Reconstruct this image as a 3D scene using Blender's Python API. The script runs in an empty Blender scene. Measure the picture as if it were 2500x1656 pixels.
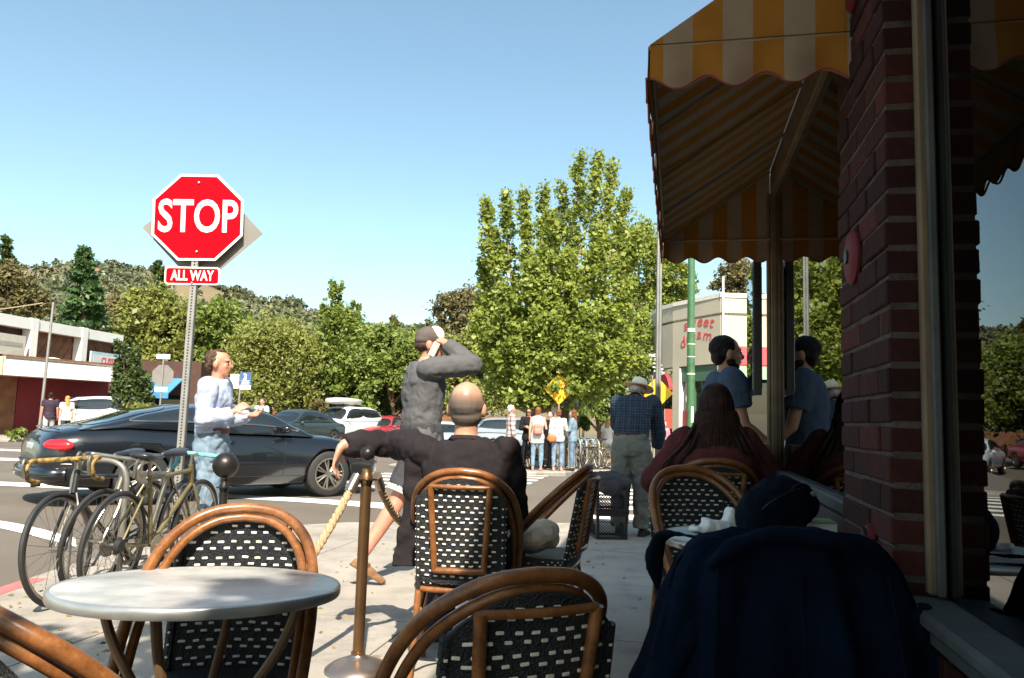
import bpy, bmesh, math, random
import numpy as np
from mathutils import Vector, Matrix, Quaternion, noise

# ---------------------------------------------------------------- scene, camera, light
SC = bpy.context.scene
COL = SC.collection
R = math.radians
FPX, CX, CY = 1900.0, 1250.0, 828.0          # focal length and centre, in pixels of the 2500 x 1656 photograph
EYE = 1.2
PITCH, ROLL = math.atan(197.0 / FPX), R(1.7)
CAM_M = Matrix.Rotation(R(90) + PITCH, 3, 'X') @ Matrix.Rotation(ROLL, 3, 'Z')

cam_d = bpy.data.cameras.new('camera')
cam = bpy.data.objects.new('camera', cam_d)
COL.objects.link(cam)
cam_d.sensor_width = 36.0
cam_d.lens = 36.0 * FPX / 2500.0
cam_d.clip_start, cam_d.clip_end = 0.05, 3000
cam.location = (0, 0, EYE)
cam.rotation_euler = CAM_M.to_euler()
SC.camera = cam

SUN_V = Vector((0.13, -0.90, 1.0)).normalized()        # towards the sun: behind the photographer, fairly high
world = bpy.data.worlds.new('World')
SC.world = world
world.use_nodes = True
wn = world.node_tree.nodes
sky = wn.new('ShaderNodeTexSky')
sky.sky_type = 'NISHITA'
sky.sun_disc = False
sky.sun_elevation = math.asin(SUN_V.z)
sky.sun_rotation = math.atan2(SUN_V.x, SUN_V.y)
sky.air_density, sky.dust_density, sky.ozone_density = 1.0, 1.6, 3.0
bg = wn['Background']
bg.inputs['Strength'].default_value = 0.125
tint = wn.new('ShaderNodeVectorMath'); tint.operation = 'MULTIPLY'       # the film's warmer balance for the whole sky
tint.inputs[1].default_value = (0.98, 1.0, 0.82)
world.node_tree.links.new(sky.outputs[0], tint.inputs[0])
world.node_tree.links.new(tint.outputs[0], bg.inputs[0])

sun_d = bpy.data.lights.new('sun', 'SUN')
sun_d.energy, sun_d.angle, sun_d.color = 4.5, R(0.55), (1.0, 0.915, 0.79)
sun = bpy.data.objects.new('sun', sun_d)
COL.objects.link(sun)
sun.rotation_euler = (-SUN_V).to_track_quat('-Z', 'Y').to_euler()
sun.location = SUN_V * 60

SC.view_settings.view_transform = 'Standard'
SC.view_settings.look = 'None'
SC.view_settings.exposure = 1.25
SC.view_settings.gamma = 1.0
SC.render.engine = 'CYCLES'
SC.cycles.use_denoising = True
SC.cycles.max_bounces = 7
SC.cycles.transparent_max_bounces = 12
SC.cycles.sample_clamp_indirect = 6

# ---------------------------------------------------------------- helpers
rnd = random.Random(11)
def rs(seed): return random.Random(seed)

def at(px, py, Y):
    """world point seen at a pixel of the photograph, at distance Y in front of the photographer"""
    d = CAM_M @ Vector(((px - CX) / FPX, -(py - CY) / FPX, -1.0))
    return Vector((d.x / d.y * Y, Y, EYE + d.z / d.y * Y))
def gp(px, py, z=0.0):
    d = CAM_M @ Vector(((px - CX) / FPX, -(py - CY) / FPX, -1.0))
    t = (z - EYE) / d.z
    return Vector((d.x * t, d.y * t, z))

def smooth01(a, b, x):
    t = min(1.0, max(0.0, (x - a) / (b - a)))
    return t * t * (3 - 2 * t)

def tag(o, label=None, cat=None, group=None, kind=None):
    if label: o['label'] = label
    if cat: o['category'] = cat
    if group: o['group'] = group
    if kind: o['kind'] = kind
    return o

def empty(name, loc=(0, 0, 0), rz=0.0, label=None, cat=None, group=None):
    o = bpy.data.objects.new(name, None)
    COL.objects.link(o)
    o.location = loc
    o.rotation_euler = (0, 0, rz)
    o.empty_display_size = 0.1
    return tag(o, label, cat, group)

def mesh_obj(name, me, mat=None, parent=None):
    o = bpy.data.objects.new(name, me)
    COL.objects.link(o)
    if mat is not None:
        for m in (mat if isinstance(mat, (list, tuple)) else [mat]):
            me.materials.append(m)
    if parent is not None:
        o.parent = parent
    return o

def copy_tree(o, parent=None):
    c = o.copy()
    COL.objects.link(c)
    c.parent = parent
    for ch in list(o.children):
        copy_tree(ch, c)
    return c

def frame(d, up=Vector((0, 0, 1))):
    """right, forward, up-ish vectors for a direction"""
    d = Vector(d).normalized()
    s = d.cross(up)
    if s.length < 1e-4:
        s = d.cross(Vector((0, 1, 0)))
    s.normalize()
    return s, d, s.cross(d).normalized()

def catmull(pts, n=8, closed=False):
    P = [Vector(p) for p in pts]
    out = []
    m = len(P)
    rng = range(m if closed else m - 1)
    for i in rng:
        if closed:
            a, b, c, d = P[(i - 1) % m], P[i], P[(i + 1) % m], P[(i + 2) % m]
        else:
            b, c = P[i], P[i + 1]
            a = P[i - 1] if i > 0 else b * 2 - c
            d = P[i + 2] if i + 2 < m else c * 2 - b
        for k in range(n):
            t = k / n
            out.append(0.5 * ((2 * b) + (c - a) * t + (2 * a - 5 * b + 4 * c - d) * t * t + (3 * b - a - 3 * c + d) * t ** 3))
    if not closed:
        out.append(P[-1].copy())
    return out

class MB:
    """collects shapes and links them as one mesh object"""
    def __init__(self):
        self.v, self.f, self.m = [], [], []
    def add(self, verts, faces, mi=0):
        b = len(self.v)
        self.v.extend([tuple(v) for v in verts])
        self.f.extend([tuple(i + b for i in f) for f in faces])
        self.m.extend([mi] * len(faces))
        return self
    def box(self, c, s, rot=None, mi=0):
        c = Vector(c)
        vs = []
        for x in (-.5, .5):
            for y in (-.5, .5):
                for z in (-.5, .5):
                    p = Vector((x * s[0], y * s[1], z * s[2]))
                    if rot is not None: p = rot @ p
                    vs.append(c + p)
        return self.add(vs, [(0, 1, 3, 2), (4, 6, 7, 5), (0, 4, 5, 1), (2, 3, 7, 6), (0, 2, 6, 4), (1, 5, 7, 3)], mi)
    def bbox(self, c, s, b, rot=None, mi=0):
        """box with chamfered edges"""
        c = Vector(c)
        hx, hy, hz = s[0] / 2, s[1] / 2, s[2] / 2
        b = min(b, hx * .9, hy * .9, hz * .9)
        vs, idx = [], {}
        for sx in (-1, 1):
            for sy in (-1, 1):
                for sz in (-1, 1):
                    for ax in range(3):
                        p = [sx * (hx - b), sy * (hy - b), sz * (hz - b)]
                        p[ax] = (sx * hx, sy * hy, sz * hz)[ax]
                        q = Vector(p)
                        if rot is not None: q = rot @ q
                        idx[(sx, sy, sz, ax)] = len(vs)
                        vs.append(c + q)
        fs = []
        for ax in range(3):
            o1, o2 = [(1, 2), (2, 0), (0, 1)][ax]
            for s_ in (-1, 1):
                q = []
                for a, b_ in ((-1, -1), (1, -1), (1, 1), (-1, 1)):
                    k = [0, 0, 0]; k[ax] = s_; k[o1] = a; k[o2] = b_
                    q.append(idx[(k[0], k[1], k[2], ax)])
                fs.append(tuple(q if s_ > 0 else q[::-1]))
        for ax in range(3):
            o1, o2 = [(1, 2), (2, 0), (0, 1)][ax]
            for a in (-1, 1):
                for b_ in (-1, 1):
                    q = []
                    for e, fa in ((-1, o1), (1, o1), (1, o2), (-1, o2)):
                        k = [0, 0, 0]; k[ax] = e; k[o1] = a; k[o2] = b_
                        q.append(idx[(k[0], k[1], k[2], fa)])
                    fs.append(tuple(q if a * b_ < 0 else q[::-1]))
        for sx in (-1, 1):
            for sy in (-1, 1):
                for sz in (-1, 1):
                    q = [idx[(sx, sy, sz, a)] for a in range(3)]
                    fs.append(tuple(q if sx * sy * sz > 0 else q[::-1]))
        return self.add(vs, fs, mi)
    def tube(self, pts, r, n=8, closed=False, cap=True, mi=0, flat=1.0):
        P = [Vector(p) for p in pts]
        m = len(P)
        rr = r if isinstance(r, (list, tuple)) else [r] * m
        vs, fs = [], []
        prev = None
        for i, p in enumerate(P):
            if closed:
                d = P[(i + 1) % m] - P[i - 1]
            else:
                d = P[min(i + 1, m - 1)] - P[max(i - 1, 0)]
            if d.length < 1e-9: d = Vector((0, 0, 1))
            d.normalize()
            if prev is None:
                a = d.cross(Vector((0, 0, 1)))
                if a.length < 1e-3: a = d.cross(Vector((0, 1, 0)))
            else:
                a = prev - d * prev.dot(d)
                if a.length < 1e-5: a = d.cross(Vector((0, 1, 0)))
            a.normalize(); prev = a
            b = d.cross(a)
            for k in range(n):
                t = 2 * math.pi * k / n
                vs.append(p + a * (math.cos(t) * rr[i]) + b * (math.sin(t) * rr[i] * flat))
        for i in range(m if closed else m - 1):
            j = (i + 1) % m
            for k in range(n):
                l = (k + 1) % n
                fs.append((i * n + k, i * n + l, j * n + l, j * n + k))
        if cap and not closed:
            fs.append(tuple(range(n - 1, -1, -1)))
            fs.append(tuple((m - 1) * n + k for k in range(n)))
        return self.add(vs, fs, mi)
    def cyl(self, p0, p1, r0, r1=None, n=12, mi=0):
        return self.tube([p0, p1], [r0, r0 if r1 is None else r1], n, mi=mi)
    def loft(self, rings, mi=0, cap=True):
        """rings: list of lists of points, same length, closed round"""
        n = len(rings[0])
        vs = [p for r_ in rings for p in r_]
        fs = []
        for i in range(len(rings) - 1):
            for k in range(n):
                l = (k + 1) % n
                fs.append((i * n + k, i * n + l, (i + 1) * n + l, (i + 1) * n + k))
        if cap:
            fs.append(tuple(range(n - 1, -1, -1)))
            fs.append(tuple((len(rings) - 1) * n + k for k in range(n)))
        return self.add(vs, fs, mi)
    def lathe(self, prof, c=(0, 0, 0), n=24, axis=None, mi=0):
        c = Vector(c)
        M = Matrix.Identity(3) if axis is None else Vector(axis).to_track_quat('Z', 'Y').to_matrix()
        rings = [[c + M @ Vector((r_ * math.cos(2 * math.pi * k / n), r_ * math.sin(2 * math.pi * k / n), z)) for k in range(n)] for r_, z in prof]
        return self.loft(rings, mi, cap=(prof[0][0] < 1e-4 and prof[-1][0] < 1e-4))
    def ell(self, c, rad, rot=None, nu=16, nv=10, mi=0):
        c = Vector(c)
        vs, fs = [], []
        def tr(p):
            p = Vector((p[0] * rad[0], p[1] * rad[1], p[2] * rad[2]))
            return c + (rot @ p if rot is not None else p)
        vs.append(tr((0, 0, -1)))
        for j in range(1, nv):
            ph = -math.pi / 2 + math.pi * j / nv
            for k in range(nu):
                t = 2 * math.pi * k / nu
                vs.append(tr((math.cos(ph) * math.cos(t), math.cos(ph) * math.sin(t), math.sin(ph))))
        vs.append(tr((0, 0, 1)))
        for k in range(nu):
            l = (k + 1) % nu
            fs.append((0, 1 + l, 1 + k))
            for j in range(nv - 2):
                a = 1 + j * nu
                fs.append((a + k, a + l, a + nu + l, a + nu + k))
            fs.append((1 + (nv - 2) * nu + k, 1 + (nv - 2) * nu + l, len(vs) - 1))
        return self.add(vs, fs, mi)
    def torus(self, c, axis, R_, r_, n=48, m=8, mi=0):
        s, d, u = frame(axis)
        c = Vector(c)
        return self.tube([c + s * (R_ * math.cos(2 * math.pi * k / n)) + u * (R_ * math.sin(2 * math.pi * k / n)) for k in range(n)], r_, m, closed=True, mi=mi)
    def prism(self, poly, vec, mi=0):
        """a flat outline pushed along a vector"""
        n = len(poly)
        vec = Vector(vec)
        a = [Vector(p) for p in poly]
        vs = a + [p + vec for p in a]
        fs = [tuple(range(n - 1, -1, -1)), tuple(range(n, 2 * n))]
        fs += [(k, (k + 1) % n, n + (k + 1) % n, n + k) for k in range(n)]
        return self.add(vs, fs, mi)
    def grid(self, fn, nu, nv, mi=0):
        vs = [fn(i / nu, j / nv) for j in range(nv + 1) for i in range(nu + 1)]
        w = nu + 1
        fs = [(j * w + i, j * w + i + 1, (j + 1) * w + i + 1, (j + 1) * w + i) for j in range(nv) for i in range(nu)]
        return self.add(vs, fs, mi)
    def mesh(self, name='mesh', smooth=False, angle=40):
        me = bpy.data.meshes.new(name)
        me.from_pydata(self.v, [], self.f)
        me.validate(verbose=False)
        if len(me.polygons) == len(self.m):
            me.polygons.foreach_set('material_index', self.m)
        if smooth:
            me.polygons.foreach_set('use_smooth', [True] * len(me.polygons))
            if angle < 180: me.set_sharp_from_angle(angle=R(angle))
        me.update()
        return me
    def build(self, name, mat, parent=None, smooth=False, angle=40):
        return mesh_obj(name, self.mesh(name, smooth, angle), mat, parent)

# ---------------------------------------------------------------- materials
MATS = {}
def pmat(name, col, rough=0.6, metal=0.0, var=0.12, scale=6.0, bump=0.0, bscale=60.0, spec=0.5, coat=0.0, trans=0.0, col2=None, detail=4.0, sheen=0.0):
    if name in MATS: return MATS[name]
    m = bpy.data.materials.new(name)
    m.use_nodes = True
    nt = m.node_tree
    b = nt.nodes['Principled BSDF']
    b.inputs['Roughness'].default_value = rough
    b.inputs['Metallic'].default_value = metal
    b.inputs['Specular IOR Level'].default_value = spec
    if coat: b.inputs['Coat Weight'].default_value = coat; b.inputs['Coat Roughness'].default_value = 0.03
    if sheen: b.inputs['Sheen Weight'].default_value = sheen
    tc = nt.nodes.new('ShaderNodeTexCoord')
    if var > 0 or col2 is not None:
        nz = nt.nodes.new('ShaderNodeTexNoise')
        nz.inputs['Scale'].default_value = scale
        nz.inputs['Detail'].default_value = detail
        nt.links.new(tc.outputs['Object'], nz.inputs['Vector'])
        ramp = nt.nodes.new('ShaderNodeMapRange')
        ramp.inputs['From Min'].default_value = 0.3
        ramp.inputs['From Max'].default_value = 0.7
        nt.links.new(nz.outputs['Fac'], ramp.inputs['Value'])
        mx = nt.nodes.new('ShaderNodeMix')
        mx.data_type = 'RGBA'
        c1 = [max(0, c * (1 - var)) for c in col[:3]]
        c2 = col2 if col2 is not None else [min(1, c * (1 + var)) for c in col[:3]]
        mx.inputs[6].default_value = (*c1, 1)
        mx.inputs[7].default_value = (*c2[:3], 1)
        nt.links.new(ramp.outputs[0], mx.inputs[0])
        nt.links.new(mx.outputs[2], b.inputs['Base Color'])
    else:
        b.inputs['Base Color'].default_value = (*col[:3], 1)
    if bump:
        n2 = nt.nodes.new('ShaderNodeTexNoise')
        n2.inputs['Scale'].default_value = bscale
        n2.inputs['Detail'].default_value = 5
        nt.links.new(tc.outputs['Object'], n2.inputs['Vector'])
        bp = nt.nodes.new('ShaderNodeBump')
        bp.inputs['Strength'].default_value = bump
        bp.inputs['Distance'].default_value = 0.02
        nt.links.new(n2.outputs['Fac'], bp.inputs['Height'])
        nt.links.new(bp.outputs[0], b.inputs['Normal'])
    if trans:
        t = nt.nodes.new('ShaderNodeBsdfTranslucent')
        ms = nt.nodes.new('ShaderNodeMixShader')
        ms.inputs[0].default_value = trans
        if var > 0 or col2 is not None: nt.links.new(mx.outputs[2], t.inputs['Color'])
        else: t.inputs['Color'].default_value = (*col[:3], 1)
        out = nt.nodes['Material Output']
        nt.links.new(b.outputs[0], ms.inputs[1])
        nt.links.new(t.outputs[0], ms.inputs[2])
        nt.links.new(ms.outputs[0], out.inputs['Surface'])
    MATS[name] = m
    return m

def leafmat(name, c1, c2, scale=0.6, trans=0.35, rough=0.45):
    """leaves: colour varies from clump to clump and leaf to leaf"""
    m = bpy.data.materials.new(name)
    m.use_nodes = True
    nt = m.node_tree
    b = nt.nodes['Principled BSDF']
    b.inputs['Roughness'].default_value = rough
    b.inputs['Specular IOR Level'].default_value = 0.35
    geo = nt.nodes.new('ShaderNodeNewGeometry')
    tc = nt.nodes.new('ShaderNodeTexCoord')
    nz = nt.nodes.new('ShaderNodeTexNoise')
    nz.inputs['Scale'].default_value = scale
    nz.inputs['Detail'].default_value = 3
    nt.links.new(tc.outputs['Object'], nz.inputs['Vector'])
    add = nt.nodes.new('ShaderNodeMath'); add.operation = 'MULTIPLY_ADD'
    add.inputs[1].default_value = 0.6
    nt.links.new(geo.outputs['Random Per Island'], add.inputs[0])
    sub = nt.nodes.new('ShaderNodeMath'); sub.operation = 'SUBTRACT'
    nt.links.new(nz.outputs['Fac'], sub.inputs[0]); sub.inputs[1].default_value = 0.28
    nt.links.new(sub.outputs[0], add.inputs[2])
    mx = nt.nodes.new('ShaderNodeMix'); mx.data_type = 'RGBA'
    mx.inputs[6].default_value = (*c1, 1); mx.inputs[7].default_value = (*c2, 1)
    nt.links.new(add.outputs[0], mx.inputs[0])
    nt.links.new(mx.outputs[2], b.inputs['Base Color'])
    t = nt.nodes.new('ShaderNodeBsdfTranslucent')
    nt.links.new(mx.outputs[2], t.inputs['Color'])
    ms = nt.nodes.new('ShaderNodeMixShader'); ms.inputs[0].default_value = trans
    nt.links.new(b.outputs[0], ms.inputs[1]); nt.links.new(t.outputs[0], ms.inputs[2])
    nt.links.new(ms.outputs[0], nt.nodes['Material Output'].inputs['Surface'])
    return m

def stripemat(name, colA, colB, width, axis=0, phase=0.0, trans=0.0, rough=0.8, plaid=None):
    """two-colour stripes along an object axis; plaid adds the crossing stripes"""
    m = bpy.data.materials.new(name)
    m.use_nodes = True
    nt = m.node_tree
    b = nt.nodes['Principled BSDF']
    b.inputs['Roughness'].default_value = rough
    b.inputs['Specular IOR Level'].default_value = 0.2
    tc = nt.nodes.new('ShaderNodeTexCoord')
    sep = nt.nodes.new('ShaderNodeSeparateXYZ')
    nt.links.new(tc.outputs['Object'], sep.inputs[0])
    def bands(ax, w, ph, duty=0.5):
        a = nt.nodes.new('ShaderNodeMath'); a.operation = 'MULTIPLY_ADD'
        nt.links.new(sep.outputs[ax], a.inputs[0]); a.inputs[1].default_value = 1.0 / (2 * w); a.inputs[2].default_value = ph
        fr = nt.nodes.new('ShaderNodeMath'); fr.operation = 'FRACT'
        nt.links.new(a.outputs[0], fr.inputs[0])
        g = nt.nodes.new('ShaderNodeMath'); g.operation = 'GREATER_THAN'; g.inputs[1].default_value = duty
        nt.links.new(fr.outputs[0], g.inputs[0])
        return g
    def mixc(f, A, B):
        mx = nt.nodes.new('ShaderNodeMix'); mx.data_type = 'RGBA'
        nt.links.new(f, mx.inputs[0])
        for i, c in ((6, A), (7, B)):
            if isinstance(c, (tuple, list)): mx.inputs[i].default_value = (*c[:3], 1)
            else: nt.links.new(c, mx.inputs[i])
        return mx.outputs[2]
    out = mixc(bands(axis, width, phase).outputs[0], colA, colB)
    if plaid:
        for (ax, w, ph, duty, c, k) in plaid:
            g = bands(ax, w, ph, duty)
            mu = nt.nodes.new('ShaderNodeMath'); mu.operation = 'MULTIPLY'; mu.inputs[1].default_value = k
            nt.links.new(g.outputs[0], mu.inputs[0])
            out = mixc(mu.outputs[0], out, c)
    nz = nt.nodes.new('ShaderNodeTexNoise'); nz.inputs['Scale'].default_value = 9; nz.inputs['Detail'].default_value = 4
    nt.links.new(tc.outputs['Object'], nz.inputs['Vector'])
    mr = nt.nodes.new('ShaderNodeMapRange'); mr.inputs['To Min'].default_value = 0.66; mr.inputs['To Max'].default_value = 1.12
    nt.links.new(nz.outputs['Fac'], mr.inputs['Value'])
    vm = nt.nodes.new('ShaderNodeVectorMath'); vm.operation = 'SCALE'
    nt.links.new(out, vm.inputs[0]); nt.links.new(mr.outputs[0], vm.inputs['Scale'])
    nt.links.new(vm.outputs[0], b.inputs['Base Color'])
    if trans:
        t = nt.nodes.new('ShaderNodeBsdfTranslucent')
        nt.links.new(vm.outputs[0], t.inputs['Color'])
        ms = nt.nodes.new('ShaderNodeMixShader'); ms.inputs[0].default_value = trans
        nt.links.new(b.outputs[0], ms.inputs[1]); nt.links.new(t.outputs[0], ms.inputs[2])
        nt.links.new(ms.outputs[0], nt.nodes['Material Output'].inputs['Surface'])
    return m

def glassmat(name, tint=(0.02, 0.025, 0.03), boost=0.0, see=0.5):
    """window glass: clear pane with mirror reflections that grow at a glancing angle"""
    m = bpy.data.materials.new(name)
    m.use_nodes = True
    nt = m.node_tree
    nt.nodes.remove(nt.nodes['Principled BSDF'])
    fr = nt.nodes.new('ShaderNodeFresnel'); fr.inputs['IOR'].default_value = 1.5 + boost
    gl = nt.nodes.new('ShaderNodeBsdfGlossy'); gl.inputs['Roughness'].default_value = 0.0
    gl.inputs['Color'].default_value = (0.95, 0.97, 0.97, 1)
    tr = nt.nodes.new('ShaderNodeBsdfTransparent'); tr.inputs['Color'].default_value = (see, see * 1.03, see * 1.02, 1)
    ms = nt.nodes.new('ShaderNodeMixShader')
    nt.links.new(fr.outputs[0], ms.inputs[0]); nt.links.new(tr.outputs[0], ms.inputs[1]); nt.links.new(gl.outputs[0], ms.inputs[2])
    nt.links.new(ms.outputs[0], nt.nodes['Material Output'].inputs['Surface'])
    return m

def text_obj(name, body, size, mat, parent=None, loc=(0, 0, 0), rot=(0, 0, 0), extrude=0.001, bold=0.0, sx=1.0, align='CENTER', shear=0.0):
    c = bpy.data.curves.new(name, 'FONT')
    c.body = body
    c.size = size
    c.extrude = extrude
    c.offset = bold
    c.shear = shear
    c.align_x = align
    c.align_y = 'CENTER'
    c.resolution_u = 4
    o = bpy.data.objects.new(name, c)
    COL.objects.link(o)
    c.materials.append(mat)
    o.location, o.rotation_euler = loc, rot
    o.scale = (sx, 1, 1)
    if parent is not None: o.parent = parent
    return o

BAKE = []           # objects whose modifiers are applied once, at the end
def soft(mb, name, mat, parent, voxel=0.012, smooth_it=6, wrinkle=0.0, wscale=0.12, fac=0.5, wr2=0.0, ws2=0.04, zclip=None):
    """one continuous surface grown round the collected volumes"""
    o = mb.build(name, mat, parent)
    r = o.modifiers.new('remesh', 'REMESH'); r.mode = 'VOXEL'; r.voxel_size = voxel; r.use_smooth_shade = True
    s = o.modifiers.new('smooth', 'SMOOTH'); s.factor = fac; s.iterations = smooth_it
    for k, (w, sc) in enumerate(((wrinkle, wscale), (wr2, ws2))):
        if w:
            key = 'folds%d_%.3f' % (k, sc)
            t = bpy.data.textures.get(key)
            if t is None:
                if k == 0:
                    t = bpy.data.textures.new(key, 'CLOUDS'); t.noise_scale = sc; t.noise_depth = 2
                else:                                    # creases: distorted bands
                    t = bpy.data.textures.new(key, 'MARBLE'); t.noise_scale = sc; t.turbulence = 9; t.noise_depth = 2; t.marble_type = 'SHARP'
            d = o.modifiers.new('folds', 'DISPLACE'); d.texture = t; d.texture_coords = 'LOCAL'; d.strength = w; d.mid_level = 0.5
    BAKE.append(o)
    return o

def bake_all():
    dg = bpy.context.evaluated_depsgraph_get()
    dg.update()
    done = []
    for o in BAKE:
        me = bpy.data.meshes.new_from_object(o.evaluated_get(dg))
        me.polygons.foreach_set('use_smooth', [True] * len(me.polygons))
        done.append((o, me))
    fonts = [(o, bpy.data.meshes.new_from_object(o.evaluated_get(dg))) for o in list(bpy.data.objects) if o.type == 'FONT']
    for o, me in fonts:
        nm, par, mat = o.name, o.parent, o.data.materials[0]
        loc, rot, sc = o.location.copy(), o.rotation_euler.copy(), o.scale.copy()
        bpy.data.objects.remove(o)
        if len(me.materials) == 0: me.materials.append(mat)
        if nm.startswith('lettering'):                       # one object per letter
            bm = bmesh.new(); bm.from_mesh(me)
            left = set(bm.verts)
            isl = []
            while left:
                st_ = [left.pop()]; grp = set(st_)
                while st_:
                    v_ = st_.pop()
                    for e_ in v_.link_edges:
                        q_ = e_.other_vert(v_)
                        if q_ in left: left.discard(q_); grp.add(q_); st_.append(q_)
                isl.append(grp)
            isl.sort(key=lambda g_: min(v_.co.x for v_ in g_))
            for grp in isl:
                mp, fs_, vs_ = {}, [], []
                for f_ in bm.faces:
                    if f_.verts[0] in grp:
                        for v_ in f_.verts:
                            if v_ not in mp: mp[v_] = len(vs_); vs_.append(tuple(v_.co))
                        fs_.append([mp[v_] for v_ in f_.verts])
                if not fs_: continue
                m2 = bpy.data.meshes.new('letter'); m2.from_pydata(vs_, [], fs_); m2.materials.append(mat)
                n_ = mesh_obj('letter', m2, None, par)
                n_.location, n_.rotation_euler, n_.scale = loc, rot, sc
            bm.free(); bpy.data.meshes.remove(me)
            continue
        n_ = mesh_obj(nm, me, None, par)
        n_.location, n_.rotation_euler, n_.scale = loc, rot, sc
    for o, me in done:
        o.modifiers.clear()
        old = o.data
        mats = [m for m in old.materials]
        o.data = me
        if len(me.materials) == 0:
            for m in mats: me.materials.append(m)
        bpy.data.meshes.remove(old)
# ---------------------------------------------------------------- the setting: ground, road, pavements, hills
def clip_poly(poly, cell):
    """Sutherland-Hodgman: poly clipped by a convex cell (counter-clockwise)"""
    out = poly
    for i in range(len(cell)):
        a, b = cell[i], cell[(i + 1) % len(cell)]
        inp, out = out, []
        if not inp: break
        def side(p): return (b[0] - a[0]) * (p[1] - a[1]) - (b[1] - a[1]) * (p[0] - a[0])
        for k in range(len(inp)):
            p, q = inp[k], inp[(k + 1) % len(inp)]
            sp, sq = side(p), side(q)
            if sp >= 0: out.append(p)
            if (sp >= 0) != (sq >= 0):
                t = sp / (sp - sq)
                out.append((p[0] + (q[0] - p[0]) * t, p[1] + (q[1] - p[1]) * t))
    return out

def slope(x, y):
    return -0.03 * min(13.0, max(0.0, y - 17.0)) * smooth01(-10, -3, x)

KERB_NEAR = [(-3.35, -14), (-3.35, 6.2), (-3.2, 7.3), (-2.7, 8.3), (-1.8, 8.95), (-0.6, 9.2), (1.2, 9.55), (6, 10.2), (22, 12.4)]
KERB_FAR = [(-3.4, 70), (-3.4, 22.4), (-2.7, 20.6), (-1.2, 19.7), (0.7, 19.6), (1.5, 20.6), (1.9, 21.8), (2.9, 22.7), (9, 23.6), (40, 27.5)][::-1]
KERB_LEFT = [(-60, 24.2), (-17.5, 27.6), (-15.6, 29.0), (-15.0, 31), (-15.0, 70)][::-1]

def poly_dist(px, py, line):
    best = np.full(px.shape, 1e9)
    for (x0, y0), (x1, y1) in zip(line[:-1], line[1:]):
        dx, dy = x1 - x0, y1 - y0
        L = dx * dx + dy * dy
        t = np.clip(((px - x0) * dx + (py - y0) * dy) / L, 0, 1)
        best = np.minimum(best, np.hypot(px - (x0 + t * dx), py - (y0 + t * dy)))
    return best

def inside(x, y, poly):
    c = False
    for i in range(len(poly)):
        x0, y0 = poly[i]; x1, y1 = poly[i - 1]
        if (y0 > y) != (y1 > y) and x < (x1 - x0) * (y - y0) / (y1 - y0) + x0: c = not c
    return c

NEAR_POLY = KERB_NEAR + [(22, -14)]
FAR_POLY = KERB_FAR + [(40, 70)]
LEFT_POLY = KERB_LEFT + [(-60, 70)]

def road_z(x, y):
    d = min(float(poly_dist(np.array([x]), np.array([y]), L)[0]) for L in (KERB_NEAR, KERB_FAR, KERB_LEFT))
    ins = inside(x, y, NEAR_POLY) or inside(x, y, FAR_POLY) or inside(x, y, LEFT_POLY)
    return slope(x, y) + (-0.12 if ins else -0.12 + 0.11 * smooth01(0, 2.2, d))
def walk_z(x, y): return slope(x, y)

asphalt = pmat('asphalt', (0.125, 0.103, 0.080), 0.85, var=0.16, scale=0.7, bump=0.35, bscale=160, detail=8)
def concretemat():
    m_ = pmat('concrete', (0.315, 0.280, 0.235), 0.85, var=0.17, scale=0.9, bump=0.25, bscale=110, detail=10)
    nt = m_.node_tree; bs = nt.nodes['Principled BSDF']
    src = bs.inputs['Base Color'].links[0].from_socket
    tc = nt.nodes.new('ShaderNodeTexCoord')
    vo = nt.nodes.new('ShaderNodeTexVoronoi'); vo.inputs['Scale'].default_value = 3.1; nt.links.new(tc.outputs['Object'], vo.inputs['Vector'])
    lt = nt.nodes.new('ShaderNodeMapRange'); lt.inputs['From Min'].default_value = .05; lt.inputs['From Max'].default_value = .11; lt.inputs['To Min'].default_value = .62; lt.inputs['To Max'].default_value = 1.0
    nt.links.new(vo.outputs['Distance'], lt.inputs['Value'])
    n2 = nt.nodes.new('ShaderNodeTexNoise'); n2.inputs['Scale'].default_value = 3.0; n2.inputs['Detail'].default_value = 9; n2.inputs['Roughness'].default_value = .7; nt.links.new(tc.outputs['Object'], n2.inputs['Vector'])
    st_ = nt.nodes.new('ShaderNodeMapRange'); st_.inputs['From Min'].default_value = .36; st_.inputs['From Max'].default_value = .52; st_.inputs['To Min'].default_value = .72; st_.inputs['To Max'].default_value = 1.0
    nt.links.new(n2.outputs['Fac'], st_.inputs['Value'])
    mu = nt.nodes.new('ShaderNodeMath'); mu.operation = 'MULTIPLY'; nt.links.new(lt.outputs[0], mu.inputs[0]); nt.links.new(st_.outputs[0], mu.inputs[1])
    sc = nt.nodes.new('ShaderNodeVectorMath'); sc.operation = 'SCALE'; nt.links.new(src, sc.inputs[0]); nt.links.new(mu.outputs[0], sc.inputs['Scale'])
    nt.links.new(sc.outputs[0], bs.inputs['Base Color'])
    return m_
concrete = concretemat()
concrete_b = pmat('concrete_base', (0.16, 0.14, 0.12), 0.9, var=0.1)
white_paint = pmat('road_paint', (0.80, 0.78, 0.73), 0.7, var=0.10, scale=5, bump=0.15, bscale=150)
red_paint = pmat('kerb_red_paint', (0.60, 0.13, 0.12), 0.7, var=0.15, scale=7, bump=0.1)

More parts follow.
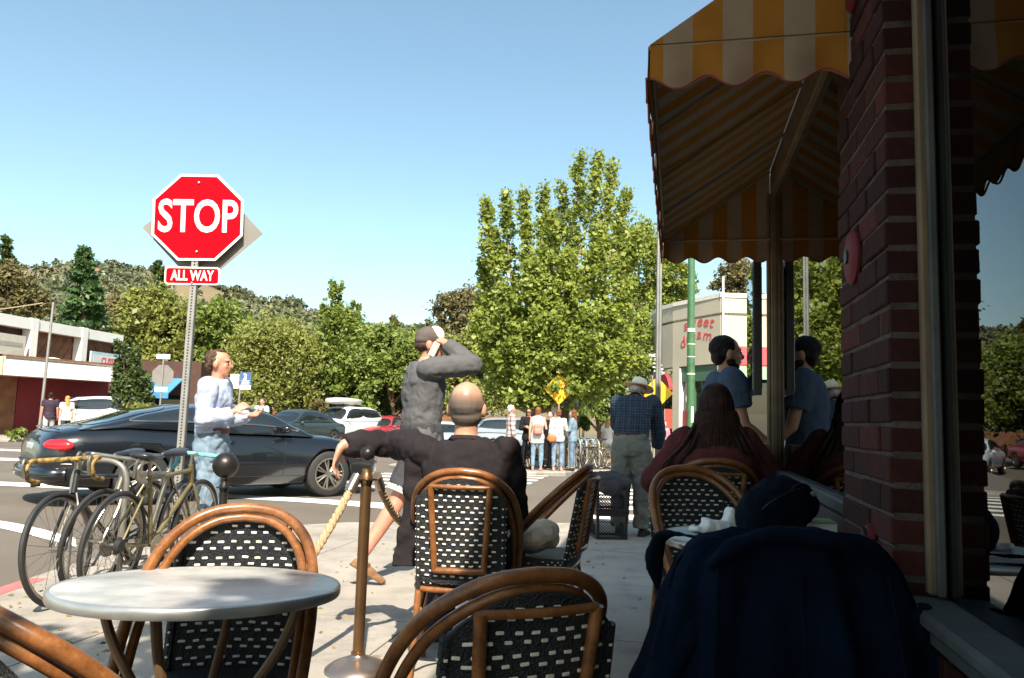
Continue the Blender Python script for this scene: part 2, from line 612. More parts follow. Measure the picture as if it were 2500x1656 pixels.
def axis_vals(a, b, fine0, fine1, step, coarse):
    v = [a]
    x = a
    while x < fine0 - 1e-6:
        x = min(fine0, x + coarse); v.append(x)
    while x < fine1 - 1e-6:
        x = min(fine1, x + step); v.append(x)
    c = coarse
    while x < b - 1e-6:
        x = min(b, x + c); v.append(x); c *= 1.5
    return v
gx = axis_vals(-800, 800, -22, 16, 0.55, 60)
gy = axis_vals(-60, 1500, 2, 34, 0.55, 12)
mb = MB()
w = len(gx)
for yv in gy:
    for xv in gx:
        if -23 < xv < 17 and 1 < yv < 35: z = road_z(xv, yv)
        else: z = slope(xv, yv) - 0.012
        mb.v.append((xv, yv, z))
for j in range(len(gy) - 1):
    for i in range(w - 1):
        mb.f.append((j * w + i, j * w + i + 1, (j + 1) * w + i + 1, (j + 1) * w + i)); mb.m.append(0)
road = mb.build('road', asphalt, smooth=True, angle=180)
tag(road, 'grey brown asphalt street and crossing under the cars', 'road', kind='structure')

WA = R(12.0)                                     # the cafe wall runs 12 degrees to the right of the view
WV = Vector((math.sin(WA), math.cos(WA), 0))     # along the wall, away from the photographer
WU = Vector((math.cos(WA), -math.sin(WA), 0))    # into the wall
def W(u, v, z=0.0):
    p = WU * u + WV * v
    return Vector((p.x, p.y, z))

def ccw(poly):
    a = sum(poly[i][0] * poly[(i + 1) % len(poly)][1] - poly[(i + 1) % len(poly)][0] * poly[i][1] for i in range(len(poly)))
    return poly if a > 0 else poly[::-1]

def inset_line(line, d):
    out = []
    for i, p in enumerate(line):
        a = Vector(line[max(0, i - 1)]); b = Vector(line[min(len(line) - 1, i + 1)])
        t = (b - a).normalized()
        out.append((p[0] + t.y * d, p[1] - t.x * d))
    return out

def pavement(name, label, kerb, close, cell, rot, zf, area, seed):
    """base sheet, kerb stones and scored slabs, each slab a piece of its own"""
    inner = inset_line(kerb, 0.16)
    base = ccw(inner + close)
    m = MB()
    m.add([(x, y, zf(x, y) - 0.014) for x, y in base], [tuple(range(len(base)))])
    b = m.build(name, concrete_b)
    tag(b, label, 'pavement', kind='structure')
    # kerb
    k = MB()
    pts = [Vector((p[0], p[1])) for p in kerb]
    dense_o, dense_i = [], []
    for i in range(len(kerb) - 1):
        n = max(1, int((pts[i + 1] - pts[i]).length / 1.2))
        for s in range(n):
            t = s / n
            dense_o.append(tuple(pts[i].lerp(pts[i + 1], t)))
            dense_i.append(tuple(Vector(inner[i]).lerp(Vector(inner[i + 1]), t)))
    dense_o.append(kerb[-1]); dense_i.append(inner[-1])
    rings = []
    for o, i in zip(dense_o, dense_i):
        o, i = Vector(o), Vector(i)
        d = (i - o).normalized()
        z = zf(o.x, o.y)
        oo, o2 = o, o + d * 0.025
        rings.append([(oo.x, oo.y, z - 0.3), (oo.x, oo.y, z - 0.03), (o2.x, o2.y, z - 0.001), (i.x - d.x * .006, i.y - d.y * .006, z - 0.001), (i.x - d.x * .006, i.y - d.y * .006, z - 0.3)])
    k.loft(rings)
    kb = k.build('kerb', concrete, b, smooth=False)
    rr = rs(seed)
    ca, sa = math.cos(rot), math.sin(rot)
    u0, u1, v0, v1 = area
    u = u0
    while u < u1:
        v = v0
        while v < v1:
            g = 0.006
            c = [(u + g, v + g), (u + cell - g, v + g), (u + cell - g, v + cell - g), (u + g, v + cell - g)]
            c = [(p[0] * ca + p[1] * sa, -p[0] * sa + p[1] * ca) for p in c]
            q = clip_poly(base, ccw(c))
            if len(q) >= 3:
                q = ccw(q)
                ar = abs(sum(q[i][0] * q[(i + 1) % len(q)][1] - q[(i + 1) % len(q)][0] * q[i][1] for i in range(len(q)))) / 2
                if ar > 0.02:
                    h = rr.uniform(-0.0015, 0.0015)
                    top = [(x, y, zf(x, y) + h) for x, y in q]
                    bot = [(x, y, zf(x, y) - 0.05) for x, y in q]
                    n = len(q)
                    s = MB().add(top + bot, [tuple(range(n))] + [(i, n + i, n + (i + 1) % n, (i + 1) % n) for i in range(n)])
                    s.build('paving_slab', concrete, b)
            v += cell
        u += cell
    return b

pav = pavement('pavement', 'pale concrete pavement under the cafe chairs and tables', KERB_NEAR, [(22, -14)], 1.5, WA, walk_z, (-6, 9, -3, 12), 3)
pavement('pavement', 'far pale concrete pavement with the queue of people and the bike racks', KERB_FAR, [(40, 70)], 2.4, 0.1, walk_z, (-6, 9.6, 18, 34.8), 4)
pavement('pavement', 'pale pavement before the dark red building on the left', KERB_LEFT, [(-60, 70)], 3.0, 0.08, walk_z, (-34, -13, 20, 34), 5)

# red paint on the near kerb
m = MB()
x0 = -3.35
for ya, yb in ((-2.0, 3.1), (3.11, 5.6)):
    m.loft([[(x0 - .003, y, -.10), (x0 - .003, y, -.029), (x0 + .023, y, .0015), (x0 + .15, y, .0015), (x0 + .15, y, -.02), (x0 + .02, y, -.10)] for y in (ya, yb)])
m.build('red_kerb_paint', red_paint, pav)

def marking(quad, n=10, mat=None):
    """painted line given by four ground points"""
    a, b, c, d = [Vector((p[0], p[1])) for p in quad]
    mb_ = MB()
    def fn(s, t):
        p = a.lerp(b, s).lerp(d.lerp(c, s), t)
        return (p.x, p.y, road_z(p.x, p.y) + 0.006)
    mb_.grid(fn, n, 2)
    return mb_.build('painted_line', mat or white_paint, road)
def pxq(*pp): return [gp(x, y, -0.02) for x, y in pp]
marking(pxq((-260, 1237), (185, 1303), (188, 1318), (-260, 1255)), 16)
marking(pxq((-260, 1166), (170, 1187), (170, 1196), (-260, 1176)), 16)
marking(pxq((170, 1187), (980, 1233), (980, 1243), (170, 1196)), 24)
for k in range(7):
    Yb = 13.4 + k * 0.78
    xr = 0.24 + (Yb - 14) * 0.19
    marking([(xr - 3.4, Yb - 0.1), (xr, Yb), (xr + .06, Yb + 0.34), (xr - 3.34, Yb + 0.24)], 8)
for k in range(6):
    Yb = 10.5 + k * 0.72
    xl = 1.02 + (Yb - 10.5) * 0.1
    marking([(xl, Yb), (xl + 3.0, Yb + .1), (xl + 3.0, Yb + 0.44), (xl, Yb + 0.34)], 8)
marking(pxq((-300, 1108), (110, 1124), (110, 1130), (-300, 1114)), 12)
marking(pxq((-300, 1086), (60, 1100), (60, 1104), (-300, 1090)), 12)

# ---------------------------------------------------------------- hills
RIDGE = [(-900, 690), (-300, 652), (0, 652), (150, 648), (300, 660), (420, 676), (545, 712), (620, 740), (690, 742), (770, 775), (860, 800), (1000, 803), (1080, 800), (1200, 815), (1600, 835), (2200, 860), (3200, 880)]
def ridge_py(px):
    for (x0, y0), (x1, y1) in zip(RIDGE[:-1], RIDGE[1:]):
        if x0 <= px <= x1:
            t = (px - x0) / (x1 - x0); t = t * t * (3 - 2 * t)
            return y0 + (y1 - y0) * t
    return 870
HY0, HY1 = 95.0, 420.0
NCOL, NROW = 150, 30
def hill_pt(px, t):
    """t from 0 at the foot to 1 at the ridge; beyond 1 it falls away behind"""
    Y = HY0 + (HY1 - HY0) * t
    top = at(px, ridge_py(px), HY1)
    base = at(px, 1010, Y)
    prof = 0.0 if t < 0 else (0.10 * t + 0.90 * t ** 1.35 if t <= 1 else max(0, 1 - (t - 1) * 2.2))
    n = noise.noise(Vector((base.x * 0.012, Y * 0.012, 3.1))) * 7 + noise.noise(Vector((base.x * 0.04, Y * 0.04, 7.1))) * 2.2
    z = -0.5 + (top.z + 0.5) * prof + n * min(1, t * 2.2) * (1 - 0.65 * max(0, min(1, (t - .6) / .4)))
    return Vector((base.x, Y, z))
m = MB()
for j in range(NROW + 1):
    t = 1.3 * j / NROW
    for i in range(NCOL + 1):
        px = -900 + 3600 * i / NCOL
        m.v.append(tuple(hill_pt(px, t)))
for j in range(NROW):
    for i in range(NCOL):
        a = j * (NCOL + 1) + i
        m.f.append((a, a + 1, a + NCOL + 2, a + NCOL + 1)); m.m.append(0)
hillmat = pmat('dry_hillside', (0.30, 0.19, 0.10), 0.95, var=0.3, scale=0.03, col2=(0.12, 0.12, 0.06), detail=6)
hill = m.build('hillside', hillmat, smooth=True, angle=180)
tag(hill, 'dry brown hillside behind the trees on the left', 'hill', kind='structure')
# ---------------------------------------------------------------- the cafe building on the right
BO = (0.6, 2.3)                                   # base of the building in wall coordinates
cafe = empty('cafe_building', W(BO[0], BO[1], 0), -WA, 'dark brick cafe front with big windows along the right edge', 'building')
def L(u, v, z): return Vector((u - BO[0], v - BO[1], z))
def ubox(mb_, u0, u1, v0, v1, z0, z1, b=0.0):
    c = L((u0 + u1) / 2, (v0 + v1) / 2, (z0 + z1) / 2)
    s = (u1 - u0, v1 - v0, z1 - z0)
    return mb_.bbox(c, s, b) if b else mb_.box(c, s)
def upart(name, mat, boxes, parent=cafe, b=0.004):
    m_ = MB()
    for q in boxes: ubox(m_, *q, b=b)
    return m_.build(name, mat, parent)

def brickmat():
    m_ = bpy.data.materials.new('old_brick'); m_.use_nodes = True
    nt = m_.node_tree; b = nt.nodes['Principled BSDF']
    b.inputs['Roughness'].default_value = 0.85; b.inputs['Specular IOR Level'].default_value = 0.15
    oi = nt.nodes.new('ShaderNodeObjectInfo'); tc = nt.nodes.new('ShaderNodeTexCoord')
    nz = nt.nodes.new('ShaderNodeTexNoise'); nz.inputs['Scale'].default_value = 28; nz.inputs['Detail'].default_value = 6
    nt.links.new(tc.outputs['Object'], nz.inputs['Vector'])
    ad = nt.nodes.new('ShaderNodeMath'); ad.operation = 'MULTIPLY_ADD'; ad.inputs[1].default_value = 0.65
    nt.links.new(oi.outputs['Random'], ad.inputs[0])
    m2 = nt.nodes.new('ShaderNodeMath'); m2.operation = 'MULTIPLY'; m2.inputs[1].default_value = 0.5
    nt.links.new(nz.outputs['Fac'], m2.inputs[0]); nt.links.new(m2.outputs[0], ad.inputs[2])
    cr = nt.nodes.new('ShaderNodeValToRGB')
    cr.color_ramp.elements[0].color = (0.014, 0.007, 0.006, 1); cr.color_ramp.elements[1].color = (0.085, 0.022, 0.017, 1)
    e = cr.color_ramp.elements.new(0.55); e.color = (0.036, 0.012, 0.010, 1)
    nt.links.new(ad.outputs[0], cr.inputs[0]); nt.links.new(cr.outputs[0], b.inputs['Base Color'])
    bp = nt.nodes.new('ShaderNodeBump'); bp.inputs['Strength'].default_value = 0.5; bp.inputs['Distance'].default_value = 0.01
    nt.links.new(nz.outputs['Fac'], bp.inputs['Height']); nt.links.new(bp.outputs[0], b.inputs['Normal'])
    return m_
brick_m = brickmat()
mortar_m = pmat('mortar', (0.085, 0.068, 0.056), 0.95, var=0.3, scale=12, bump=0.4, bscale=90, spec=.1)
frame_m = pmat('cream_frame_paint', (0.17, 0.12, 0.07), 0.6, var=0.2, scale=9, bump=0.08, bscale=40, spec=.2)
greysill_m = pmat('grey_sill_paint', (0.075, 0.075, 0.068), 0.6, var=0.25, scale=8, bump=0.1, bscale=40, spec=.2)
darkwall_m = pmat('dark_wall', (0.05, 0.035, 0.03), 0.8, var=0.2, scale=3, bump=0.2)
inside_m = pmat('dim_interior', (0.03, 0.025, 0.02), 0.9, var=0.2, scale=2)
stucco_m = pmat('upper_stucco', (0.28, 0.22, 0.17), 0.9, var=0.1, scale=2, bump=0.3)
glass_m = glassmat('shop_glass', boost=0.12, see=0.5)
UG, UP = 0.606, 0.500
UH = UG - .030
PV0, PV1 = 2.01, 2.57
HEAD, ROOF = 2.66, 5.5
VEND = 5.75

# body: rear, ends, roof and the wall over the windows
upart('wall', stucco_m, [(UG + .02, UG + .25, -4, VEND, HEAD + .16, ROOF), (UG + .02, UG + .22, 5.12, VEND, 0, HEAD + .16)], b=0)
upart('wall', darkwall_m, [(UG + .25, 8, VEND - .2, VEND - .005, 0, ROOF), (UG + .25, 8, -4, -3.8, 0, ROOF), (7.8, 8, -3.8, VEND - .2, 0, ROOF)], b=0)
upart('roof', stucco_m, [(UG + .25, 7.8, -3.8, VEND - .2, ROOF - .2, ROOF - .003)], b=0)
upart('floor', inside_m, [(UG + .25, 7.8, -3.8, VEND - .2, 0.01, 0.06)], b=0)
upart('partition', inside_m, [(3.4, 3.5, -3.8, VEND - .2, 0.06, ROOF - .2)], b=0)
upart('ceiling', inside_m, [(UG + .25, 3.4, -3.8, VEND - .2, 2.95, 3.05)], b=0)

# brick pier between the two windows, every brick a piece of its own
CO = 0.0715
meshes = {}
rr = rs(5)
pier = upart('pier', mortar_m, [(UP + .006, UG + .25, PV0 + .006, PV1 - .006, 0, HEAD + .4)], b=0)
for k in range(int((HEAD + .4) / CO)):
    z0 = k * CO
    off = 0.0 if k % 2 else 0.105
    edges = [PV0]
    v = PV0 + (0.205 if k % 2 else 0.1)
    while v < PV1 - 0.06:
        edges.append(v); v += 0.205
    edges.append(PV1)
    for a, b_ in zip(edges[:-1], edges[1:]):
        ln = b_ - a - 0.010
        key = round(ln, 3)
        if key not in meshes:
            meshes[key] = MB().bbox((0, 0, 0), (0.112, ln, CO - 0.0105), 0.004).mesh('brick')
            meshes[key].materials.append(brick_m)
        o = mesh_obj('brick', meshes[key], None, pier)
        o.location = L(UP + 0.056 + rr.uniform(-.005, .004), (a + b_) / 2, z0 + CO / 2)
        o.rotation_euler = (rr.uniform(-.012, .012), rr.uniform(-.02, .02), rr.uniform(-.014, .014))

# window beyond the pier
w1 = upart('window', frame_m, [(UH, UG + .06, PV1 + .003, 5.03, HEAD, HEAD + .20), (UG - .02, UG + .06, PV1 + .003, PV1 + .03, 0.96, HEAD - .002)])
upart('window_post', frame_m, [(UH, UG + .05, 5.032, 5.09, 0.0, HEAD + .14), (UH - .022, UH - .0005, 5.045, 5.075, 0.0, HEAD + .02)], w1, b=.006)
upart('sill', greysill_m, [(UG - .045, UG + .08, PV1 + .003, 5.018, 0.905, 0.955)], w1, b=.008)
upart('pane', glass_m, [(UG - .003, UG + .003, PV1 + .052, 5.018, 0.957, HEAD - .003)], w1, b=0)
upart('bulkhead', darkwall_m, [(UG - .05, UG + .1, PV1 + .003, 5.018, 0, 0.90)], w1)
# near window
w2 = upart('window', frame_m, [(UG - .04, UG + .06, PV0 - .032, PV0 - .003, 0.83, HEAD), (UG - .06, UG + .06, -3.6, PV0 - .003, HEAD + .002, HEAD + .15)], b=.006)
upart('stop_bead', greysill_m, [(UG - .025, UG - .006, PV0 - .052, PV0 - .0325, 0.83, HEAD)], w2)
upart('pane', glass_m, [(UG - .003, UG + .003, -3.6, PV0 - .034, 0.83, HEAD - .002)], w2, b=0)
upart('sill', greysill_m, [(UP + .005, UG + .06, -3.6, PV0 - .004, 0.790, 0.825), (UP + .025, UG + .03, -3.6, PV0 - .006, 0.750, 0.789)], w2, b=.01)
bk = upart('bulkhead', mortar_m, [(UP + .05, UG + .1, -3.6, PV0 - .01, 0, 0.744)], w2, b=0)
for k in range(4):
    z0 = 0.742 - (k + 1) * CO
    v = PV0 - 0.02 - (0.1 if k % 2 else 0)
    while v > 0.7:
        key = 0.195
        if key not in meshes:
            meshes[key] = MB().bbox((0, 0, 0), (0.112, key, CO - 0.0105), 0.004).mesh('brick'); meshes[key].materials.append(brick_m)
        o = mesh_obj('brick', meshes[key], None, bk)
        o.location = L(UP + 0.095, v - 0.1, z0 + CO / 2)
        v -= 0.205

# notice case beside the corner, and a shelf
nc = upart('frame', pmat('black_frame', (0.012, 0.012, 0.014), 0.4, var=0), [(UP - .02, UP + .03, 5.13, 5.60, 1.40, 2.27)], empty('notice_case', W(UP, 5.36, 1.4), -WA, 'tall black framed glass notice case at the far corner of the cafe wall', 'notice case'))
nc.location = (0, 0, 0)
for vtx in nc.data.vertices: vtx.co = vtx.co + Vector((BO[0] - UP, BO[1] - 5.36, -1.4))
pg = MB().bbox((-.022, 0, .435), (.006, .41, .80), .001).build('glass_front', glassmat('case_glass', boost=0.6, see=0.2), nc.parent)
MB().bbox((0.02, 0, .435), (.03, .40, .78), .001).build('reflection_sheet', pmat('green_reflection', (0.10, 0.16, 0.10), 0.7, var=0.5, scale=14), nc.parent)  # backing sheet whose green is the trees' reflection put into its colour
upart('ledge', pmat('brown_ledge_wood', (0.20, 0.085, 0.035), 0.55, var=0.25, scale=6, bump=0.1), [(UP - .06, UH - .03, 4.82, 5.03, 0.96, 1.10)])

# red fittings on the pier
redmetal = pmat('red_enamel', (0.12, 0.012, 0.016), 0.6, var=0.2, scale=20, spec=.2)
black_m = pmat('black_plastic', (0.012, 0.012, 0.013), 0.45, var=0)
def red_bell(z, v, r, label):
    e = empty('fire_bell', W(UP, v, z), -WA, label, 'bell', None)
    MB().lathe([(0, 0), (r, 0), (r, .008), (r * .86, .016), (r * .4, .020), (0, .0205)], (0, 0, 0), 28, (-1, 0, 0)).build('gong', redmetal, e, smooth=True)
    MB().lathe([(0, .019), (.020, .019), (.020, .026), (0, .027)], (0, 0, 0), 16, (-1, 0, 0)).build('hub', black_m, e, smooth=True)
    return e
red_bell(1.695, 2.36, 0.080, 'round red fire bell on the brick pier at head height')
red_bell(0.93, 2.20, 0.030, 'small round red cap low on the brick pier')
red_bell(2.47, 2.30, 0.060, 'red fitting at the very top of the brick pier')

# ---------------------------------------------------------------- awnings
YEL, CRM = (0.33, 0.125, 0.012), (0.30, 0.205, 0.125)
cloth_u = stripemat('awning_cloth_end', YEL, CRM, 0.09, 0, 0.13, trans=0.07)
cloth_v = stripemat('awning_cloth_slope', YEL, CRM, 0.09, 1, 0.0, trans=0.07)
awn_metal = pmat('awning_tube', (0.30, 0.22, 0.13), 0.5, metal=0.2, var=0.1)
red_trim = pmat('awning_binding', (0.22, 0.045, 0.035), 0.8, var=0.1)
AU0 = -0.088
ZV, ZB, ZT = 2.235, 2.385, 2.83
def scallop(s): return 0.038 * abs(math.cos(math.pi * s / 0.172)) ** 2.2
def awning(v0, v1, label):
    e = empty('striped_awning', W(UG, v0, ZB), -WA, label, 'awning', 'striped cafe awnings')
    def P(u, v, z): return (u - UG, v - v0, z - ZB)
    n = max(8, int((v1 - v0) / 0.03))
    u1 = UH - .003
    m_ = MB(); m_.grid(lambda s, t: P(AU0 + (u1 - AU0) * t, v0 + (v1 - v0) * s, ZB + (ZT - ZB) * t - 0.018 * math.sin(math.pi * t) * (0.6 + 0.4 * math.cos(s * (v1 - v0) / 0.65 * 2 * math.pi))), n, 12)
    m_.build('sloping_cloth', cloth_v, e, smooth=True, angle=180)
    m_ = MB(); m_.grid(lambda s, t: P(AU0 - 0.006 - 0.010 * t * math.sin(s * 40), v0 + (v1 - v0) * s, ZB + (ZV + scallop(s * (v1 - v0)) - ZB) * t), n * 2, 5)
    m_.build('front_valance', cloth_v, e, smooth=True, angle=180)
    for vv in (v0, v1):
        m_ = MB(); m_.grid(lambda s, t: P(AU0 + (u1 - AU0) * s, vv, ZB + (ZT - ZB) * s * t), 24, 8)
        o = m_.build('end_panel', cloth_u, e, smooth=True, angle=180)
        m_ = MB(); m_.grid(lambda s, t: P(AU0 + (u1 - AU0) * s, vv + (0.004 if vv == v0 else -0.004) - 0.012 * t * math.sin(s * 22) * (1 if vv == v0 else -1), ZB + (ZV + scallop(s * (u1 - AU0)) - ZB) * t), 48, 5)
        m_.build('end_valance', cloth_u, e, smooth=True, angle=180)
        m_ = MB().tube([P(AU0 + (u1 - AU0) * s / 40, vv, ZV + scallop(s / 40 * (u1 - AU0)) + .001) for s in range(41)], .004, 5)
        m_.build('binding', red_trim, e)
    m_ = MB().tube([P(AU0 - .010, v0 + (v1 - v0) * s / (4 * n), ZV + scallop(s / (4 * n) * (v1 - v0)) + .001) for s in range(4 * n + 1)], .005, 5)
    m_.build('binding', red_trim, e)
    m_ = MB().cyl(P(AU0 + .003, v0 + .01, ZB - .006), P(AU0 + .003, v1 - .01, ZB - .006), .010, n=8)
    m_.build('front_bar', awn_metal, e, smooth=True)
    k = 0
    vv = v0 + .02
    while vv < v1:
        m_ = MB().cyl(P(AU0 + .015, vv, ZB - .016), P(u1 - .005, vv, ZT - .030), .009, n=8)
        m_.build('rib', awn_metal, e, smooth=True)
        vv += 0.65
    for vv in (v0 + .012, v1 - .012):
        m_ = MB().cyl(P(AU0 + .015, vv, ZB - .004), P(u1, vv, ZB - .004), .009, n=8)
        m_.build('end_bar', awn_metal, e, smooth=True)
    return e
awning(2.37, 5.06, 'yellow and cream striped awning over the window beyond the brick pier')
awning(-2.9, 1.62, 'yellow and cream striped awning seen only mirrored in the near window')
# ---------------------------------------------------------------- rattan chairs
def rattanmat():
    m_ = bpy.data.materials.new('rattan'); m_.use_nodes = True
    nt = m_.node_tree; b = nt.nodes['Principled BSDF']
    b.inputs['Roughness'].default_value = 0.34; b.inputs['Specular IOR Level'].default_value = 0.5
    tc = nt.nodes.new('ShaderNodeTexCoord')
    nz = nt.nodes.new('ShaderNodeTexNoise'); nz.inputs['Scale'].default_value = 14; nz.inputs['Detail'].default_value = 6; nz.inputs['Roughness'].default_value = 0.7
    nt.links.new(tc.outputs['Object'], nz.inputs['Vector'])
    n2 = nt.nodes.new('ShaderNodeTexNoise'); n2.inputs['Scale'].default_value = 130; n2.inputs['Detail'].default_value = 2
    nt.links.new(tc.outputs['Object'], n2.inputs['Vector'])
    cr = nt.nodes.new('ShaderNodeValToRGB')
    cr.color_ramp.elements[0].position = 0.30; cr.color_ramp.elements[0].color = (0.10, 0.036, 0.011, 1)
    cr.color_ramp.elements[1].position = 0.75; cr.color_ramp.elements[1].color = (0.33, 0.14, 0.046, 1)
    e = cr.color_ramp.elements.new(0.5); e.color = (0.21, 0.078, 0.022, 1)
    ad = nt.nodes.new('ShaderNodeMath'); ad.operation = 'MULTIPLY_ADD'; ad.inputs[1].default_value = 0.25; 
    nt.links.new(n2.outputs['Fac'], ad.inputs[0]); 
    sb = nt.nodes.new('ShaderNodeMath'); sb.operation = 'SUBTRACT'; sb.inputs[1].default_value = 0.12
    nt.links.new(nz.outputs['Fac'], sb.inputs[0]); nt.links.new(sb.outputs[0], ad.inputs[2])
    nt.links.new(ad.outputs[0], cr.inputs[0]); nt.links.new(cr.outputs[0], b.inputs['Base Color'])
    return m_
rattan = rattanmat()
weave_black = pmat('black_weave', (0.012, 0.013, 0.016), 0.42, var=0.3, scale=60, bump=0.8, bscale=170)
weave_white = pmat('white_strand', (0.72, 0.68, 0.56), 0.45, var=0.12, scale=40)

HOOP = [(0, -.275, .935), (.085, -.265, .925), (.155, -.235, .893), (.208, -.175, .838), (.236, -.095, .762), (.246, -.005, .670), (.244, .085, .570), (.236, .160, .470), (.228, .185, .40)]
def hoop_pts(sx, inset=0.0, drop=0.0):
    half = catmull(HOOP, 5)
    out = []
    for p in half:
        c = Vector((0, p.y, .60))
        q = p.copy()
        q.x *= (1 - inset)
        q.z -= drop
        out.append(Vector((sx * q.x, q.y, q.z)))
    return out
def full_hoop(inset=0.0, drop=0.0, cut=None):
    a = hoop_pts(-1, inset, drop)[::-1]; b = hoop_pts(1, inset, drop)[1:]
    pts = a + b
    if cut is not None: pts = [p for p in pts if p.z > cut]
    return pts
# the woven back: an arch-topped panel, leaning a little
def panel_top(x):            # height of the arch at x
    t = min(1, abs(x) / 0.185)
    return 0.905 - 0.085 * t ** 2.4
def panel_pt(x, z, off=0.0):
    t = (z - .44) / .47
    y = -0.185 - 0.085 * t - 0.035 * (1 - (x / .19) ** 2)
    return Vector((x, y - off, z))

def build_chair():
    root = empty('rattan_chair')
    m_ = MB()
    m_.tube(full_hoop(), .0165, 12)
    m_.build('hoop', rattan, root, smooth=True, angle=60)
    m_ = MB(); m_.tube(full_hoop(.115, .030), .0135, 10); m_.build('inner_hoop', rattan, root, smooth=True, angle=60)
    # back panel
    n, k = 20, 18
    m_ = MB()
    for off in (0.006, -0.006):
        m_.grid(lambda s, t: panel_pt((s - .5) * .37, .44 + (panel_top((s - .5) * .37) - .44) * t, off), n, k)
    w_ = n + 1; half = (n + 1) * (k + 1)
    rim = [j * w_ for j in range(k + 1)] + [k * w_ + i for i in range(1, n + 1)] + [j * w_ + n for j in range(k - 1, -1, -1)] + [i for i in range(n - 1, 0, -1)]
    for a, b in zip(rim, rim[1:] + rim[:1]):
        m_.f.append((a, b, b + half, a + half)); m_.m.append(0)
    m_.build('back_weave', weave_black, root, smooth=True)
    ms = MB()
    row = 0
    z = .475
    while z < .905:
        for sub in (0, 1):
            zz = z + sub * 0.0195
            x = -.165 + (0.0 if sub else 0.020)
            while x < .168:
                if zz < panel_top(x) - .022 and abs(x) < .168:
                    jx_, jz_, jl_ = rnd.uniform(-.002, .002), rnd.uniform(-.0014, .0014), rnd.uniform(.0075, .0108)
                    for off in (0.0075, -0.0075):
                        a = panel_pt(x + jx_ - jl_, zz + jz_, off); b = panel_pt(x + jx_ + jl_, zz + jz_ + rnd.uniform(-.0012, .0012), off)
                        s_, d_, u_ = frame(b - a)
                        rot = Matrix((s_, d_, u_)).transposed()
                        ms.bbox((a + b) / 2, (.004, (b - a).length, .0075), .0015, rot)
                x += .0395
        z += .0475
    o = ms.build('white_strands', weave_white, root); o['kind'] = 'stuff'
    # rattan frame on the rear of the panel
    m_ = MB()
    def rear(x, z): return panel_pt(x, z, .017)
    fr = [rear(-.125, .845), rear(-.118, .70), rear(-.108, .505), rear(0, .495), rear(.108, .505), rear(.118, .70), rear(.125, .845)]
    for a, b in (((-.130, .87), (-.108, .50)), ((.130, .87), (.108, .50))):
        m_.tube([rear(a[0] + (b[0] - a[0]) * t / 8, a[1] + (b[1] - a[1]) * t / 8) for t in range(9)], .0145, 8)
    m_.tube([rear(-.115 + .23 * t / 8, .502) for t in range(9)], .0145, 8)
    m_.tube([rear(-.128 + .256 * t / 10, .868 - .0 * t) for t in range(11)], .010, 8)
    m_.build('rear_frame', rattan, root, smooth=True, angle=60)
    # black-wrapped stiles down the panel sides
    for sx in (-1, 1):
        m_ = MB()
        m_.tube([panel_pt(sx * .186, .36 + .46 * t / 8, 0) for t in range(9)], .0135, 8)
        m_.build('wrapped_stile', weave_black, root, smooth=True)
        md = MB()
        zz = .47
        while zz < .80:
            p = panel_pt(sx * .186, zz, 0)
            md.bbox(p + Vector((0, -.0135, 0)), (.008, .004, .006), .001); md.bbox(p + Vector((0, .0135, 0)), (.008, .004, .006), .001); md.bbox(p + Vector((sx * .0135, 0, 0)), (.004, .008, .006), .001)
            zz += .034
        o = md.build('white_strands', weave_white, root); o['kind'] = 'stuff'
    # seat
    def seat_ring(r, z):
        out = []
        for k_ in range(32):
            t = 2 * math.pi * k_ / 32
            c, s = math.cos(t), math.sin(t)
            e = 0.45
            x = math.copysign(abs(c) ** e, c) * (.215 * r); y = math.copysign(abs(s) ** e, s) * (.205 * r)
            out.append((x, y - .005, z - .012 * (1 - r)))
        return out
    m_ = MB().loft([seat_ring(.93, .422), seat_ring(1.0, .430), seat_ring(1.0, .455), seat_ring(.95, .466), seat_ring(.6, .464), seat_ring(.2, .462)])
    m_.build('seat', weave_black, root, smooth=True)
    md = MB()
    for k_ in range(60):
        t = 2 * math.pi * k_ / 60
        c, s = math.cos(t), math.sin(t)
        e = 0.45
        md.bbox((math.copysign(abs(c) ** e, c) * .216, math.copysign(abs(s) ** e, s) * .206 - .005, .440 + (k_ % 2) * .012), (.008, .008, .006), .001)
    o = md.build('white_strands', weave_white, root); o['kind'] = 'stuff'
    m_ = MB().tube([(p[0] * .97, p[1] * .97, .410) for p in seat_ring(1.0, .41)], .0135, 8, closed=True)
    m_.build('seat_rail', rattan, root, smooth=True, angle=60)
    for sx in (-1, 1):
        m_ = MB().tube([(sx * .228, .185, .41), (sx * .226, .195, .30), (sx * .222, .205, .15), (sx * .222, .212, 0)], .0155, 10)
        m_.build('leg', rattan, root, smooth=True, angle=60)
        m_ = MB().tube([(sx * .186, -.175, .42), (sx * .188, -.195, .30), (sx * .195, -.215, .15), (sx * .203, -.235, 0)], .0155, 10)
        m_.build('leg', rattan, root, smooth=True, angle=60)
        m_ = MB().tube(catmull([(sx * .224, .20, .20), (sx * .19, .10, .345), (sx * .185, .0, .39), (sx * .18, -.08, .345), (sx * .195, -.205, .20)], 5), .009, 8)
        m_.build('brace', rattan, root, smooth=True, angle=60)
    for yy, sp in ((.20, .222), (-.205, .192)):
        m_ = MB().tube(catmull([(-sp, yy, .20), (-sp * .55, yy, .335), (0, yy, .39), (sp * .55, yy, .335), (sp, yy, .20)], 5), .009, 8)
        m_.build('brace', rattan, root, smooth=True, angle=60)
    return root
CHAIR = build_chair()
CHAIRS_USED = [0]
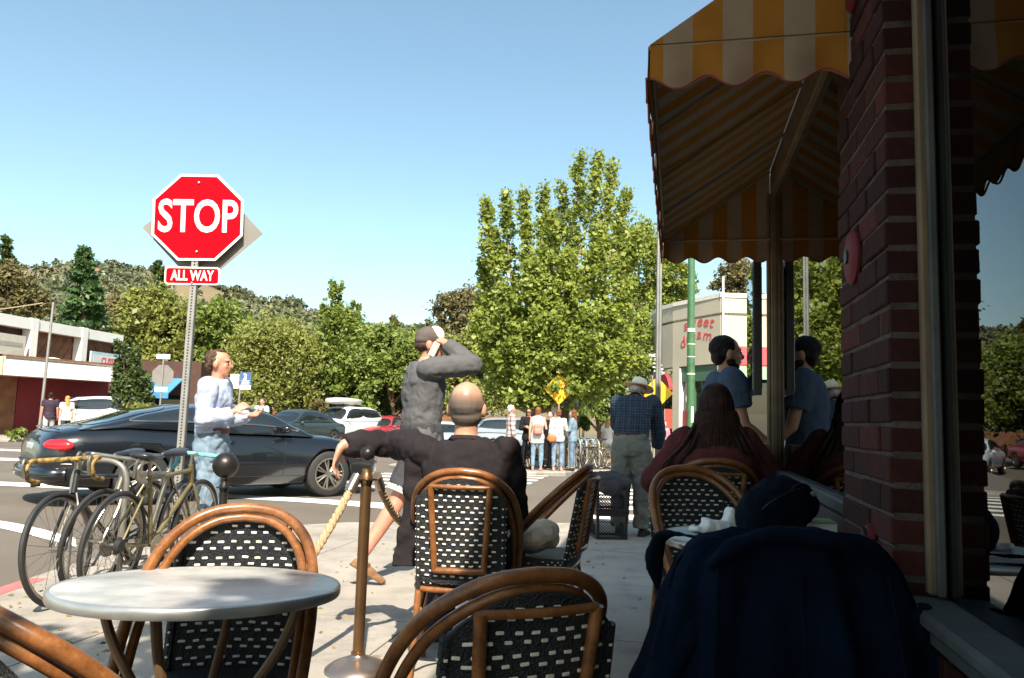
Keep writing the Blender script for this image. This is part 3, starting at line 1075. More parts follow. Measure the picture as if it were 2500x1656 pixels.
def chair(x, y, face, label, s=1.0, tilt=0.0):
    """face: compass direction the sitter looks, degrees from straight ahead, clockwise"""
    o = CHAIR if CHAIRS_USED[0] == 0 else copy_tree(CHAIR)
    CHAIRS_USED[0] += 1
    o.location = (x, y, 0.0)
    o.rotation_euler = (tilt, 0, -R(face))
    o.scale = (s, s, s)
    tag(o, label, 'chair', 'rattan cafe chairs')
    return o
def X(px, Y): return at(px, 1000, Y).x

C_TABLE = (X(505, 1.98), 1.98)
chair(X(572, 2.42) + .085, 2.18, 172, 'rattan chair with black woven back facing us behind the empty round table', .97)
chair(X(1143, 3.56), 3.83, 4, 'rattan chair holding the bald man, its woven back in the middle of the picture', 1.03)
chair(X(1322, 4.4), 4.4, -74, 'rattan chair turned side-on with a canvas bag on its seat', 1.03)
chair(X(1275, 1.58) - .065, 1.82, -23, 'large rattan chair back in the bottom middle foreground', .96)
chair(X(-30, 1.30) + .08, 1.52, 24, 'rattan chair cropped by the bottom left corner', .95)
chair(X(1722, 3.85), 3.75, 170, 'rattan chair facing us behind the cluttered table', 1.05)
chair(X(1740, 4.55), 4.62, 6, 'rattan chair under the seated long-haired woman', 1.08)
chair(X(1905, 1.80), 2.06, 4, 'chair hidden under the blue jacket in the right foreground', .97)

# ---------------------------------------------------------------- tables
table_top_m = pmat('worn_grey_enamel', (0.46, 0.455, 0.425), 0.34, metal=0.2, var=0.38, scale=7, bump=0.10, bscale=45, detail=12)
table_rim_m = pmat('bright_table_rim', (0.55, 0.54, 0.50), 0.3, metal=0.75, var=0.15, scale=14)
table_leg_m = pmat('bent_cane_leg', (0.20, 0.115, 0.055), 0.45, var=0.2, scale=12)
def table(x, y, r, label, h=.735, lean=0.0):
    e = empty('round_table', (x, y, 0), 0.3, label, 'table', 'round cafe tables')
    e.rotation_mode = 'ZXY'; e.rotation_euler = (R(-lean), 0, 0)
    MB().lathe([(0, h - .004), (r - .010, h - .004), (r - .010, h), (0, h)], n=56).build('table_top', table_top_m, e, smooth=True)
    MB().lathe([(r - .0095, h - .026), (r - .003, h - .026), (r, h - .020), (r, h - .005), (r - .004, h + .001), (r - .0095, h + .001), (r - .0095, h - .026)], n=56).build('rim', table_rim_m, e, smooth=True, angle=60)
    MB().lathe([(0, h - .024), (r - .0098, h - .024), (r - .0098, h - .005), (0, h - .005)], n=40).build('underside', table_leg_m, e, smooth=True)
    for k in range(4):
        t = k * math.pi / 2
        c, s = math.cos(t), math.sin(t)
        P = catmull([(c * r * .74, s * r * .74, h - .026), (c * r * .60, s * r * .60, h - .15), (c * r * .26, s * r * .26, h - .34), (c * .05, s * .05, h - .48), (c * r * .22, s * r * .22, h - .62), (c * r * .62, s * r * .62, h - .72), (c * r * .70, s * r * .70, 0)], 6)
        MB().tube(P, .0125, 9).build('leg', table_leg_m, e, smooth=True)
    MB().torus((0, 0, h - .48), (0, 0, 1), .062, .010, 24, 7).build('leg_ring', table_leg_m, e, smooth=True)
    return e
table(C_TABLE[0], C_TABLE[1], .345, 'empty round grey table half in sun in the left foreground', .765, 3.4)
T2 = (X(1850, 2.90), 2.88)
table(T2[0], T2[1], .350, 'round table cluttered with books and a bag beside the brick pier', .80)

# ---------------------------------------------------------------- rope barrier
bronze = pmat('aged_bronze', (0.23, 0.125, 0.06), 0.33, metal=0.85, var=0.25, scale=5)
steel_base = pmat('brushed_base', (0.42, 0.33, 0.26), 0.28, metal=0.9, var=0.12, scale=4)
blackiron = pmat('black_iron', (0.018, 0.015, 0.013), 0.38, metal=0.3, var=0.2, scale=14, bump=0.1)
rope_m = pmat('hemp_rope', (0.46, 0.31, 0.17), 0.85, var=0.25, scale=60, bump=0.5, bscale=200)
def stanchion(x, y, label, ball=.058, pole=bronze, base=steel_base, h=.97):
    e = empty('rope_post', (x, y, 0), 0, label, 'rope post', 'posts of the rope barrier')
    MB().lathe([(0, 0), (.150, 0), (.155, .006), (.152, .014), (.120, .036), (.070, .056), (.036, .070), (.033, .078), (0, .078)], n=40).build('base', base, e, smooth=True, angle=50)
    MB().lathe([(.034, .076), (.034, .088), (.0265, .090), (.0265, h - .13), (.031, h - .128), (.031, h - .09), (.024, h - .08), (.022, h - .055)], n=20).build('pole', pole, e, smooth=True, angle=50)
    MB().lathe([(.036, h - .112), (.052, h - .110), (.052, h - .104), (.036, h - .102)], n=24).build('hook_ring', blackiron, e, smooth=True)
    MB().ell((0, 0, h + ball * .45), (ball, ball, ball), nu=28, nv=16).build('ball', blackiron, e, smooth=True, angle=180)
    return e
S1 = Vector((X(903, 3.82), 3.82, 0))
stanchion(S1.x, S1.y, 'bronze rope post with round base left of the seated bald man', ball=.036, h=1.0)
S2 = Vector((X(560, 5.3), 5.3, 0))
stanchion(S2.x, S2.y, 'black iron rope post with a ball top before the man in pale blue', ball=.086, pole=blackiron, base=blackiron, h=.80)
S3 = Vector((-1.80, 2.30, 0))
S4 = Vector((X(1120, 5.15), 5.15, 0))
stanchion(S4.x, S4.y, 'rope post standing beyond the seated bald man', ball=.046)
stanchion(S3.x, S3.y, 'rope post just outside the left edge of the picture', ball=.046)
def rope(a, b, sag, label, r=.019):
    a, b = Vector(a), Vector(b)
    n = 46
    pts = []
    for k in range(n + 1):
        t = k / n
        p = a.lerp(b, t)
        p.z -= sag * 4 * t * (1 - t)
        pts.append(p)
    m_ = MB()
    for s in range(3):                          # three strands twisted round each other
        q = []
        dense = []
        for k in range(n):
            for j in range(4):
                dense.append(pts[k].lerp(pts[k + 1], j / 4))
        dense.append(pts[-1])
        d0 = 0.0
        for k, p in enumerate(dense):
            if k: d0 += (p - dense[k - 1]).length
            dd = dense[min(k + 1, len(dense) - 1)] - dense[max(k - 1, 0)]
            s_, d_, u_ = frame(dd)
            t = d0 / 0.085 * 2 * math.pi + s * 2 * math.pi / 3
            q.append(p + (s_ * math.cos(t) + u_ * math.sin(t)) * r * .55)
        m_.tube(q, r * .58, 7)
    e = empty('barrier_rope', (a + b) / 2 - Vector((0, 0, sag)), 0, label, 'rope', 'ropes of the barrier')
    o = m_.build('twisted_strands', rope_m, e, smooth=True, angle=180)
    o.location = -Vector(e.location)
    for p, q in ((pts[0], pts[2]), (pts[-1], pts[-3])):
        d = (q - p).normalized()
        c = MB().cyl(p - d * .012, p + d * .075, r * 1.35, n=12).build('end_cap', steel_base, e, smooth=True)
        c.location = -Vector(e.location)
    return e
rope(S1 + Vector((-.045, -.02, .90)), S3 + Vector((.05, .03, .87)), .70, 'twisted hemp rope hanging towards us from the bronze post')
rope(S1 + Vector((.045, .03, .90)), S4 + Vector((-.04, -.03, .87)), .30, 'twisted hemp rope looping behind the seated bald man')

# ---------------------------------------------------------------- stop sign
galv = pmat('galvanised_steel', (0.27, 0.26, 0.24), 0.5, metal=0.4, var=0.15, scale=9)
sign_red = pmat('sign_red', (0.36, 0.0015, 0.008), 0.7, var=0.03, scale=3, spec=0.04)
sign_white = pmat('sign_white', (0.85, 0.82, 0.74), 0.4, var=0.03)
sign_back = pmat('sign_back_aluminium', (0.19, 0.175, 0.155), 0.6, metal=0.1, var=0.10, scale=5)
def perforated_post(name, root, h, w=.058, parent=None, z0=0.0):
    """square steel tube with a row of punched holes down each face"""
    m_ = MB().bbox((0, 0, z0 + (h - z0) / 2), (w, w, h - z0), .004)
    p = m_.build('post', galv, root)
    hm = MB()
    z = z0 + .03
    while z < h - .02:
        for dx, dy in ((0, -1), (0, 1), (1, 0), (-1, 0)):
            ax = Vector((dx, dy, 0))
            hm.lathe([(0, 0), (.0075, 0), (.0075, .0012), (0, .0013)], ax * (w / 2) + Vector((0, 0, z)), 8, ax)
        z += .0254
    o = hm.build('punched_holes', black_m, p); o['kind'] = 'stuff'
    return p
def plate(poly_xy, t, mat, name, root, y, back=None):
    m_ = MB().prism([(x, y, z) for x, z in poly_xy], (0, t, 0))
    return m_.build(name, mat, root)
def ngon(n, r, rot, cz, sx=1.0): return [(r * math.cos(2 * math.pi * k / n + rot) * sx, cz + r * math.sin(2 * math.pi * k / n + rot)) for k in range(n)]
def rrect(w, h, r, cz, n=5, cx=0.0):
    out = []
    for sx, sz, a0 in ((1, -1, -90), (1, 1, 0), (-1, 1, 90), (-1, -1, 180)):
        for k in range(n + 1):
            a = R(a0 + 90 * k / n)
            out.append((cx + sx * (w / 2 - r) + r * math.cos(a), cz + sz * (h / 2 - r) + r * math.sin(a)))
    return out
PS = Vector((at(430, 1235, 6.6).x, 6.6, 0))
ss = empty('stop_sign', PS, R(5), 'red octagonal STOP sign with an ALL WAY plate on a perforated post', 'sign')
ss.rotation_euler = (R(-.5), R(.2), R(5))
perforated_post('post', ss, 3.20)
sgn_c = 2.86
RO = .381 / math.cos(R(22.5))
tilt = empty('tilt', (0, 0, 0))
bpy.data.objects.remove(tilt)
sp = plate(ngon(8, RO, R(22.5), 0), .003, sign_white, 'stop_plate', ss, -.036)
sp.location = (0, 0, sgn_c); sp.rotation_euler = (0, R(-2.4), 0)
plate(ngon(8, RO * .945, R(22.5), 0), .002, sign_red, 'red_face', sp, -.0383)
text_obj('lettering', 'STOP', .400, sign_white, sp, (0, -.0392, -.005), (R(90), 0, 0), .0006, .0075, .70)
bolt_m = pmat('bolt', (0.6, 0.58, 0.55), 0.3, metal=0.9, var=0)
for z in (.305, -.305):
    MB().ell((0, -.042, z), (.012, .008, .012)).build('bolt', bolt_m, sp, smooth=True)
ap = plate(rrect(.46, .155, .03, 0), .003, sign_white, 'all_way_plate', ss, -.036)
ap.location = (-.008, 0, sgn_c - .515); ap.rotation_euler = (0, R(-1.7), 0)
plate(rrect(.434, .129, .022, 0), .002, sign_red, 'red_face', ap, -.0383)
text_obj('lettering', 'ALL WAY', .122, sign_white, ap, (0, -.0392, -.002), (R(90), 0, 0), .0006, .003, .68)
for z in (.062, -.062):
    MB().ell((0, -.042, z), (.009, .007, .009)).build('bolt', bolt_m, ap, smooth=True)
dm = plate([(0, -.51), (.055, -.455), (.455, -.055), (.51, 0), (.455, .055), (.055, .455), (0, .51), (-.055, .455), (-.455, .055), (-.51, 0), (-.455, -.055), (-.055, -.455)], .003, sign_back, 'diamond_plate_back', ss, .034)
dm.location = (.03, 0, sgn_c - .10)

# the tall thin post on the right, beside the old man
PT = Vector((at(1605, 1100, 8.9).x, 8.9, 0))
tp = empty('steel_post', PT, 0, 'tall bare perforated steel post rising beside the man in the straw hat', 'post')
perforated_post('post', tp, 4.05, .056)
# ---------------------------------------------------------------- things on and by the cafe tables
navy = pmat('navy_cloth', (0.003, 0.0065, 0.012), 0.9, var=0.35, scale=12, bump=0.3, bscale=220, spec=.08)
blue_jacket_m = pmat('blue_fleece', (0.0022, 0.0062, 0.0150), 0.95, var=0.35, scale=7, bump=0.35, bscale=260, spec=.06)
canvas_m = pmat('natural_canvas', (0.50, 0.44, 0.35), 0.9, var=0.15, scale=9, bump=0.4, bscale=160)
blackcloth = pmat('black_cloth', (0.010, 0.009, 0.010), 0.9, spec=.1, var=0.3, scale=10, bump=0.3, bscale=150)
paper_m = pmat('white_paper', (0.74, 0.72, 0.66), 0.8, var=0.06, scale=8)

# jacket over the foreground chair
jx, jy = X(1895, 1.78), 1.78
jk = empty('blue_jacket', (jx, jy, 0.30), R(-4), 'dark blue fleece jacket draped over the chair in the right foreground', 'jacket')
def jack_ring(z, wl, wr, d, seed, fold):
    out = []
    n = 96
    for k in range(n):
        t = 2 * math.pi * k / n
        c, s = math.cos(t), math.sin(t)
        w_ = wr if c > 0 else wl
        x = math.copysign(abs(c) ** .8, c) * w_
        y = math.copysign(abs(s) ** .75, s) * d
        f = fold * (math.sin(t * 9 + .6 + z * 1.2) * .6 + math.sin(t * 15 + z * 2.1 + 1.0) * .4)
        out.append((x * (1 + f * .5), y + f * .22 * (1 if s > 0 else -1), z))
    return out
zz = [(-.02, .36, .34, .15, .26), (.12, .335, .335, .14, .24), (.26, .310, .32, .125, .20), (.38, .285, .31, .112, .16), (.48, .258, .295, .10, .12), (.56, .245, .280, .090, .07), (.615, .220, .258, .080, .05), (.652, .175, .215, .064, .03), (.672, .10, .14, .04, .02)]
m_ = MB().loft([jack_ring(z, wl, wr, d, k, f) for k, (z, wl, wr, d, f) in enumerate(zz)])
o = m_.build('jacket_body', blue_jacket_m, jk, smooth=True, angle=180)
cl_ = MB().tube(catmull([(-.17, -.085, .60), (-.10, -.10, .655), (0, -.10, .675), (.10, -.10, .665), (.19, -.085, .615)], 5), [.020, .026, .030, .032, .033, .034, .034, .034, .034, .034, .034, .034, .034, .034, .034, .033, .032, .030, .028, .026, .020], 10, flat=.55)
soft(cl_, 'collar', blue_jacket_m, jk, .007, 3, .016, .05)
for sx_s in (-.15, .02, .20):
    MB().tube(catmull([(sx_s, -.105, .60), (sx_s * 1.08, -.135, .42), (sx_s * 1.16, -.158, .22), (sx_s * 1.22, -.175, .0)], 8), .0045, 5).build('seam', blue_jacket_m, jk, smooth=True)
sb = o.modifiers.new('sub', 'SUBSURF'); sb.levels = sb.render_levels = 1
t_ = bpy.data.textures.new('jacketfolds', 'CLOUDS'); t_.noise_scale = .10
dp = o.modifiers.new('d', 'DISPLACE'); dp.texture = t_; dp.strength = .045; dp.texture_coords = 'LOCAL'
m_ = MB().tube(catmull([(-.18, -.02, .50), (-.26, -.06, .36), (-.31, -.07, .20), (-.37, -.05, .03), (-.43, -.03, -.12)], 6), [.040 + .004 * math.sin(k * .9) for k in range(25)], 12)
soft(m_, 'sleeve', blue_jacket_m, jk, .012, 3, .02, .07)
m_ = MB().tube(catmull([(.27, -.02, .52), (.33, -.03, .36), (.36, -.03, .18), (.37, -.03, .0)], 6), .055, 12)
soft(m_, 'sleeve', blue_jacket_m, jk, .012, 3, .02, .07)

# dark bag on the second table
TZ = .802
bx_, by_ = X(1885, 2.72), 2.72
bag = empty('navy_bag', (bx_, by_, TZ), R(20), 'rounded navy cloth bag slumped on the cluttered table', 'bag')
m_ = MB().ell((0, 0, .105), (.135, .095, .105)).ell((.05, .02, .150), (.120, .085, .080)).ell((-.06, -.01, .095), (.090, .085, .09)).ell((.13, .03, .125), (.09, .065, .065))
soft(m_, 'bag_body', navy, bag, .008, 6, .022, .06)
MB().tube(catmull([(.02, -.04, .165), (.06, -.05, .205), (.11, -.04, .200), (.16, -.01, .16), (.19, .01, .11)], 6), .011, 8, flat=.4).build('strap', blackcloth, bag, smooth=True)
MB().tube(catmull([(-.12, -.06, .10), (-.08, -.085, .15), (0, -.088, .185), (.07, -.075, .20)], 5), .0025, 5).build('zip', black_m, bag, smooth=True)
MB().bbox((.125, -.055, .175), (.020, .006, .012), .002, Matrix.Rotation(R(35), 3, 'Y')).build('buckle', bolt_m, bag)
def book(x, y, z, w, d, h, rz, cover, label):
    e = empty('book', (x, y, z), rz, label, 'book', 'books on the cluttered table')
    MB().bbox((0, 0, h / 2), (w - .008, d - .008, h - .006), .001).build('pages', paper_m, e)
    m2 = MB(); m2.bbox((0, 0, .0015), (w, d, .003), .0008); m2.bbox((0, 0, h - .0015), (w, d, .003), .0008); m2.bbox((w / 2 - .0015, 0, h / 2), (.003, d, h), .0008)
    m2.build('cover', cover, e)
    return e
bkx, bky = X(2010, 2.86), 2.84
book(bkx, bky, TZ, .20, .15, .036, R(8), pmat('dark_cover', (0.03, 0.06, 0.07), 0.5), 'thick lower book of the pair on the cluttered table')
book(bkx + .005, bky + .005, TZ + .037, .195, .14, .034, R(-3), pmat('green_cover', (0.20, 0.30, 0.10), 0.45, var=0.4, scale=18), 'upper book with a green and cream cover on the cluttered table')
e = empty('folded_cloth', (X(1755, 2.95), 3.0, TZ), R(15), 'crumpled white napkins and wrappers on the cluttered table', 'napkin')
m_ = MB().bbox((0, 0, .022), (.10, .07, .04), .006, Matrix.Rotation(R(12), 3, 'Y')).bbox((.07, .01, .045), (.05, .05, .08), .004, Matrix.Rotation(R(25), 3, 'Y')).bbox((-.06, -.01, .012), (.08, .06, .02), .004)
soft(m_, 'crumpled_sheet', paper_m, e, .006, 2, .02, .04)
e = empty('paper_sheets', (X(1760, 2.75), 2.72, TZ), R(5), 'grey open newspaper pages lying on the cluttered table', 'paper')
MB().grid(lambda s, t: ((s - .5) * .34, (t - .5) * .24, .004 + .006 * math.sin(s * 5) * math.cos(t * 4)), 14, 8).build('page', paper_m, e, smooth=True)
sx_, sy_ = X(1640, 2.72), 2.72
e = empty('dark_scarf', (sx_, sy_, TZ), 0, 'dark cloth lying across the cluttered table and hanging off its left edge', 'scarf')
m_ = MB().tube(catmull([(.33, .03, .014), (.20, -.02, .016), (.08, -.05, .022), (.02, -.02, .028), (-.03, .02, .01), (-.05, .03, -.07), (-.035, .03, -.17)], 6), [.010, .010, .010, .011, .011, .011, .011, .012, .013, .014, .015, .016, .017, .017, .017, .018, .018, .019, .020, .022, .024, .027, .030, .034, .036, .040, .042, .046, .048, .048, .046, .042, .038, .034, .028, .022, .016], 10, flat=.45)
soft(m_, 'cloth_fold', navy, e, .007, 4, .018, .05)

# canvas bag on the turned chair, phone-dark pouch beside it
e = empty('canvas_bag', (X(1300, 4.35), 4.33, .485), R(10), 'pale canvas bag lying on the seat of the side-on chair', 'bag')
m_ = MB().ell((0, 0, .08), (.17, .12, .085)).ell((.08, .02, .12), (.09, .09, .06)).ell((-.09, 0, .06), (.10, .10, .055))
soft(m_, 'bag_body', canvas_m, e, .009, 4, .04, .08)
m_ = MB().ell((-.10, -.03, .165), (.075, .05, .045)).ell((-.06, 0, .15), (.06, .05, .04))
soft(m_, 'dark_pouch', blackcloth, e, .009, 4, .015, .06)

# milk crates by the old man
crate_m = pmat('black_crate_plastic', (0.016, 0.014, 0.013), 0.5, var=0.2, scale=20)
def crate(x, y, z, rz, label, w=.33, h=.28):
    e = empty('milk_crate', (x, y, z), rz, label, 'crate', 'black milk crates by the kerb')
    m_ = MB()
    for sx in (-1, 1):
        for sy in (-1, 1):
            m_.bbox((sx * (w / 2 - .016), sy * (w / 2 - .016), h / 2), (.032, .032, h), .003)
    for zz_, th in ((.014, .028), (h - .022, .044)):
        for s in (-1, 1):
            m_.bbox((0, s * (w / 2 - .009), zz_), (w - .064, .018, th), .002)
            m_.bbox((s * (w / 2 - .009), 0, zz_), (.018, w - .064, th), .002)
    m_.build('frame', crate_m, e)
    for name, ax, s in (('lattice_side', 0, -1), ('lattice_side', 0, 1), ('lattice_side', 1, -1), ('lattice_side', 1, 1)):
        g = MB()
        n = 9
        for k in range(-n, n + 1):
            for dr in (-1, 1):
                c = k * (w - .06) / n
                pts = []
                z0, z1 = .03, h * .52
                a, b = c - dr * (z1 - z0) / 2 / 1.0, c + dr * (z1 - z0) / 2
                lim = w / 2 - .033
                ta, tb = 0.0, 1.0
                if a == b: continue
                for bound in (-lim, lim):
                    t = (bound - a) / (b - a)
                    if (b > a) == (bound > 0): tb = min(tb, t)
                    else: ta = max(ta, t)
                if tb - ta < .02: continue
                p = (a + (b - a) * ta, z0 + (z1 - z0) * ta); q = (a + (b - a) * tb, z0 + (z1 - z0) * tb)
                off = s * (w / 2 - .009) + dr * .0015
                if ax == 0: g.cyl((p[0], off, p[1]), (q[0], off, q[1]), .0032, n=4)
                else: g.cyl((off, p[0], p[1]), (off, q[0], q[1]), .0032, n=4)
        g.build(name, crate_m, e)
    return e
cx_, cy_ = X(1490, 8.35), 8.35
crate(cx_, cy_, 0, R(6), 'lower black milk crate left of the old man in the straw hat')
crate(cx_ + .005, cy_, .283, R(3), 'upper black milk crate with a grey jacket over it')
e = empty('grey_jacket', (cx_, cy_, .568), 0, 'dark grey jacket bundled on the two black milk crates', 'jacket')
m_ = MB().ell((0, 0, .04), (.20, .19, .075)).ell((-.15, -.03, -.01), (.10, .13, .06)).ell((.12, -.06, .0), (.10, .14, .07)).ell((0, -.17, -.04), (.13, .05, .09))
soft(m_, 'bundled_cloth', pmat('charcoal_cloth', (0.035, 0.034, 0.037), .9, var=.3, scale=9, bump=.3), e, .014, 3, .06, .10)
cx2, cy2 = X(1655, 8.75), 8.75
crate(cx2, cy2, 0, R(-8), 'lower black milk crate right of the old man in the straw hat')
crate(cx2, cy2, .283, R(-4), 'upper black milk crate right of the old man under the leaflets')
e = empty('newspaper_bundle', (cx2, cy2, .567), R(10), 'stack of white leaflets on the crates right of the old man', 'paper')
for k in range(5):
    MB().bbox((rnd.uniform(-.01, .01), rnd.uniform(-.01, .01), .022 + k * .045), (.26, .20, .042), .004, Matrix.Rotation(rnd.uniform(-.1, .1), 3, 'Z')).build('leaflet_pile', paper_m, e)

# ---------------------------------------------------------------- bicycles at the kerb
rubber = pmat('black_rubber', (0.018, 0.017, 0.017), 0.7, var=0.2, scale=20)
chrome = pmat('worn_alloy', (0.32, 0.29, 0.24), 0.35, metal=0.9, var=0.2, scale=9)
olive = pmat('olive_frame', (0.16, 0.13, 0.06), 0.35, metal=0.3, var=0.3, scale=8)
saddle_m = pmat('black_saddle', (0.02, 0.022, 0.026), 0.35, var=0.2)
turq = pmat('turquoise_tape', (0.14, 0.42, 0.45), 0.6, var=0.2, scale=30, bump=0.4, bscale=90)
tapemix = pmat('multicolour_tape', (0.02, 0.02, 0.012), 0.6, var=0.0, scale=26, col2=(0.42, 0.26, 0.06), detail=1)
def bike(x, y, rz, label, frame_mat, tape, lean=0.0, tube_r=.015):
    """front of the bicycle towards +y of its own frame"""
    e = empty('bicycle', (x, y, 0), rz, label, 'bicycle', 'bicycles at the rack by the kerb')
    e.rotation_euler = (0, lean, rz)
    r = .34
    rear, front = Vector((0, -.50, r)), Vector((0, .52, r))
    for nm, c in (('rear_wheel', rear), ('front_wheel', front)):
        wl = MB().torus(c, (1, 0, 0), r - .016, .016, 56, 8).build(nm, rubber, e, smooth=True)
        MB().torus(c, (1, 0, 0), r - .040, .010, 56, 6).build('rim', chrome, wl, smooth=True)
        sp_ = MB()
        for k in range(28):
            t = 2 * math.pi * k / 28
            s = .028 * (1 if k % 2 else -1)
            sp_.cyl(c + Vector((s, .018 * math.cos(t + .6 * s * 30), .018 * math.sin(t + .6 * s * 30))), c + Vector((0, (r - .045) * math.cos(t), (r - .045) * math.sin(t))), .0016, n=4)
        o = sp_.build('spokes', chrome, wl)
        MB().cyl(c + Vector((-.05, 0, 0)), c + Vector((.05, 0, 0)), .014, n=10).build('hub', chrome, wl, smooth=True)
    bb, seat_t = Vector((0, -.07, .28)), Vector((0, -.20, .76))
    hd_t, hd_b = Vector((0, .33, .80)), Vector((0, .37, .66))
    fm = MB()
    for a, b, rr_ in ((bb, seat_t, 1), (seat_t - Vector((0, 0, .03)), hd_t - Vector((0, .0, .04)), 1), (bb, hd_b, 1.15), (hd_t, hd_b, 1.25)):
        fm.cyl(a, b, tube_r * rr_, n=10)
    for s in (-1, 1):
        fm.cyl(bb + Vector((s * .03, 0, 0)), rear + Vector((s * .045, 0, 0)), .009, n=8)
        fm.cyl(seat_t + Vector((s * .014, 0, -.03)), rear + Vector((s * .045, 0, 0)), .008, n=8)
        fm.tube(catmull([hd_b + Vector((s * .02, 0, 0)), hd_b + Vector((s * .045, .03, -.10)), front + Vector((s * .048, -.02, .06)), front + Vector((s * .048, 0, 0))], 4), .010, 8)
    fm.build('frame', frame_mat, e, smooth=True)
    MB().cyl(seat_t, seat_t + Vector((0, -.03, .11)), .013, n=8).build('seat_post', chrome, e, smooth=True)
    sd = MB().loft([[(w_ * math.cos(t) , yy, .885 + h_ * math.sin(t) + dz) for t in [2 * math.pi * k / 14 for k in range(14)]] for yy, w_, h_, dz in ((-.37, .04, .012, .012), (-.35, .075, .024, .01), (-.28, .078, .028, 0), (-.20, .05, .024, -.004), (-.10, .022, .02, -.006), (-.07, .012, .012, -.008))])
    sd.build('saddle', saddle_m, e, smooth=True, angle=180)
    st = MB().cyl(hd_t, hd_t + Vector((0, .0, .07)), .012, n=8).cyl(hd_t + Vector((0, 0, .065)), hd_t + Vector((0, .085, .075)), .014, n=8)
    st.build('stem', chrome, e, smooth=True)
    c = hd_t + Vector((0, .085, .075))
    hb = MB()
    for s in (-1, 1):
        P = catmull([c, c + Vector((s * .10, 0, 0)), c + Vector((s * .195, .005, 0)), c + Vector((s * .21, .06, -.005)), c + Vector((s * .21, .10, -.05)), c + Vector((s * .21, .075, -.115)), c + Vector((s * .21, -.01, -.135))], 6)
        hb.tube(P, .0155, 9)
    hb.build('drop_bar', tape, e, smooth=True)
    for s in (-1, 1):
        bl = MB()
        bl.tube(catmull([c + Vector((s * .21, .085, -.01)), c + Vector((s * .21, .115, .015)), c + Vector((s * .21, .135, -.03)), c + Vector((s * .205, .125, -.10))], 4), .009, 7)
        bl.build('brake_lever', chrome, e, smooth=True)
    cr = MB().lathe([(0, -.003), (.085, -.003), (.085, .003), (0, .003)], bb + Vector((.052, 0, 0)), 30, (1, 0, 0))
    cr.cyl(bb + Vector((-.06, 0, 0)), bb + Vector((.06, 0, 0)), .018, n=10)
    for s in (-1, 1):
        cr.cyl(bb + Vector((s * .065, 0, 0)), bb + Vector((s * .07, s * .12, -.115)), .009, n=7)
        cr.bbox(bb + Vector((s * .115, s * .12, -.115)), (.09, .06, .018), .004)
    cr.build('cranks', chrome, e, smooth=True)
    ct = MB().lathe([(0, -.012), (.055, -.012), (.036, .012), (0, .012)], rear + Vector((.042, 0, 0)), 24, (1, 0, 0))
    ct.build('sprockets', rubber, e, smooth=True)
    MB().tube([rear + Vector((.05, .0, .036)), bb + Vector((.052, 0, .083)), bb + Vector((.052, .083, 0)), bb + Vector((.052, 0, -.083)), rear + Vector((.05, .05, -.10)), rear + Vector((.05, 0, -.036))], .005, 5, closed=True).build('chain', rubber, e)
    return e
bike(X(250, 5.0) + .16, 5.52, R(-6), 'olive bicycle with turquoise drop handlebars at the kerb', olive, turq, lean=R(4))
bike(X(108, 4.9) + .26, 5.36, R(176), 'black bicycle with multicoloured handlebar tape, nearest the left edge', pmat('black_frame_paint', (0.02, 0.02, 0.022), .3, var=.1), tapemix, lean=R(5))
bike(X(330, 5.4) - .02, 5.66, R(172), 'silver bicycle tangled between the other two at the kerb', chrome, chrome, lean=R(-5), tube_r=.020)
rk = empty('bike_rack', (X(268, 5.3), 5.25, 0), R(-4), 'grey steel hoop bike rack among the bicycles', 'bike rack')
P = catmull([(-.18, 0, 0), (-.18, 0, .5), (-.18, 0, .74), (-.10, 0, .84), (.10, 0, .84), (.18, 0, .74), (.18, 0, .5), (.18, 0, 0)], 6)
MB().tube(P, .019, 12).build('hoop', pmat('dull_rack_steel', (.20, .19, .17), .5, metal=.4, var=.2), rk, smooth=True)
for s in (-1, 1): MB().lathe([(0, 0), (.07, 0), (.07, .01), (0, .011)], (s * .18, 0, 0), 20).build('foot_plate', galv, rk)
# ---------------------------------------------------------------- people
def skin(name, c): return pmat('skin_' + name, c, 0.5, var=0.10, scale=18, bump=0.06, bscale=120)
SK_RED = skin('ruddy', (0.52, 0.22, 0.14))
SK_PALE = skin('pale', (0.58, 0.33, 0.23))
SK_TAN = skin('tan', (0.40, 0.20, 0.12))
def cloth(name, c, var=.12, rough=.9, bump=.25, bscale=140, scale=9): return pmat('cloth_' + name, c, rough, var=var, scale=scale, bump=bump, bscale=bscale, spec=.15)
def hairmat(name, c, c2=None):
    m_ = pmat('hair_' + name, c, .65, var=.35, scale=30, col2=c2, spec=.2)
    return m_
SHOE = cloth('shoe_dark', (0.02, 0.018, 0.016), rough=.5)
JEANS = cloth('jeans', (0.10, 0.16, 0.26), var=.35, scale=5)
JEANS_L = cloth('light_jeans', (0.16, 0.24, 0.32), var=.3, scale=6)

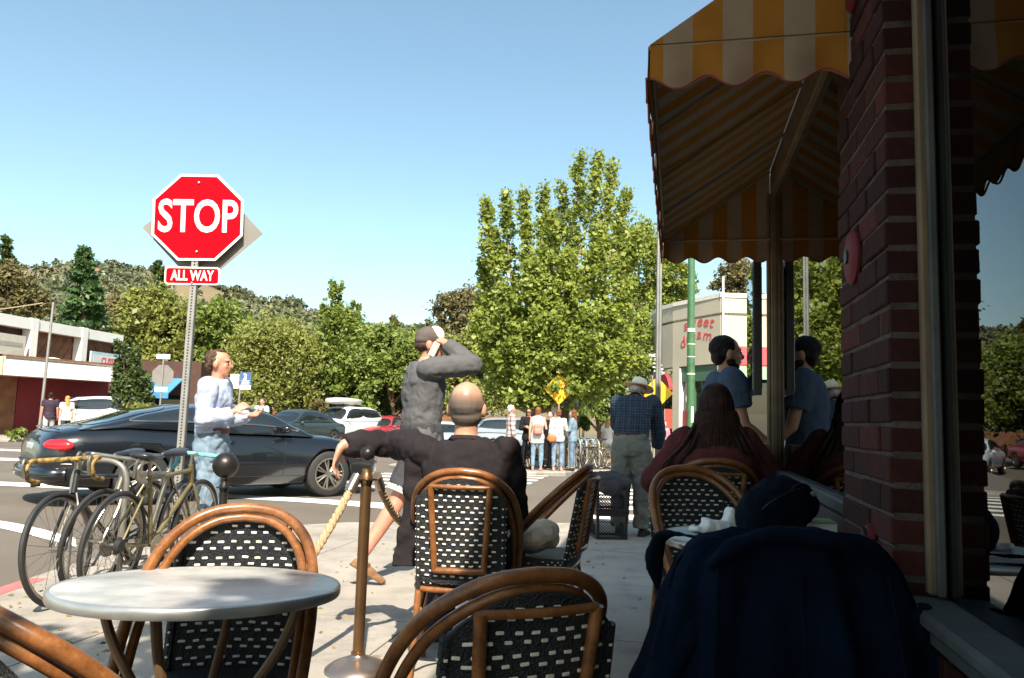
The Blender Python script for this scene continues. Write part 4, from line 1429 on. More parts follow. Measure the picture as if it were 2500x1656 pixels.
def nv(v): return Vector(v).normalized()
class Fig:
    """a posed figure: joints first, then one continuous body and the clothes grown round it"""
    def __init__(self, label, loc, face, H=1.75, hip=None, spine=((0, 0, 1), (0, 0, 1)), neck=(0, .12, 1), head=(0, 1, 0), head_up=(0, 0, 1), armR=((.15, 0, -1), (.05, .15, -1)), armL=((-.15, 0, -1), (-.05, .15, -1)), legR=((.06, .02, -1), (0, -.03, -1)), legL=((-.06, .02, -1), (0, -.03, -1)), build=1.0, belly=0.0, sh_yaw=0.0, group=None, voxel=.012, female=False, tilt=0.0):
        s = self.s = H / 1.75
        self.vx, self.build, self.belly, self.female = voxel, build, belly, female
        self.root = empty('person', loc, -R(face), label, 'person', group)
        if tilt: self.root.rotation_euler = (0, R(tilt), -R(face))
        hip = Vector(hip) if hip is not None else Vector((0, 0, .925 * s))
        d1, d2 = nv(spine[0]), nv(spine[1])
        self.hip, self.d1, self.d2 = hip, d1, d2
        self.waist = hip + d1 * .20 * s
        self.chest = self.waist + d2 * .29 * s
        rot = Matrix.Rotation(-R(sh_yaw), 3, 'Z')
        self.right = rot @ Vector((1, 0, 0))
        sw = (.165 if female else .185) * s * (0.9 + .1 * build)
        self.shR, self.shL = self.chest + self.right * sw, self.chest - self.right * sw
        nk = nv(neck)
        self.neck0 = self.chest + d2 * .05 * s
        self.neck1 = self.neck0 + nk * .034 * s
        self.hu, hf = nv(head_up), nv(head)
        hf = (hf - self.hu * hf.dot(self.hu)).normalized()
        self.hM = Matrix((hf.cross(self.hu), hf, self.hu)).transposed()
        self.hc = self.neck1 + nk * .02 * s + self.hu * .086 * s
        def limb(p, ds, ls):
            out = [Vector(p)]
            for d, l in zip(ds, ls): out.append(out[-1] + nv(d) * l * s)
            return out
        self.aR = limb(self.shR, armR, (.29, .25)); self.aL = limb(self.shL, armL, (.29, .25))
        hw = .085 * s
        self.lR = limb(hip + Vector((hw, 0, -.02 * s)), legR, (.43, .41)); self.lL = limb(hip + Vector((-hw, 0, -.02 * s)), legL, (.43, .41))
    def ring(self, c, rx, ry, nrm, n=18):
        nrm = nv(nrm)
        r = (self.right - nrm * self.right.dot(nrm)).normalized()
        f = nrm.cross(r)
        return [c + r * (rx * math.cos(2 * math.pi * k / n)) + f * (ry * math.sin(2 * math.pi * k / n)) for k in range(n)]
    def torso(self, mb_, pad, lo=-.08, top=True, flare=0.0):
        s, b = self.s, self.build
        hip, d1, d2 = self.hip, self.d1, self.d2
        fw = d1.cross(Vector((1, 0, 0))) * -1
        fwd = Vector((0, 1, 0))
        hipw = .172 if self.female else .162
        rows = []
        if lo < -.02: rows.append((hip + d1 * lo * s, (hipw + flare) * b, .115 * b, d1))
        rows += [(hip, hipw * b, .118 * b, d1), (hip + d1 * .10 * s + fwd * self.belly * .5, (.145 if self.female else .15) * b, (.105 + self.belly * .5) * b, d1),
                 (self.waist + fwd * self.belly * .4, (.132 if self.female else .148) * b, (.103 + self.belly * .4) * b, d1 + d2), (self.waist + d2 * .10 * s, .155 * b, .112 * b, d2), (self.waist + d2 * .19 * s, .170 * b, .118 * b, d2),
                 (self.chest - d2 * .02 * s, .168, .100, d2), (self.chest + d2 * .025 * s, .135, .082, d2), (self.neck0, .075, .068, d2)]
        if lo >= .05: rows = rows[1:]
        if top: rows.append((self.neck0 + (self.neck1 - self.neck0) * .35, .062, .062, self.neck1 - self.neck0))
        mb_.loft([self.ring(c, rx * s + pad, ry * s + pad, n) for c, rx, ry, n in rows])
    def limbs(self, mb_, P, r, n=12, end=1.0):
        """tapered limb through three joints"""
        a, b, c = P
        c = b.lerp(c, end)
        q = [a, a.lerp(b, .25), a.lerp(b, .6), b, b.lerp(c, .25), b.lerp(c, .65), c]
        k = [r[0], (r[0] * .7 + r[1] * .3) * 1.03, r[0] * .35 + r[1] * .65, r[1], r[1] * 1.02, (r[1] + r[2]) / 2, r[2]]
        mb_.tube(q, [x * self.s for x in k], n)
        mb_.ell(a, [r[0] * self.s] * 3); mb_.ell(b, [r[1] * self.s] * 3)
    def hand(self, mb_, P, d=None, n=None, curl=35, side=1, spread=.022):
        s = self.s
        wr = P[2]
        d = nv(d) if d is not None else (P[2] - P[1]).normalized()
        n = nv(n) if n is not None else Vector((-side, 0, 0))
        n = (n - d * n.dot(d))
        n = n.normalized() if n.length > .05 else frame(d)[0]
        l = d.cross(n)
        rot = Matrix((l, n, d)).transposed()
        mb_.ell(wr + d * .048 * s, (.040 * s, .016 * s, .054 * s), rot)
        mb_.ell(wr + d * .02 * s, (.028 * s, .02 * s, .035 * s), rot)
        for i, ln in enumerate((.072, .082, .076, .060)):
            p = wr + d * .088 * s + l * ((i - 1.5) * spread * s)
            pts = [p - d * .02 * s, p]
            a = R(curl * .6)
            dd = d
            for seg, w in enumerate((.42, .32, .26)):
                dd = (d * math.cos(a) + n * math.sin(a)).normalized()
                pts.append(pts[-1] + dd * ln * w * s)
                a += R(curl)
            mb_.tube(pts, [.0095 * s, .0092 * s, .0088 * s, .0082 * s, .0070 * s], 7)
        sg = 1
        th = wr + d * .025 * s + l * (-.030 * s * sg)
        t1 = th + (d * .6 - l * .7 * sg + n * .35).normalized() * .042 * s
        t2 = t1 + (d * .85 - l * .2 * sg + n * .45).normalized() * .038 * s
        mb_.tube([th, t1, t2], [.013 * s, .0105 * s, .008 * s], 7)
    def headshape(self, mb_, jaw=1.0, nose=1.0):
        s, c, M = self.s, self.hc, self.hM
        def e(p, r): mb_.ell(c + M @ (Vector(p) * s), [x * s for x in r], M)
        e((0, -.014, .032), (.074, .094, .084)); e((0, .012, -.03), (.064, .078, .075)); e((0, .03, -.065), (.050 * jaw, .052, .045)); e((0, .058, -.092), (.026 * jaw, .024, .020))
        e((0, .072, .026), (.050, .020, .014)); e((0, .094, -.020), (.0125, .020 * nose, .022)); e((0, .084, .004), (.010, .014, .022)); e((0, .075, -.058), (.024, .018, .012))
        for sx in (-1, 1): e((sx * .080, -.008, -.012), (.013, .024, .034)); e((sx * .036, .060, -.022), (.020, .022, .02))
        mb_.tube([self.neck0 - self.d2 * .03 * s, self.neck0, self.neck1, c + M @ Vector((0, -.01 * s, -.03 * s))], [.062 * s, .056 * s, .053 * s, .054 * s], 14)
    def body(self, mat, handR={}, handL={}, jaw=1.0, nose=1.0, feet=False):
        m_ = MB()
        self.torso(m_, -.012, top=True)
        self.limbs(m_, self.aR, (.046, .039, .027)); self.limbs(m_, self.aL, (.046, .039, .027))
        self.limbs(m_, self.lR, (.080, .054, .036)); self.limbs(m_, self.lL, (.080, .054, .036))
        self.headshape(m_, jaw, nose)
        self.hand(m_, self.aR, side=1, **handR); self.hand(m_, self.aL, side=-1, **handL)
        return soft(m_, 'body', mat, self.root, self.vx, 3, fac=.5)
    def shirt(self, mat, sleeve='long', hem=-.12, pad=.018, folds=.02, fscale=.10, collar=False, name='shirt', flare=.0, cuff=.94):
        m_ = MB()
        self.torso(m_, pad * self.s, lo=hem, top=False, flare=flare)
        if sleeve != 'none':
            e = {'long': cuff, 'short': None, 'elbow': .1}[sleeve]
            for P in (self.aR, self.aL):
                if e is None:
                    a, b = P[0], P[0].lerp(P[1], .62)
                    m_.tube([a, a.lerp(b, .5), b], [(.062 + pad) * self.s, (.056 + pad) * self.s, (.052 + pad) * self.s], 14)
                    m_.ell(a, [(.058 + pad) * self.s] * 3)
                else:
                    self.limbs(m_, P, (.052 + pad, .044 + pad, .032 + pad * .8), end=e)
        o = soft(m_, name, mat, self.root, self.vx, 4, folds, fscale, wr2=folds * .28, ws2=fscale * .9)
        if collar:
            s = self.s
            c = MB()
            nrm = (self.neck1 - self.neck0)
            p0 = self.neck0 + nrm * -.10; p1 = self.neck0 + nrm * .40
            c.loft([self.ring(p0, (.080) * s, .078 * s, nrm), self.ring(p1, .066 * s, .068 * s, nrm), self.ring(p1, .058 * s, .060 * s, nrm), self.ring(p0, .06 * s, .06 * s, nrm)], cap=False)
            c.build('collar', mat, o, smooth=True, angle=60)
        return o
    def trousers(self, mat, pad=.016, end=.94, rad=(.088, .064, .052), folds=.018, fscale=.12, name='trousers', top=.12):
        m_ = MB()
        s, b = self.s, self.build
        hw = .172 if self.female else .162
        rows = [(self.hip - self.d1 * .10 * s, hw * .75, .10), (self.hip - self.d1 * .05 * s, hw, .118), (self.hip, hw + .002, .120), (self.hip + self.d1 * top * s, .150, .110 + self.belly * .4)]
        m_.loft([self.ring(c, rx * s * b + pad, ry * s * b + pad, self.d1) for c, rx, ry in rows])
        for P in (self.lR, self.lL):
            if end <= .5:
                q = P[0].lerp(P[1], end * 2)
                m_.tube([P[0], P[0].lerp(q, .5), q], [(rad[0] + pad) * s, (rad[0] + pad) * s, (rad[0] + pad * .9) * s * .96], 14)
                m_.ell(P[0], [(rad[0] + pad) * s] * 3)
            else:
                self.limbs(m_, P, tuple(x + pad for x in rad), end=(end - .5) * 2)
        return soft(m_, name, mat, self.root, self.vx, 4, folds, fscale, wr2=folds * .6, ws2=fscale * .9)
    def shoes(self, mat=SHOE, fwd=((0, 1, 0), (0, 1, 0)), lift=(0, 0), big=1.0):
        for P, f, h in zip((self.lR, self.lL), fwd, lift):
            s = self.s
            a = P[2]; f = nv(f)
            g = Vector((a.x, a.y, max(0.0, a.z - .085 * s)))
            m_ = MB()
            rot = Matrix((f.cross(Vector((0, 0, 1))), f, f.cross(Vector((0, 0, 1))).cross(f))).transposed()
            up = rot @ Vector((0, 0, 1))
            for dy, z, rx, ry, rz in ((-.03, .040, .037, .05, .038), (.05, .036, .042, .07, .034), (.13, .028, .042, .065, .026)):
                m_.ell(g + f * dy * s * big + up * z * s, (rx * s, ry * s * big, rz * s), rot)
            m_.tube([g + up * .03 * s, g + up * .085 * s], .038 * s, 12)
            m_.bbox(g + f * .045 * s * big + up * .009 * s, (.075 * s, .25 * s * big, .018 * s), .006, rot)
            soft(m_, 'shoe', mat, self.root, max(.007, self.vx * .8), 3)
    def headpart(self, name, mat, items, voxel=.006, it=3, rough=.010, sc=.025, par=None):
        m_ = MB()
        s, c, M = self.s, self.hc, self.hM
        for q in items: m_.ell(c + M @ (Vector(q[0]) * s), [x * s for x in q[1]], M if len(q) < 3 else M @ q[2])
        return soft(m_, name, mat, par or self.root, max(voxel, self.vx * .5), it, rough, sc)
    def hair_short(self, mat, rough=.012):
        return self.headpart('hair', mat, [((0, -.030, .040), (.083, .096, .084)), ((0, -.058, -.02), (.072, .050, .062)), ((.072, -.022, .005), (.014, .030, .035)), ((-.072, -.022, .005), (.014, .030, .035))], rough=rough)
    def hair_long(self, mat, length=.45, width=.10, flat=.05, taper=.7, rough=.016, sc=.03):
        m_ = MB()
        s, c, M = self.s, self.hc, self.hM
        for p, r in (((0, -.028, .042), (.087, .098, .086)), ((0, -.055, -.03), (.082, .06, .08)), ((.066, -.01, -.03), (.026, .045, .08)), ((-.066, -.01, -.03), (.026, .045, .08))):
            m_.ell(c + M @ (Vector(p) * s), [x * s for x in r], M)
        dn = Vector((0, -.08, -1)).normalized()
        st = c + M @ (Vector((0, -.075, -.02)) * s)
        rings = []
        for k in range(9):
            t = k / 8
            p = st + dn * length * t
            w_ = width * (.75 + .45 * math.sin(t * 2.2)) * (1 - (1 - taper) * t)
            rings.append([p + Vector((w_ * math.cos(a), flat * (1 - .3 * t) * math.sin(a) - .012 * t, 0)) for a in [2 * math.pi * i / 16 for i in range(16)]])
        m_.loft(rings)
        return soft(m_, 'hair', mat, self.root, max(.007, self.vx * .6), 9, rough, sc)
    def eyes(self):
        s, c, M = self.s, self.hc, self.hM
        dk = pmat('eye_dark', (0.02, 0.015, 0.012), .2, var=0)
        for sx in (-1, 1):
            MB().ell(c + M @ (Vector((sx * .032, .082, .003)) * s), (.012 * s, .008 * s, .006 * s), M, 10, 6).build('eye', dk, self.root, smooth=True, angle=180)
        MB().ell(c + M @ (Vector((0, .090, -.058)) * s), (.020 * s, .006 * s, .003 * s), M, 10, 6).build('mouth', pmat('lips', (0.30, 0.09, 0.07), .5, var=0), self.root, smooth=True, angle=180)

# --- bald man seated with his back to us, one arm along the rope post
bx0 = X(1143, 3.62)
f = Fig('seated bald man in a black shirt with his arm over the bronze post', (bx0, 3.92, 0), 4, 1.90, hip=(0, .0, .525), spine=((0, -.30, 1), (-.03, -.10, 1)), neck=(0, .10, 1), head=(.06, 1, -.02), head_up=(0, .02, 1),
        armL=((-.66, .72, .05), (-.74, -.50, -.04)), armR=((.10, .34, -.93), (-.25, .9, -.1)), legR=((.18, .95, -.06), (.05, .02, -1)), legL=((-.18, .95, -.06), (-.05, .02, -1)), build=1.06, belly=.03, voxel=.009)
SK_BALD = pmat('skin_sunburnt_scalp', (0.50, 0.26, 0.17), .38, var=.16, scale=14, bump=.05, bscale=120)
f.body(SK_BALD, handL=dict(d=(-.25, -.05, -.97), n=(.9, 0, -.2), curl=22), handR=dict(curl=30))
black_shirt = pmat('washed_black_shirt', (0.021, 0.017, 0.018), .88, spec=.15, var=.25, scale=6, bump=.25, bscale=170)
sh = f.shirt(black_shirt, 'long', hem=-.14, pad=.022, folds=.040, fscale=.12, collar=True, cuff=.93)
# loose tail of the open shirt hanging from the raised arm
m_ = MB().loft([[(x + w_ * math.cos(a), y + d_ * math.sin(a), z) for a in [2 * math.pi * i / 20 for i in range(20)]] for z, x, y, w_, d_ in ((1.08, -.19, -.06, .12, .07), (.95, -.20, -.08, .11, .05), (.78, -.215, -.09, .10, .034), (.63, -.235, -.08, .10, .028), (.53, -.25, -.07, .10, .026), (.475, -.26, -.07, .095, .024))])
soft(m_, 'shirt_tail', black_shirt, f.root, .010, 3, .035, .14, wr2=.008, ws2=.14)
f.trousers(cloth('dark_jeans', (0.018, 0.024, 0.04)), end=.97, pad=.02)
f.shoes()
hb_ = f.headpart('hair', None, [((0, -.0165, .024), (.0825, .1025, .0885)), ((0, -.008, -.03), (.0730, .084, .066))], rough=.0, it=2)
hm_ = bpy.data.materials.new('cropped_grey_hair'); hm_.use_nodes = True
nt = hm_.node_tree; bs = nt.nodes['Principled BSDF']; bs.inputs['Base Color'].default_value = (.15, .12, .095, 1); bs.inputs['Roughness'].default_value = .8
tc = nt.nodes.new('ShaderNodeTexCoord'); vs_ = nt.nodes.new('ShaderNodeVectorMath'); vs_.operation = 'SUBTRACT'
bald_c = f.hc + f.hM @ Vector((.006, -.035, .125))
vs_.inputs[1].default_value = tuple(bald_c); nt.links.new(tc.outputs['Object'], vs_.inputs[0])
ln_ = nt.nodes.new('ShaderNodeVectorMath'); ln_.operation = 'LENGTH'; nt.links.new(vs_.outputs[0], ln_.inputs[0])
mr_ = nt.nodes.new('ShaderNodeMapRange'); mr_.inputs['From Min'].default_value = .085; mr_.inputs['From Max'].default_value = .150; mr_.inputs['To Max'].default_value = .95
nt.links.new(ln_.outputs['Value'], mr_.inputs['Value'])
nz_ = nt.nodes.new('ShaderNodeTexNoise'); nz_.inputs['Scale'].default_value = 260; nt.links.new(tc.outputs['Object'], nz_.inputs['Vector'])
mm_ = nt.nodes.new('ShaderNodeMath'); mm_.operation = 'MULTIPLY'; nt.links.new(mr_.outputs[0], mm_.inputs[0]); 
m3_ = nt.nodes.new('ShaderNodeMath'); m3_.operation = 'ADD'; m3_.inputs[1].default_value = .45; nt.links.new(nz_.outputs['Fac'], m3_.inputs[0]); nt.links.new(m3_.outputs[0], mm_.inputs[1])
nt.links.new(mm_.outputs[0], bs.inputs['Alpha'])
hb_.data.materials.append(hm_)

# --- man in a cap on the telephone
cxm = X(1030, 5.9)
f = Fig('man in a grey sweatshirt and trucker cap holding a phone to his ear', (cxm, 5.95, 0), 62, 1.93, spine=((-.03, -.03, 1), (.0, .05, 1)), neck=(0, .75, 1), head=(.45, 1, .0), armR=((.18, .95, .12), (-.50, -.62, .62)), armL=((-.2, .15, -1), (0, .5, -.8)),
        legR=((.03, -.46, -.89), (0, -.55, -.84)), legL=((-.05, .40, -.92), (0, .08, -1)), build=1.08, sh_yaw=12, voxel=.009)
f.body(SK_RED, handR=dict(d=(-.75, -.25, .35), n=(-.55, .1, -.75), curl=28), nose=1.1)
grey_sw = cloth('grey_sweat', (0.095, 0.095, 0.098), var=.08)
f.shirt(grey_sw, 'long', hem=-.16, pad=.026, folds=.035, fscale=.13, cuff=.92)
f.trousers(cloth('dark_shorts', (0.05, 0.05, 0.055)), end=.40, pad=.026, name='shorts')
m_ = MB()
for P in (f.lR, f.lL):
    d = (P[1] - P[0]).normalized(); c = P[0].lerp(P[1], .82)
    m_.tube([c - d * .02, c + d * .02], .118, 20)
m_.build('white_hem', cloth('white_hem', (.72, .70, .66)), f.root, smooth=True)
f.shoes(cloth('tan_shoe', (0.22, 0.12, 0.06)), fwd=((0, .8, -.5), (0, 1, 0)))
capg = cloth('cap_grey', (0.105, 0.085, 0.078)); capw = cloth('cap_white', (0.72, 0.66, 0.60))
cp = f.headpart('cap', capg, [((0, -.012, .050), (.086, .102, .080)), ((0, -.03, .03), (.085, .088, .05))], rough=.0, it=5)
f.headpart('cap_front', capw, [((0, .028, .062), (.072, .068, .0715))], rough=0, it=4, par=cp)
s, c, M = f.s, f.hc, f.hM
m_ = MB().grid(lambda u, v: c + M @ (Vector(((u - .5) * .15 * (1 - .25 * v * v), .055 + .115 * v * (1 - (2 * u - 1) ** 2 * .35), .034 + .004 * v - .030 * (2 * u - 1) ** 2 - .01 * v)) * s), 14, 8)
o = m_.build('cap_peak', capg, cp, smooth=True, angle=180)
so = o.modifiers.new('t', 'SOLIDIFY'); so.thickness = .006
f.headpart('hair', hairmat('brown_short', (0.05, 0.03, 0.02)), [((0, -.035, -.01), (.078, .080, .05))], rough=.006)
hp = f.aR[2]
ph = empty('mobile_phone', (0, 0, 0), 0, 'pale mobile phone at the ear of the man in the cap', 'phone')
ph.location = f.root.matrix_basis @ (c + M @ Vector((.088 * s, .03, -.045)))
ph.rotation_euler = (R(-22), R(10), -R(62))
MB().bbox((0, 0, 0), (.010, .055, .115), .004).build('case', pmat('pale_phone', (.6, .56, .5), .35, var=.05), ph)

# --- man in a pale blue shirt by the stop sign
smx = X(524, 6.5)
f = Fig('grey-haired man with glasses in a pale blue shirt beside the stop sign', (smx, 6.5, 0), 88, 1.74, spine=((0, -.05, 1), (0, .03, 1)), neck=(0, .32, 1), head=(0, 1, -.06), armR=((.08, -.08, -1), (-.18, .90, .30)), armL=((-.08, .02, -1), (.15, .92, .22)),
        legR=((.03, .10, -1), (0, -.06, -1)), legL=((-.04, -.02, -1), (0, -.12, -1)), build=1.03, voxel=.009)
f.body(SK_RED, handR=dict(d=(-.3, .7, .55), n=(-.8, .2, -.3), curl=42), handL=dict(d=(.3, .9, .1), n=(.5, 0, .8), curl=35), nose=1.25)
f.shirt(cloth('pale_blue_shirt', (0.38, 0.43, 0.56), var=.06), 'long', hem=.10, pad=.026, folds=.040, fscale=.15, collar=True, cuff=.95)
f.trousers(cloth('faded_jeans', (0.17, 0.23, 0.29), var=.5, scale=7), pad=.018, end=.98, folds=.03)
nrm = f.d1
MB().loft([f.ring(f.hip + nrm * z, .172 * f.s, .135 * f.s, nrm, 28) for z in (.095, .135)], cap=False).build('belt', cloth('belt', (0.13, 0.05, 0.02), rough=.5), f.root, smooth=True)
f.shoes(cloth('brown_shoe', (0.07, 0.04, 0.025)))
f.headpart('hair', hairmat('greying', (0.045, 0.022, 0.013), (0.12, 0.07, 0.045)), [((0, -.046, .040), (.082, .082, .080)), ((0, -.070, -.02), (.070, .045, .065)), ((.070, -.032, .010), (.016, .030, .045)), ((-.070, -.032, .010), (.016, .030, .045)), ((0, .0, .105), (.05, .05, .018))], rough=.016)
f.eyes()
s, c, M = f.s, f.hc, f.hM
gl = MB()
for sx in (-1, 1):
    gl.torus(c + M @ (Vector((sx * .034, .100, -.004)) * s), M @ Vector((0, 1, 0)), .022 * s, .0018, 20, 5)
    gl.cyl(c + M @ (Vector((sx * .056, .098, .002)) * s), c + M @ (Vector((sx * .080, -.005, .004)) * s), .0018, n=5)
gl.cyl(c + M @ (Vector((-.012, .102, 0)) * s), c + M @ (Vector((.012, .102, 0)) * s), .0018, n=5)
gl.build('glasses', pmat('wire_glasses', (.6, .5, .35), .3, metal=.8, var=0), f.root, smooth=True)

# --- old man in a straw hat, bent forward
ox = X(1543, 8.55)
f = Fig('stooped old man in a straw hat, dark plaid shirt and grey slacks', (ox, 8.55, 0), 14, 1.80, spine=((0, .06, 1), (.06, .42, .90)), neck=(.22, .9, .35), head=(.40, 1, -.30), head_up=(.18, .24, .95), armR=((.20, .36, -.90), (-.02, .45, -.88)), armL=((-.06, .60, -.8), (.35, .85, -.45)),
        legR=((.09, .03, -1), (.0, -.05, -1)), legL=((-.06, .05, -1), (-.03, -.08, -1)), build=1.0, voxel=.011)
f.body(SK_TAN)
plaid = stripemat('navy_plaid', (0.013, 0.024, 0.045), (0.017, 0.032, 0.058), .035, 0, 0, plaid=[(2, .030, .1, .80, (0.05, 0.075, 0.10), .55), (0, .030, .2, .80, (0.055, 0.08, 0.11), .55), (2, .030, .6, .92, (0.10, 0.13, 0.16), .4), (0, .030, .7, .92, (0.10, 0.13, 0.16), .4)])
f.shirt(plaid, 'long', hem=.10, pad=.040, folds=.035, fscale=.12, collar=True)
f.trousers(cloth('grey_slacks', (0.135, 0.14, 0.125), var=.12), pad=.030, end=.985, rad=(.092, .070, .060), folds=.035, fscale=.14)
MB().loft([f.ring(f.hip + f.d1 * z, .182 * f.s, .145 * f.s, f.d1, 28) for z in (.10, .135)], cap=False).build('belt', cloth('old_belt', (0.10, 0.035, 0.02), rough=.5), f.root, smooth=True)
f.shoes(fwd=((.25, 1, 0), (-.05, 1, 0)))
f.headpart('hair', hairmat('white_hair', (.5, .48, .45)), [((0, -.040, -.005), (.078, .078, .05))], rough=.006)
straw = pmat('straw', (0.55, 0.40, 0.22), .8, var=.2, scale=70, bump=.5, bscale=160)
s, c, M = f.s, f.hc, f.hM
m_ = MB()
rings = []
for r_, z in ((.085, .048), (.100, .046), (.165, .040), (.172, .034), (.165, .032), (.102, .036), (.083, .038)):
    rings.append([c + M @ (Vector((r_ * math.cos(a) * .95, r_ * math.sin(a) * 1.08 - .01, z - .022 * (r_ / .17) ** 2 * math.sin(a) ** 2 * 1.0)) * s) for a in [2 * math.pi * k / 32 for k in range(32)]])
m_.loft(rings, cap=False)
ht = m_.build('hat_brim', straw, f.root, smooth=True, angle=180)
m_ = MB().loft([[c + M @ (Vector((r_ * math.cos(a) * .93, r_ * math.sin(a) * 1.12 - .01, z)) * s) for a in [2 * math.pi * k / 28 for k in range(28)]] for r_, z in ((.090, .040), (.088, .075), (.082, .105), (.068, .122), (.040, .118), (.01, .114))])
m_.build('hat_crown', pmat('white_hat_crown', (0.72, 0.68, 0.60), .85, var=.1, scale=40, bump=.3), ht, smooth=True, angle=180)

# --- seated woman with very long dark hair
wx = X(1748, 4.55)
f = Fig('seated woman with very long dark hair and a dusty red top', (wx, 4.58, 0), 6, 1.83, hip=(0, -.05, .60), spine=((0, .02, 1), (0, .05, 1)), neck=(0, .15, 1), head=(.05, 1, -.05), armR=((.58, .28, -.76), (-.15, .85, -.4)), armL=((-.56, .22, -.78), (.1, .85, -.45)),
        legR=((.2, .95, -.1), (0, 0, -1)), legL=((-.2, .95, -.1), (0, 0, -1)), build=1.22, belly=.03, voxel=.010, female=True)
f.body(SK_PALE)
f.shirt(cloth('dusty_red', (0.10, 0.027, 0.026), var=.2), 'elbow', hem=-.10, pad=.026, folds=.03, fscale=.12)
f.trousers(cloth('dark_skirt', (0.02, 0.02, 0.025)))
f.shoes()
f.hair_long(hairmat('dark_brown_long', (0.022, 0.009, 0.006), (0.05, 0.02, 0.012)), length=.52, width=.155, flat=.06, taper=.95, rough=.010, sc=.05)
m_ = MB()
rr = rs(8)
for k in range(22):                                  # loose locks fanned over the shoulders
    a = -1 + 2 * k / 21
    x0 = a * .10; x1 = a * .30 + rr.uniform(-.03, .03)
    zt = f.hc.z - .06
    pts = catmull([(x0, f.hc.y - .085, zt), (x0 + (x1 - x0) * .5, f.hc.y - .125 - .02 * rr.random(), zt - .17), (x1, f.chest.y - .135 + .05 * abs(a), zt - .30), (x1 * 1.02 + rr.uniform(-.02, .02), f.chest.y - .150 + .06 * abs(a), zt - .42 - .12 * rr.random())], 5)
    m_.tube(pts, [.016 * (1 - .75 * i / 15) for i in range(16)], 6, flat=.6)
for k in range(46):                                  # strands combed from the crown
    a = math.pi * (1.0 + k / 45) + rr.uniform(-.05, .05)
    cx_h, sy_h = math.cos(a), math.sin(a)
    pts = catmull([f.hc + Vector((.01 * cx_h, -.02, .135)), f.hc + Vector((.060 * cx_h, -.028 + .068 * sy_h, .108)), f.hc + Vector((.096 * cx_h, -.028 + .104 * sy_h, .030)), f.hc + Vector((.108 * cx_h, -.045 + .098 * sy_h, -.09)), f.hc + Vector((.150 * cx_h + rr.uniform(-.02, .02), -.075 + .080 * sy_h, -.26)), f.hc + Vector((.175 * cx_h + rr.uniform(-.03, .03), -.09 + .080 * sy_h, -.44 - .1 * rr.random()))], 4)
    m_.tube(pts, [.011 * (1 - .6 * i / 20) for i in range(21)], 5, flat=.6)
m_.build('hair_locks', MATS['hair_dark_brown_long'], f.root, smooth=True, angle=180)

# --- bearded man at the order window
tx = X(1766, 5.5)
f = Fig('dark-haired bearded man in a blue grey T-shirt at the cafe corner', (tx, 5.5, 0), 90, 1.87, spine=((0, -.03, 1), (0, .05, 1)), neck=(0, .30, 1), head=(0, 1, -.02), armR=((.12, .22, -.97), (.0, .75, -.6)), armL=((-.1, .2, -.97), (.2, .75, -.5)), build=1.02, voxel=.009)
f.body(SK_TAN, nose=1.15)
f.shirt(cloth('blue_grey_tee', (0.065, 0.090, 0.135), var=.1), 'short', hem=-.13, pad=.028, folds=.03, fscale=.12)
f.trousers(cloth('khaki', (0.36, 0.30, 0.22)), pad=.022)
f.shoes()
hd = hairmat('near_black', (0.012, 0.008, 0.007))
f.hair_short(hd, .010)
f.headpart('beard', hd, [((0, .035, -.082), (.054, .045, .034)), ((.045, .010, -.055), (.022, .035, .035)), ((-.045, .010, -.055), (.022, .035, .035))], rough=.004)
f.eyes()

# --- people across the street
Q = 'people gathered across the street'
def far(label, px, Y, face, H, top, legs, hair, sk=SK_PALE, sleeve='long', long=None, female=True, armR=None, armL=None, dz=None, hem=-.12, end=.94, group=Q, stride=0.0, legw=None, shoe=SHOE):
    x = X(px, Y)
    z = walk_z(x, Y) if dz is None else dz
    kw = {}
    if armR: kw['armR'] = armR
    if armL: kw['armL'] = armL
    if stride: kw.update(legR=((.04, stride, -1), (0, stride * .2, -1)), legL=((-.04, -stride, -1), (0, -stride * 1.6, -1)))
    g = Fig(label, (x, Y, z + .002), face, H, female=female, voxel=.019, group=group, **kw)
    g.body(sk)
    g.shirt(top, sleeve, hem=hem, pad=.02, folds=.03, fscale=.12)
    g.trousers(legs, pad=.012, end=end, rad=legw or (.086, .062, .050))
    g.shoes(shoe)
    if long: g.hair_long(hair, length=long, width=.085, flat=.045)
    else: g.hair_short(hair)
    return g
plaid2 = stripemat('pale_plaid', (.55, .46, .42), (.50, .42, .40), .05, 0, 0, plaid=[(2, .06, .1, .6, (0.14, 0.07, 0.08), .55), (0, .06, .2, .6, (0.16, 0.08, 0.09), .55)])
far('white-haired man in a pale plaid shirt at the left of the queue', 1249, 21.0, 78, 1.74, plaid2, cloth('brown_trousers', (0.05, 0.04, 0.035)), hairmat('white2', (.62, .60, .56)), SK_RED, female=False, stride=.12)
g = far('woman in a black cardigan and sunglasses facing us in the queue', 1292, 21.6, 188, 1.70, cloth('black_top', (0.015, 0.013, 0.016)), cloth('black_leggings', (0.012, 0.014, 0.022)), hairmat('dark_b', (.03, .017, .012)), SK_TAN, long=.24, armR=((.2, .2, -1), (-.8, .6, .1)), armL=((-.2, .2, -1), (.8, .6, .15)), legw=(.075, .05, .04))
s, c, M = g.s, g.hc, g.hM
MB().bbox(c + M @ Vector((0, .09, .004)), (.12, .03, .036), .008, M).build('sunglasses', black_m, g.root)
g = far('woman seen from behind with a salmon backpack and pale blue jeans', 1314, 20.9, 4, 1.70, cloth('grey_tank', (.52, .50, .47)), JEANS_L, hairmat('auburn', (.20, .075, .03)), SK_PALE, 'none', armR=((.25, .15, -1), (-.1, .8, .3)), hem=-.20, legw=(.078, .052, .042), shoe=cloth('pink_shoe', (.55, .2, .18)))
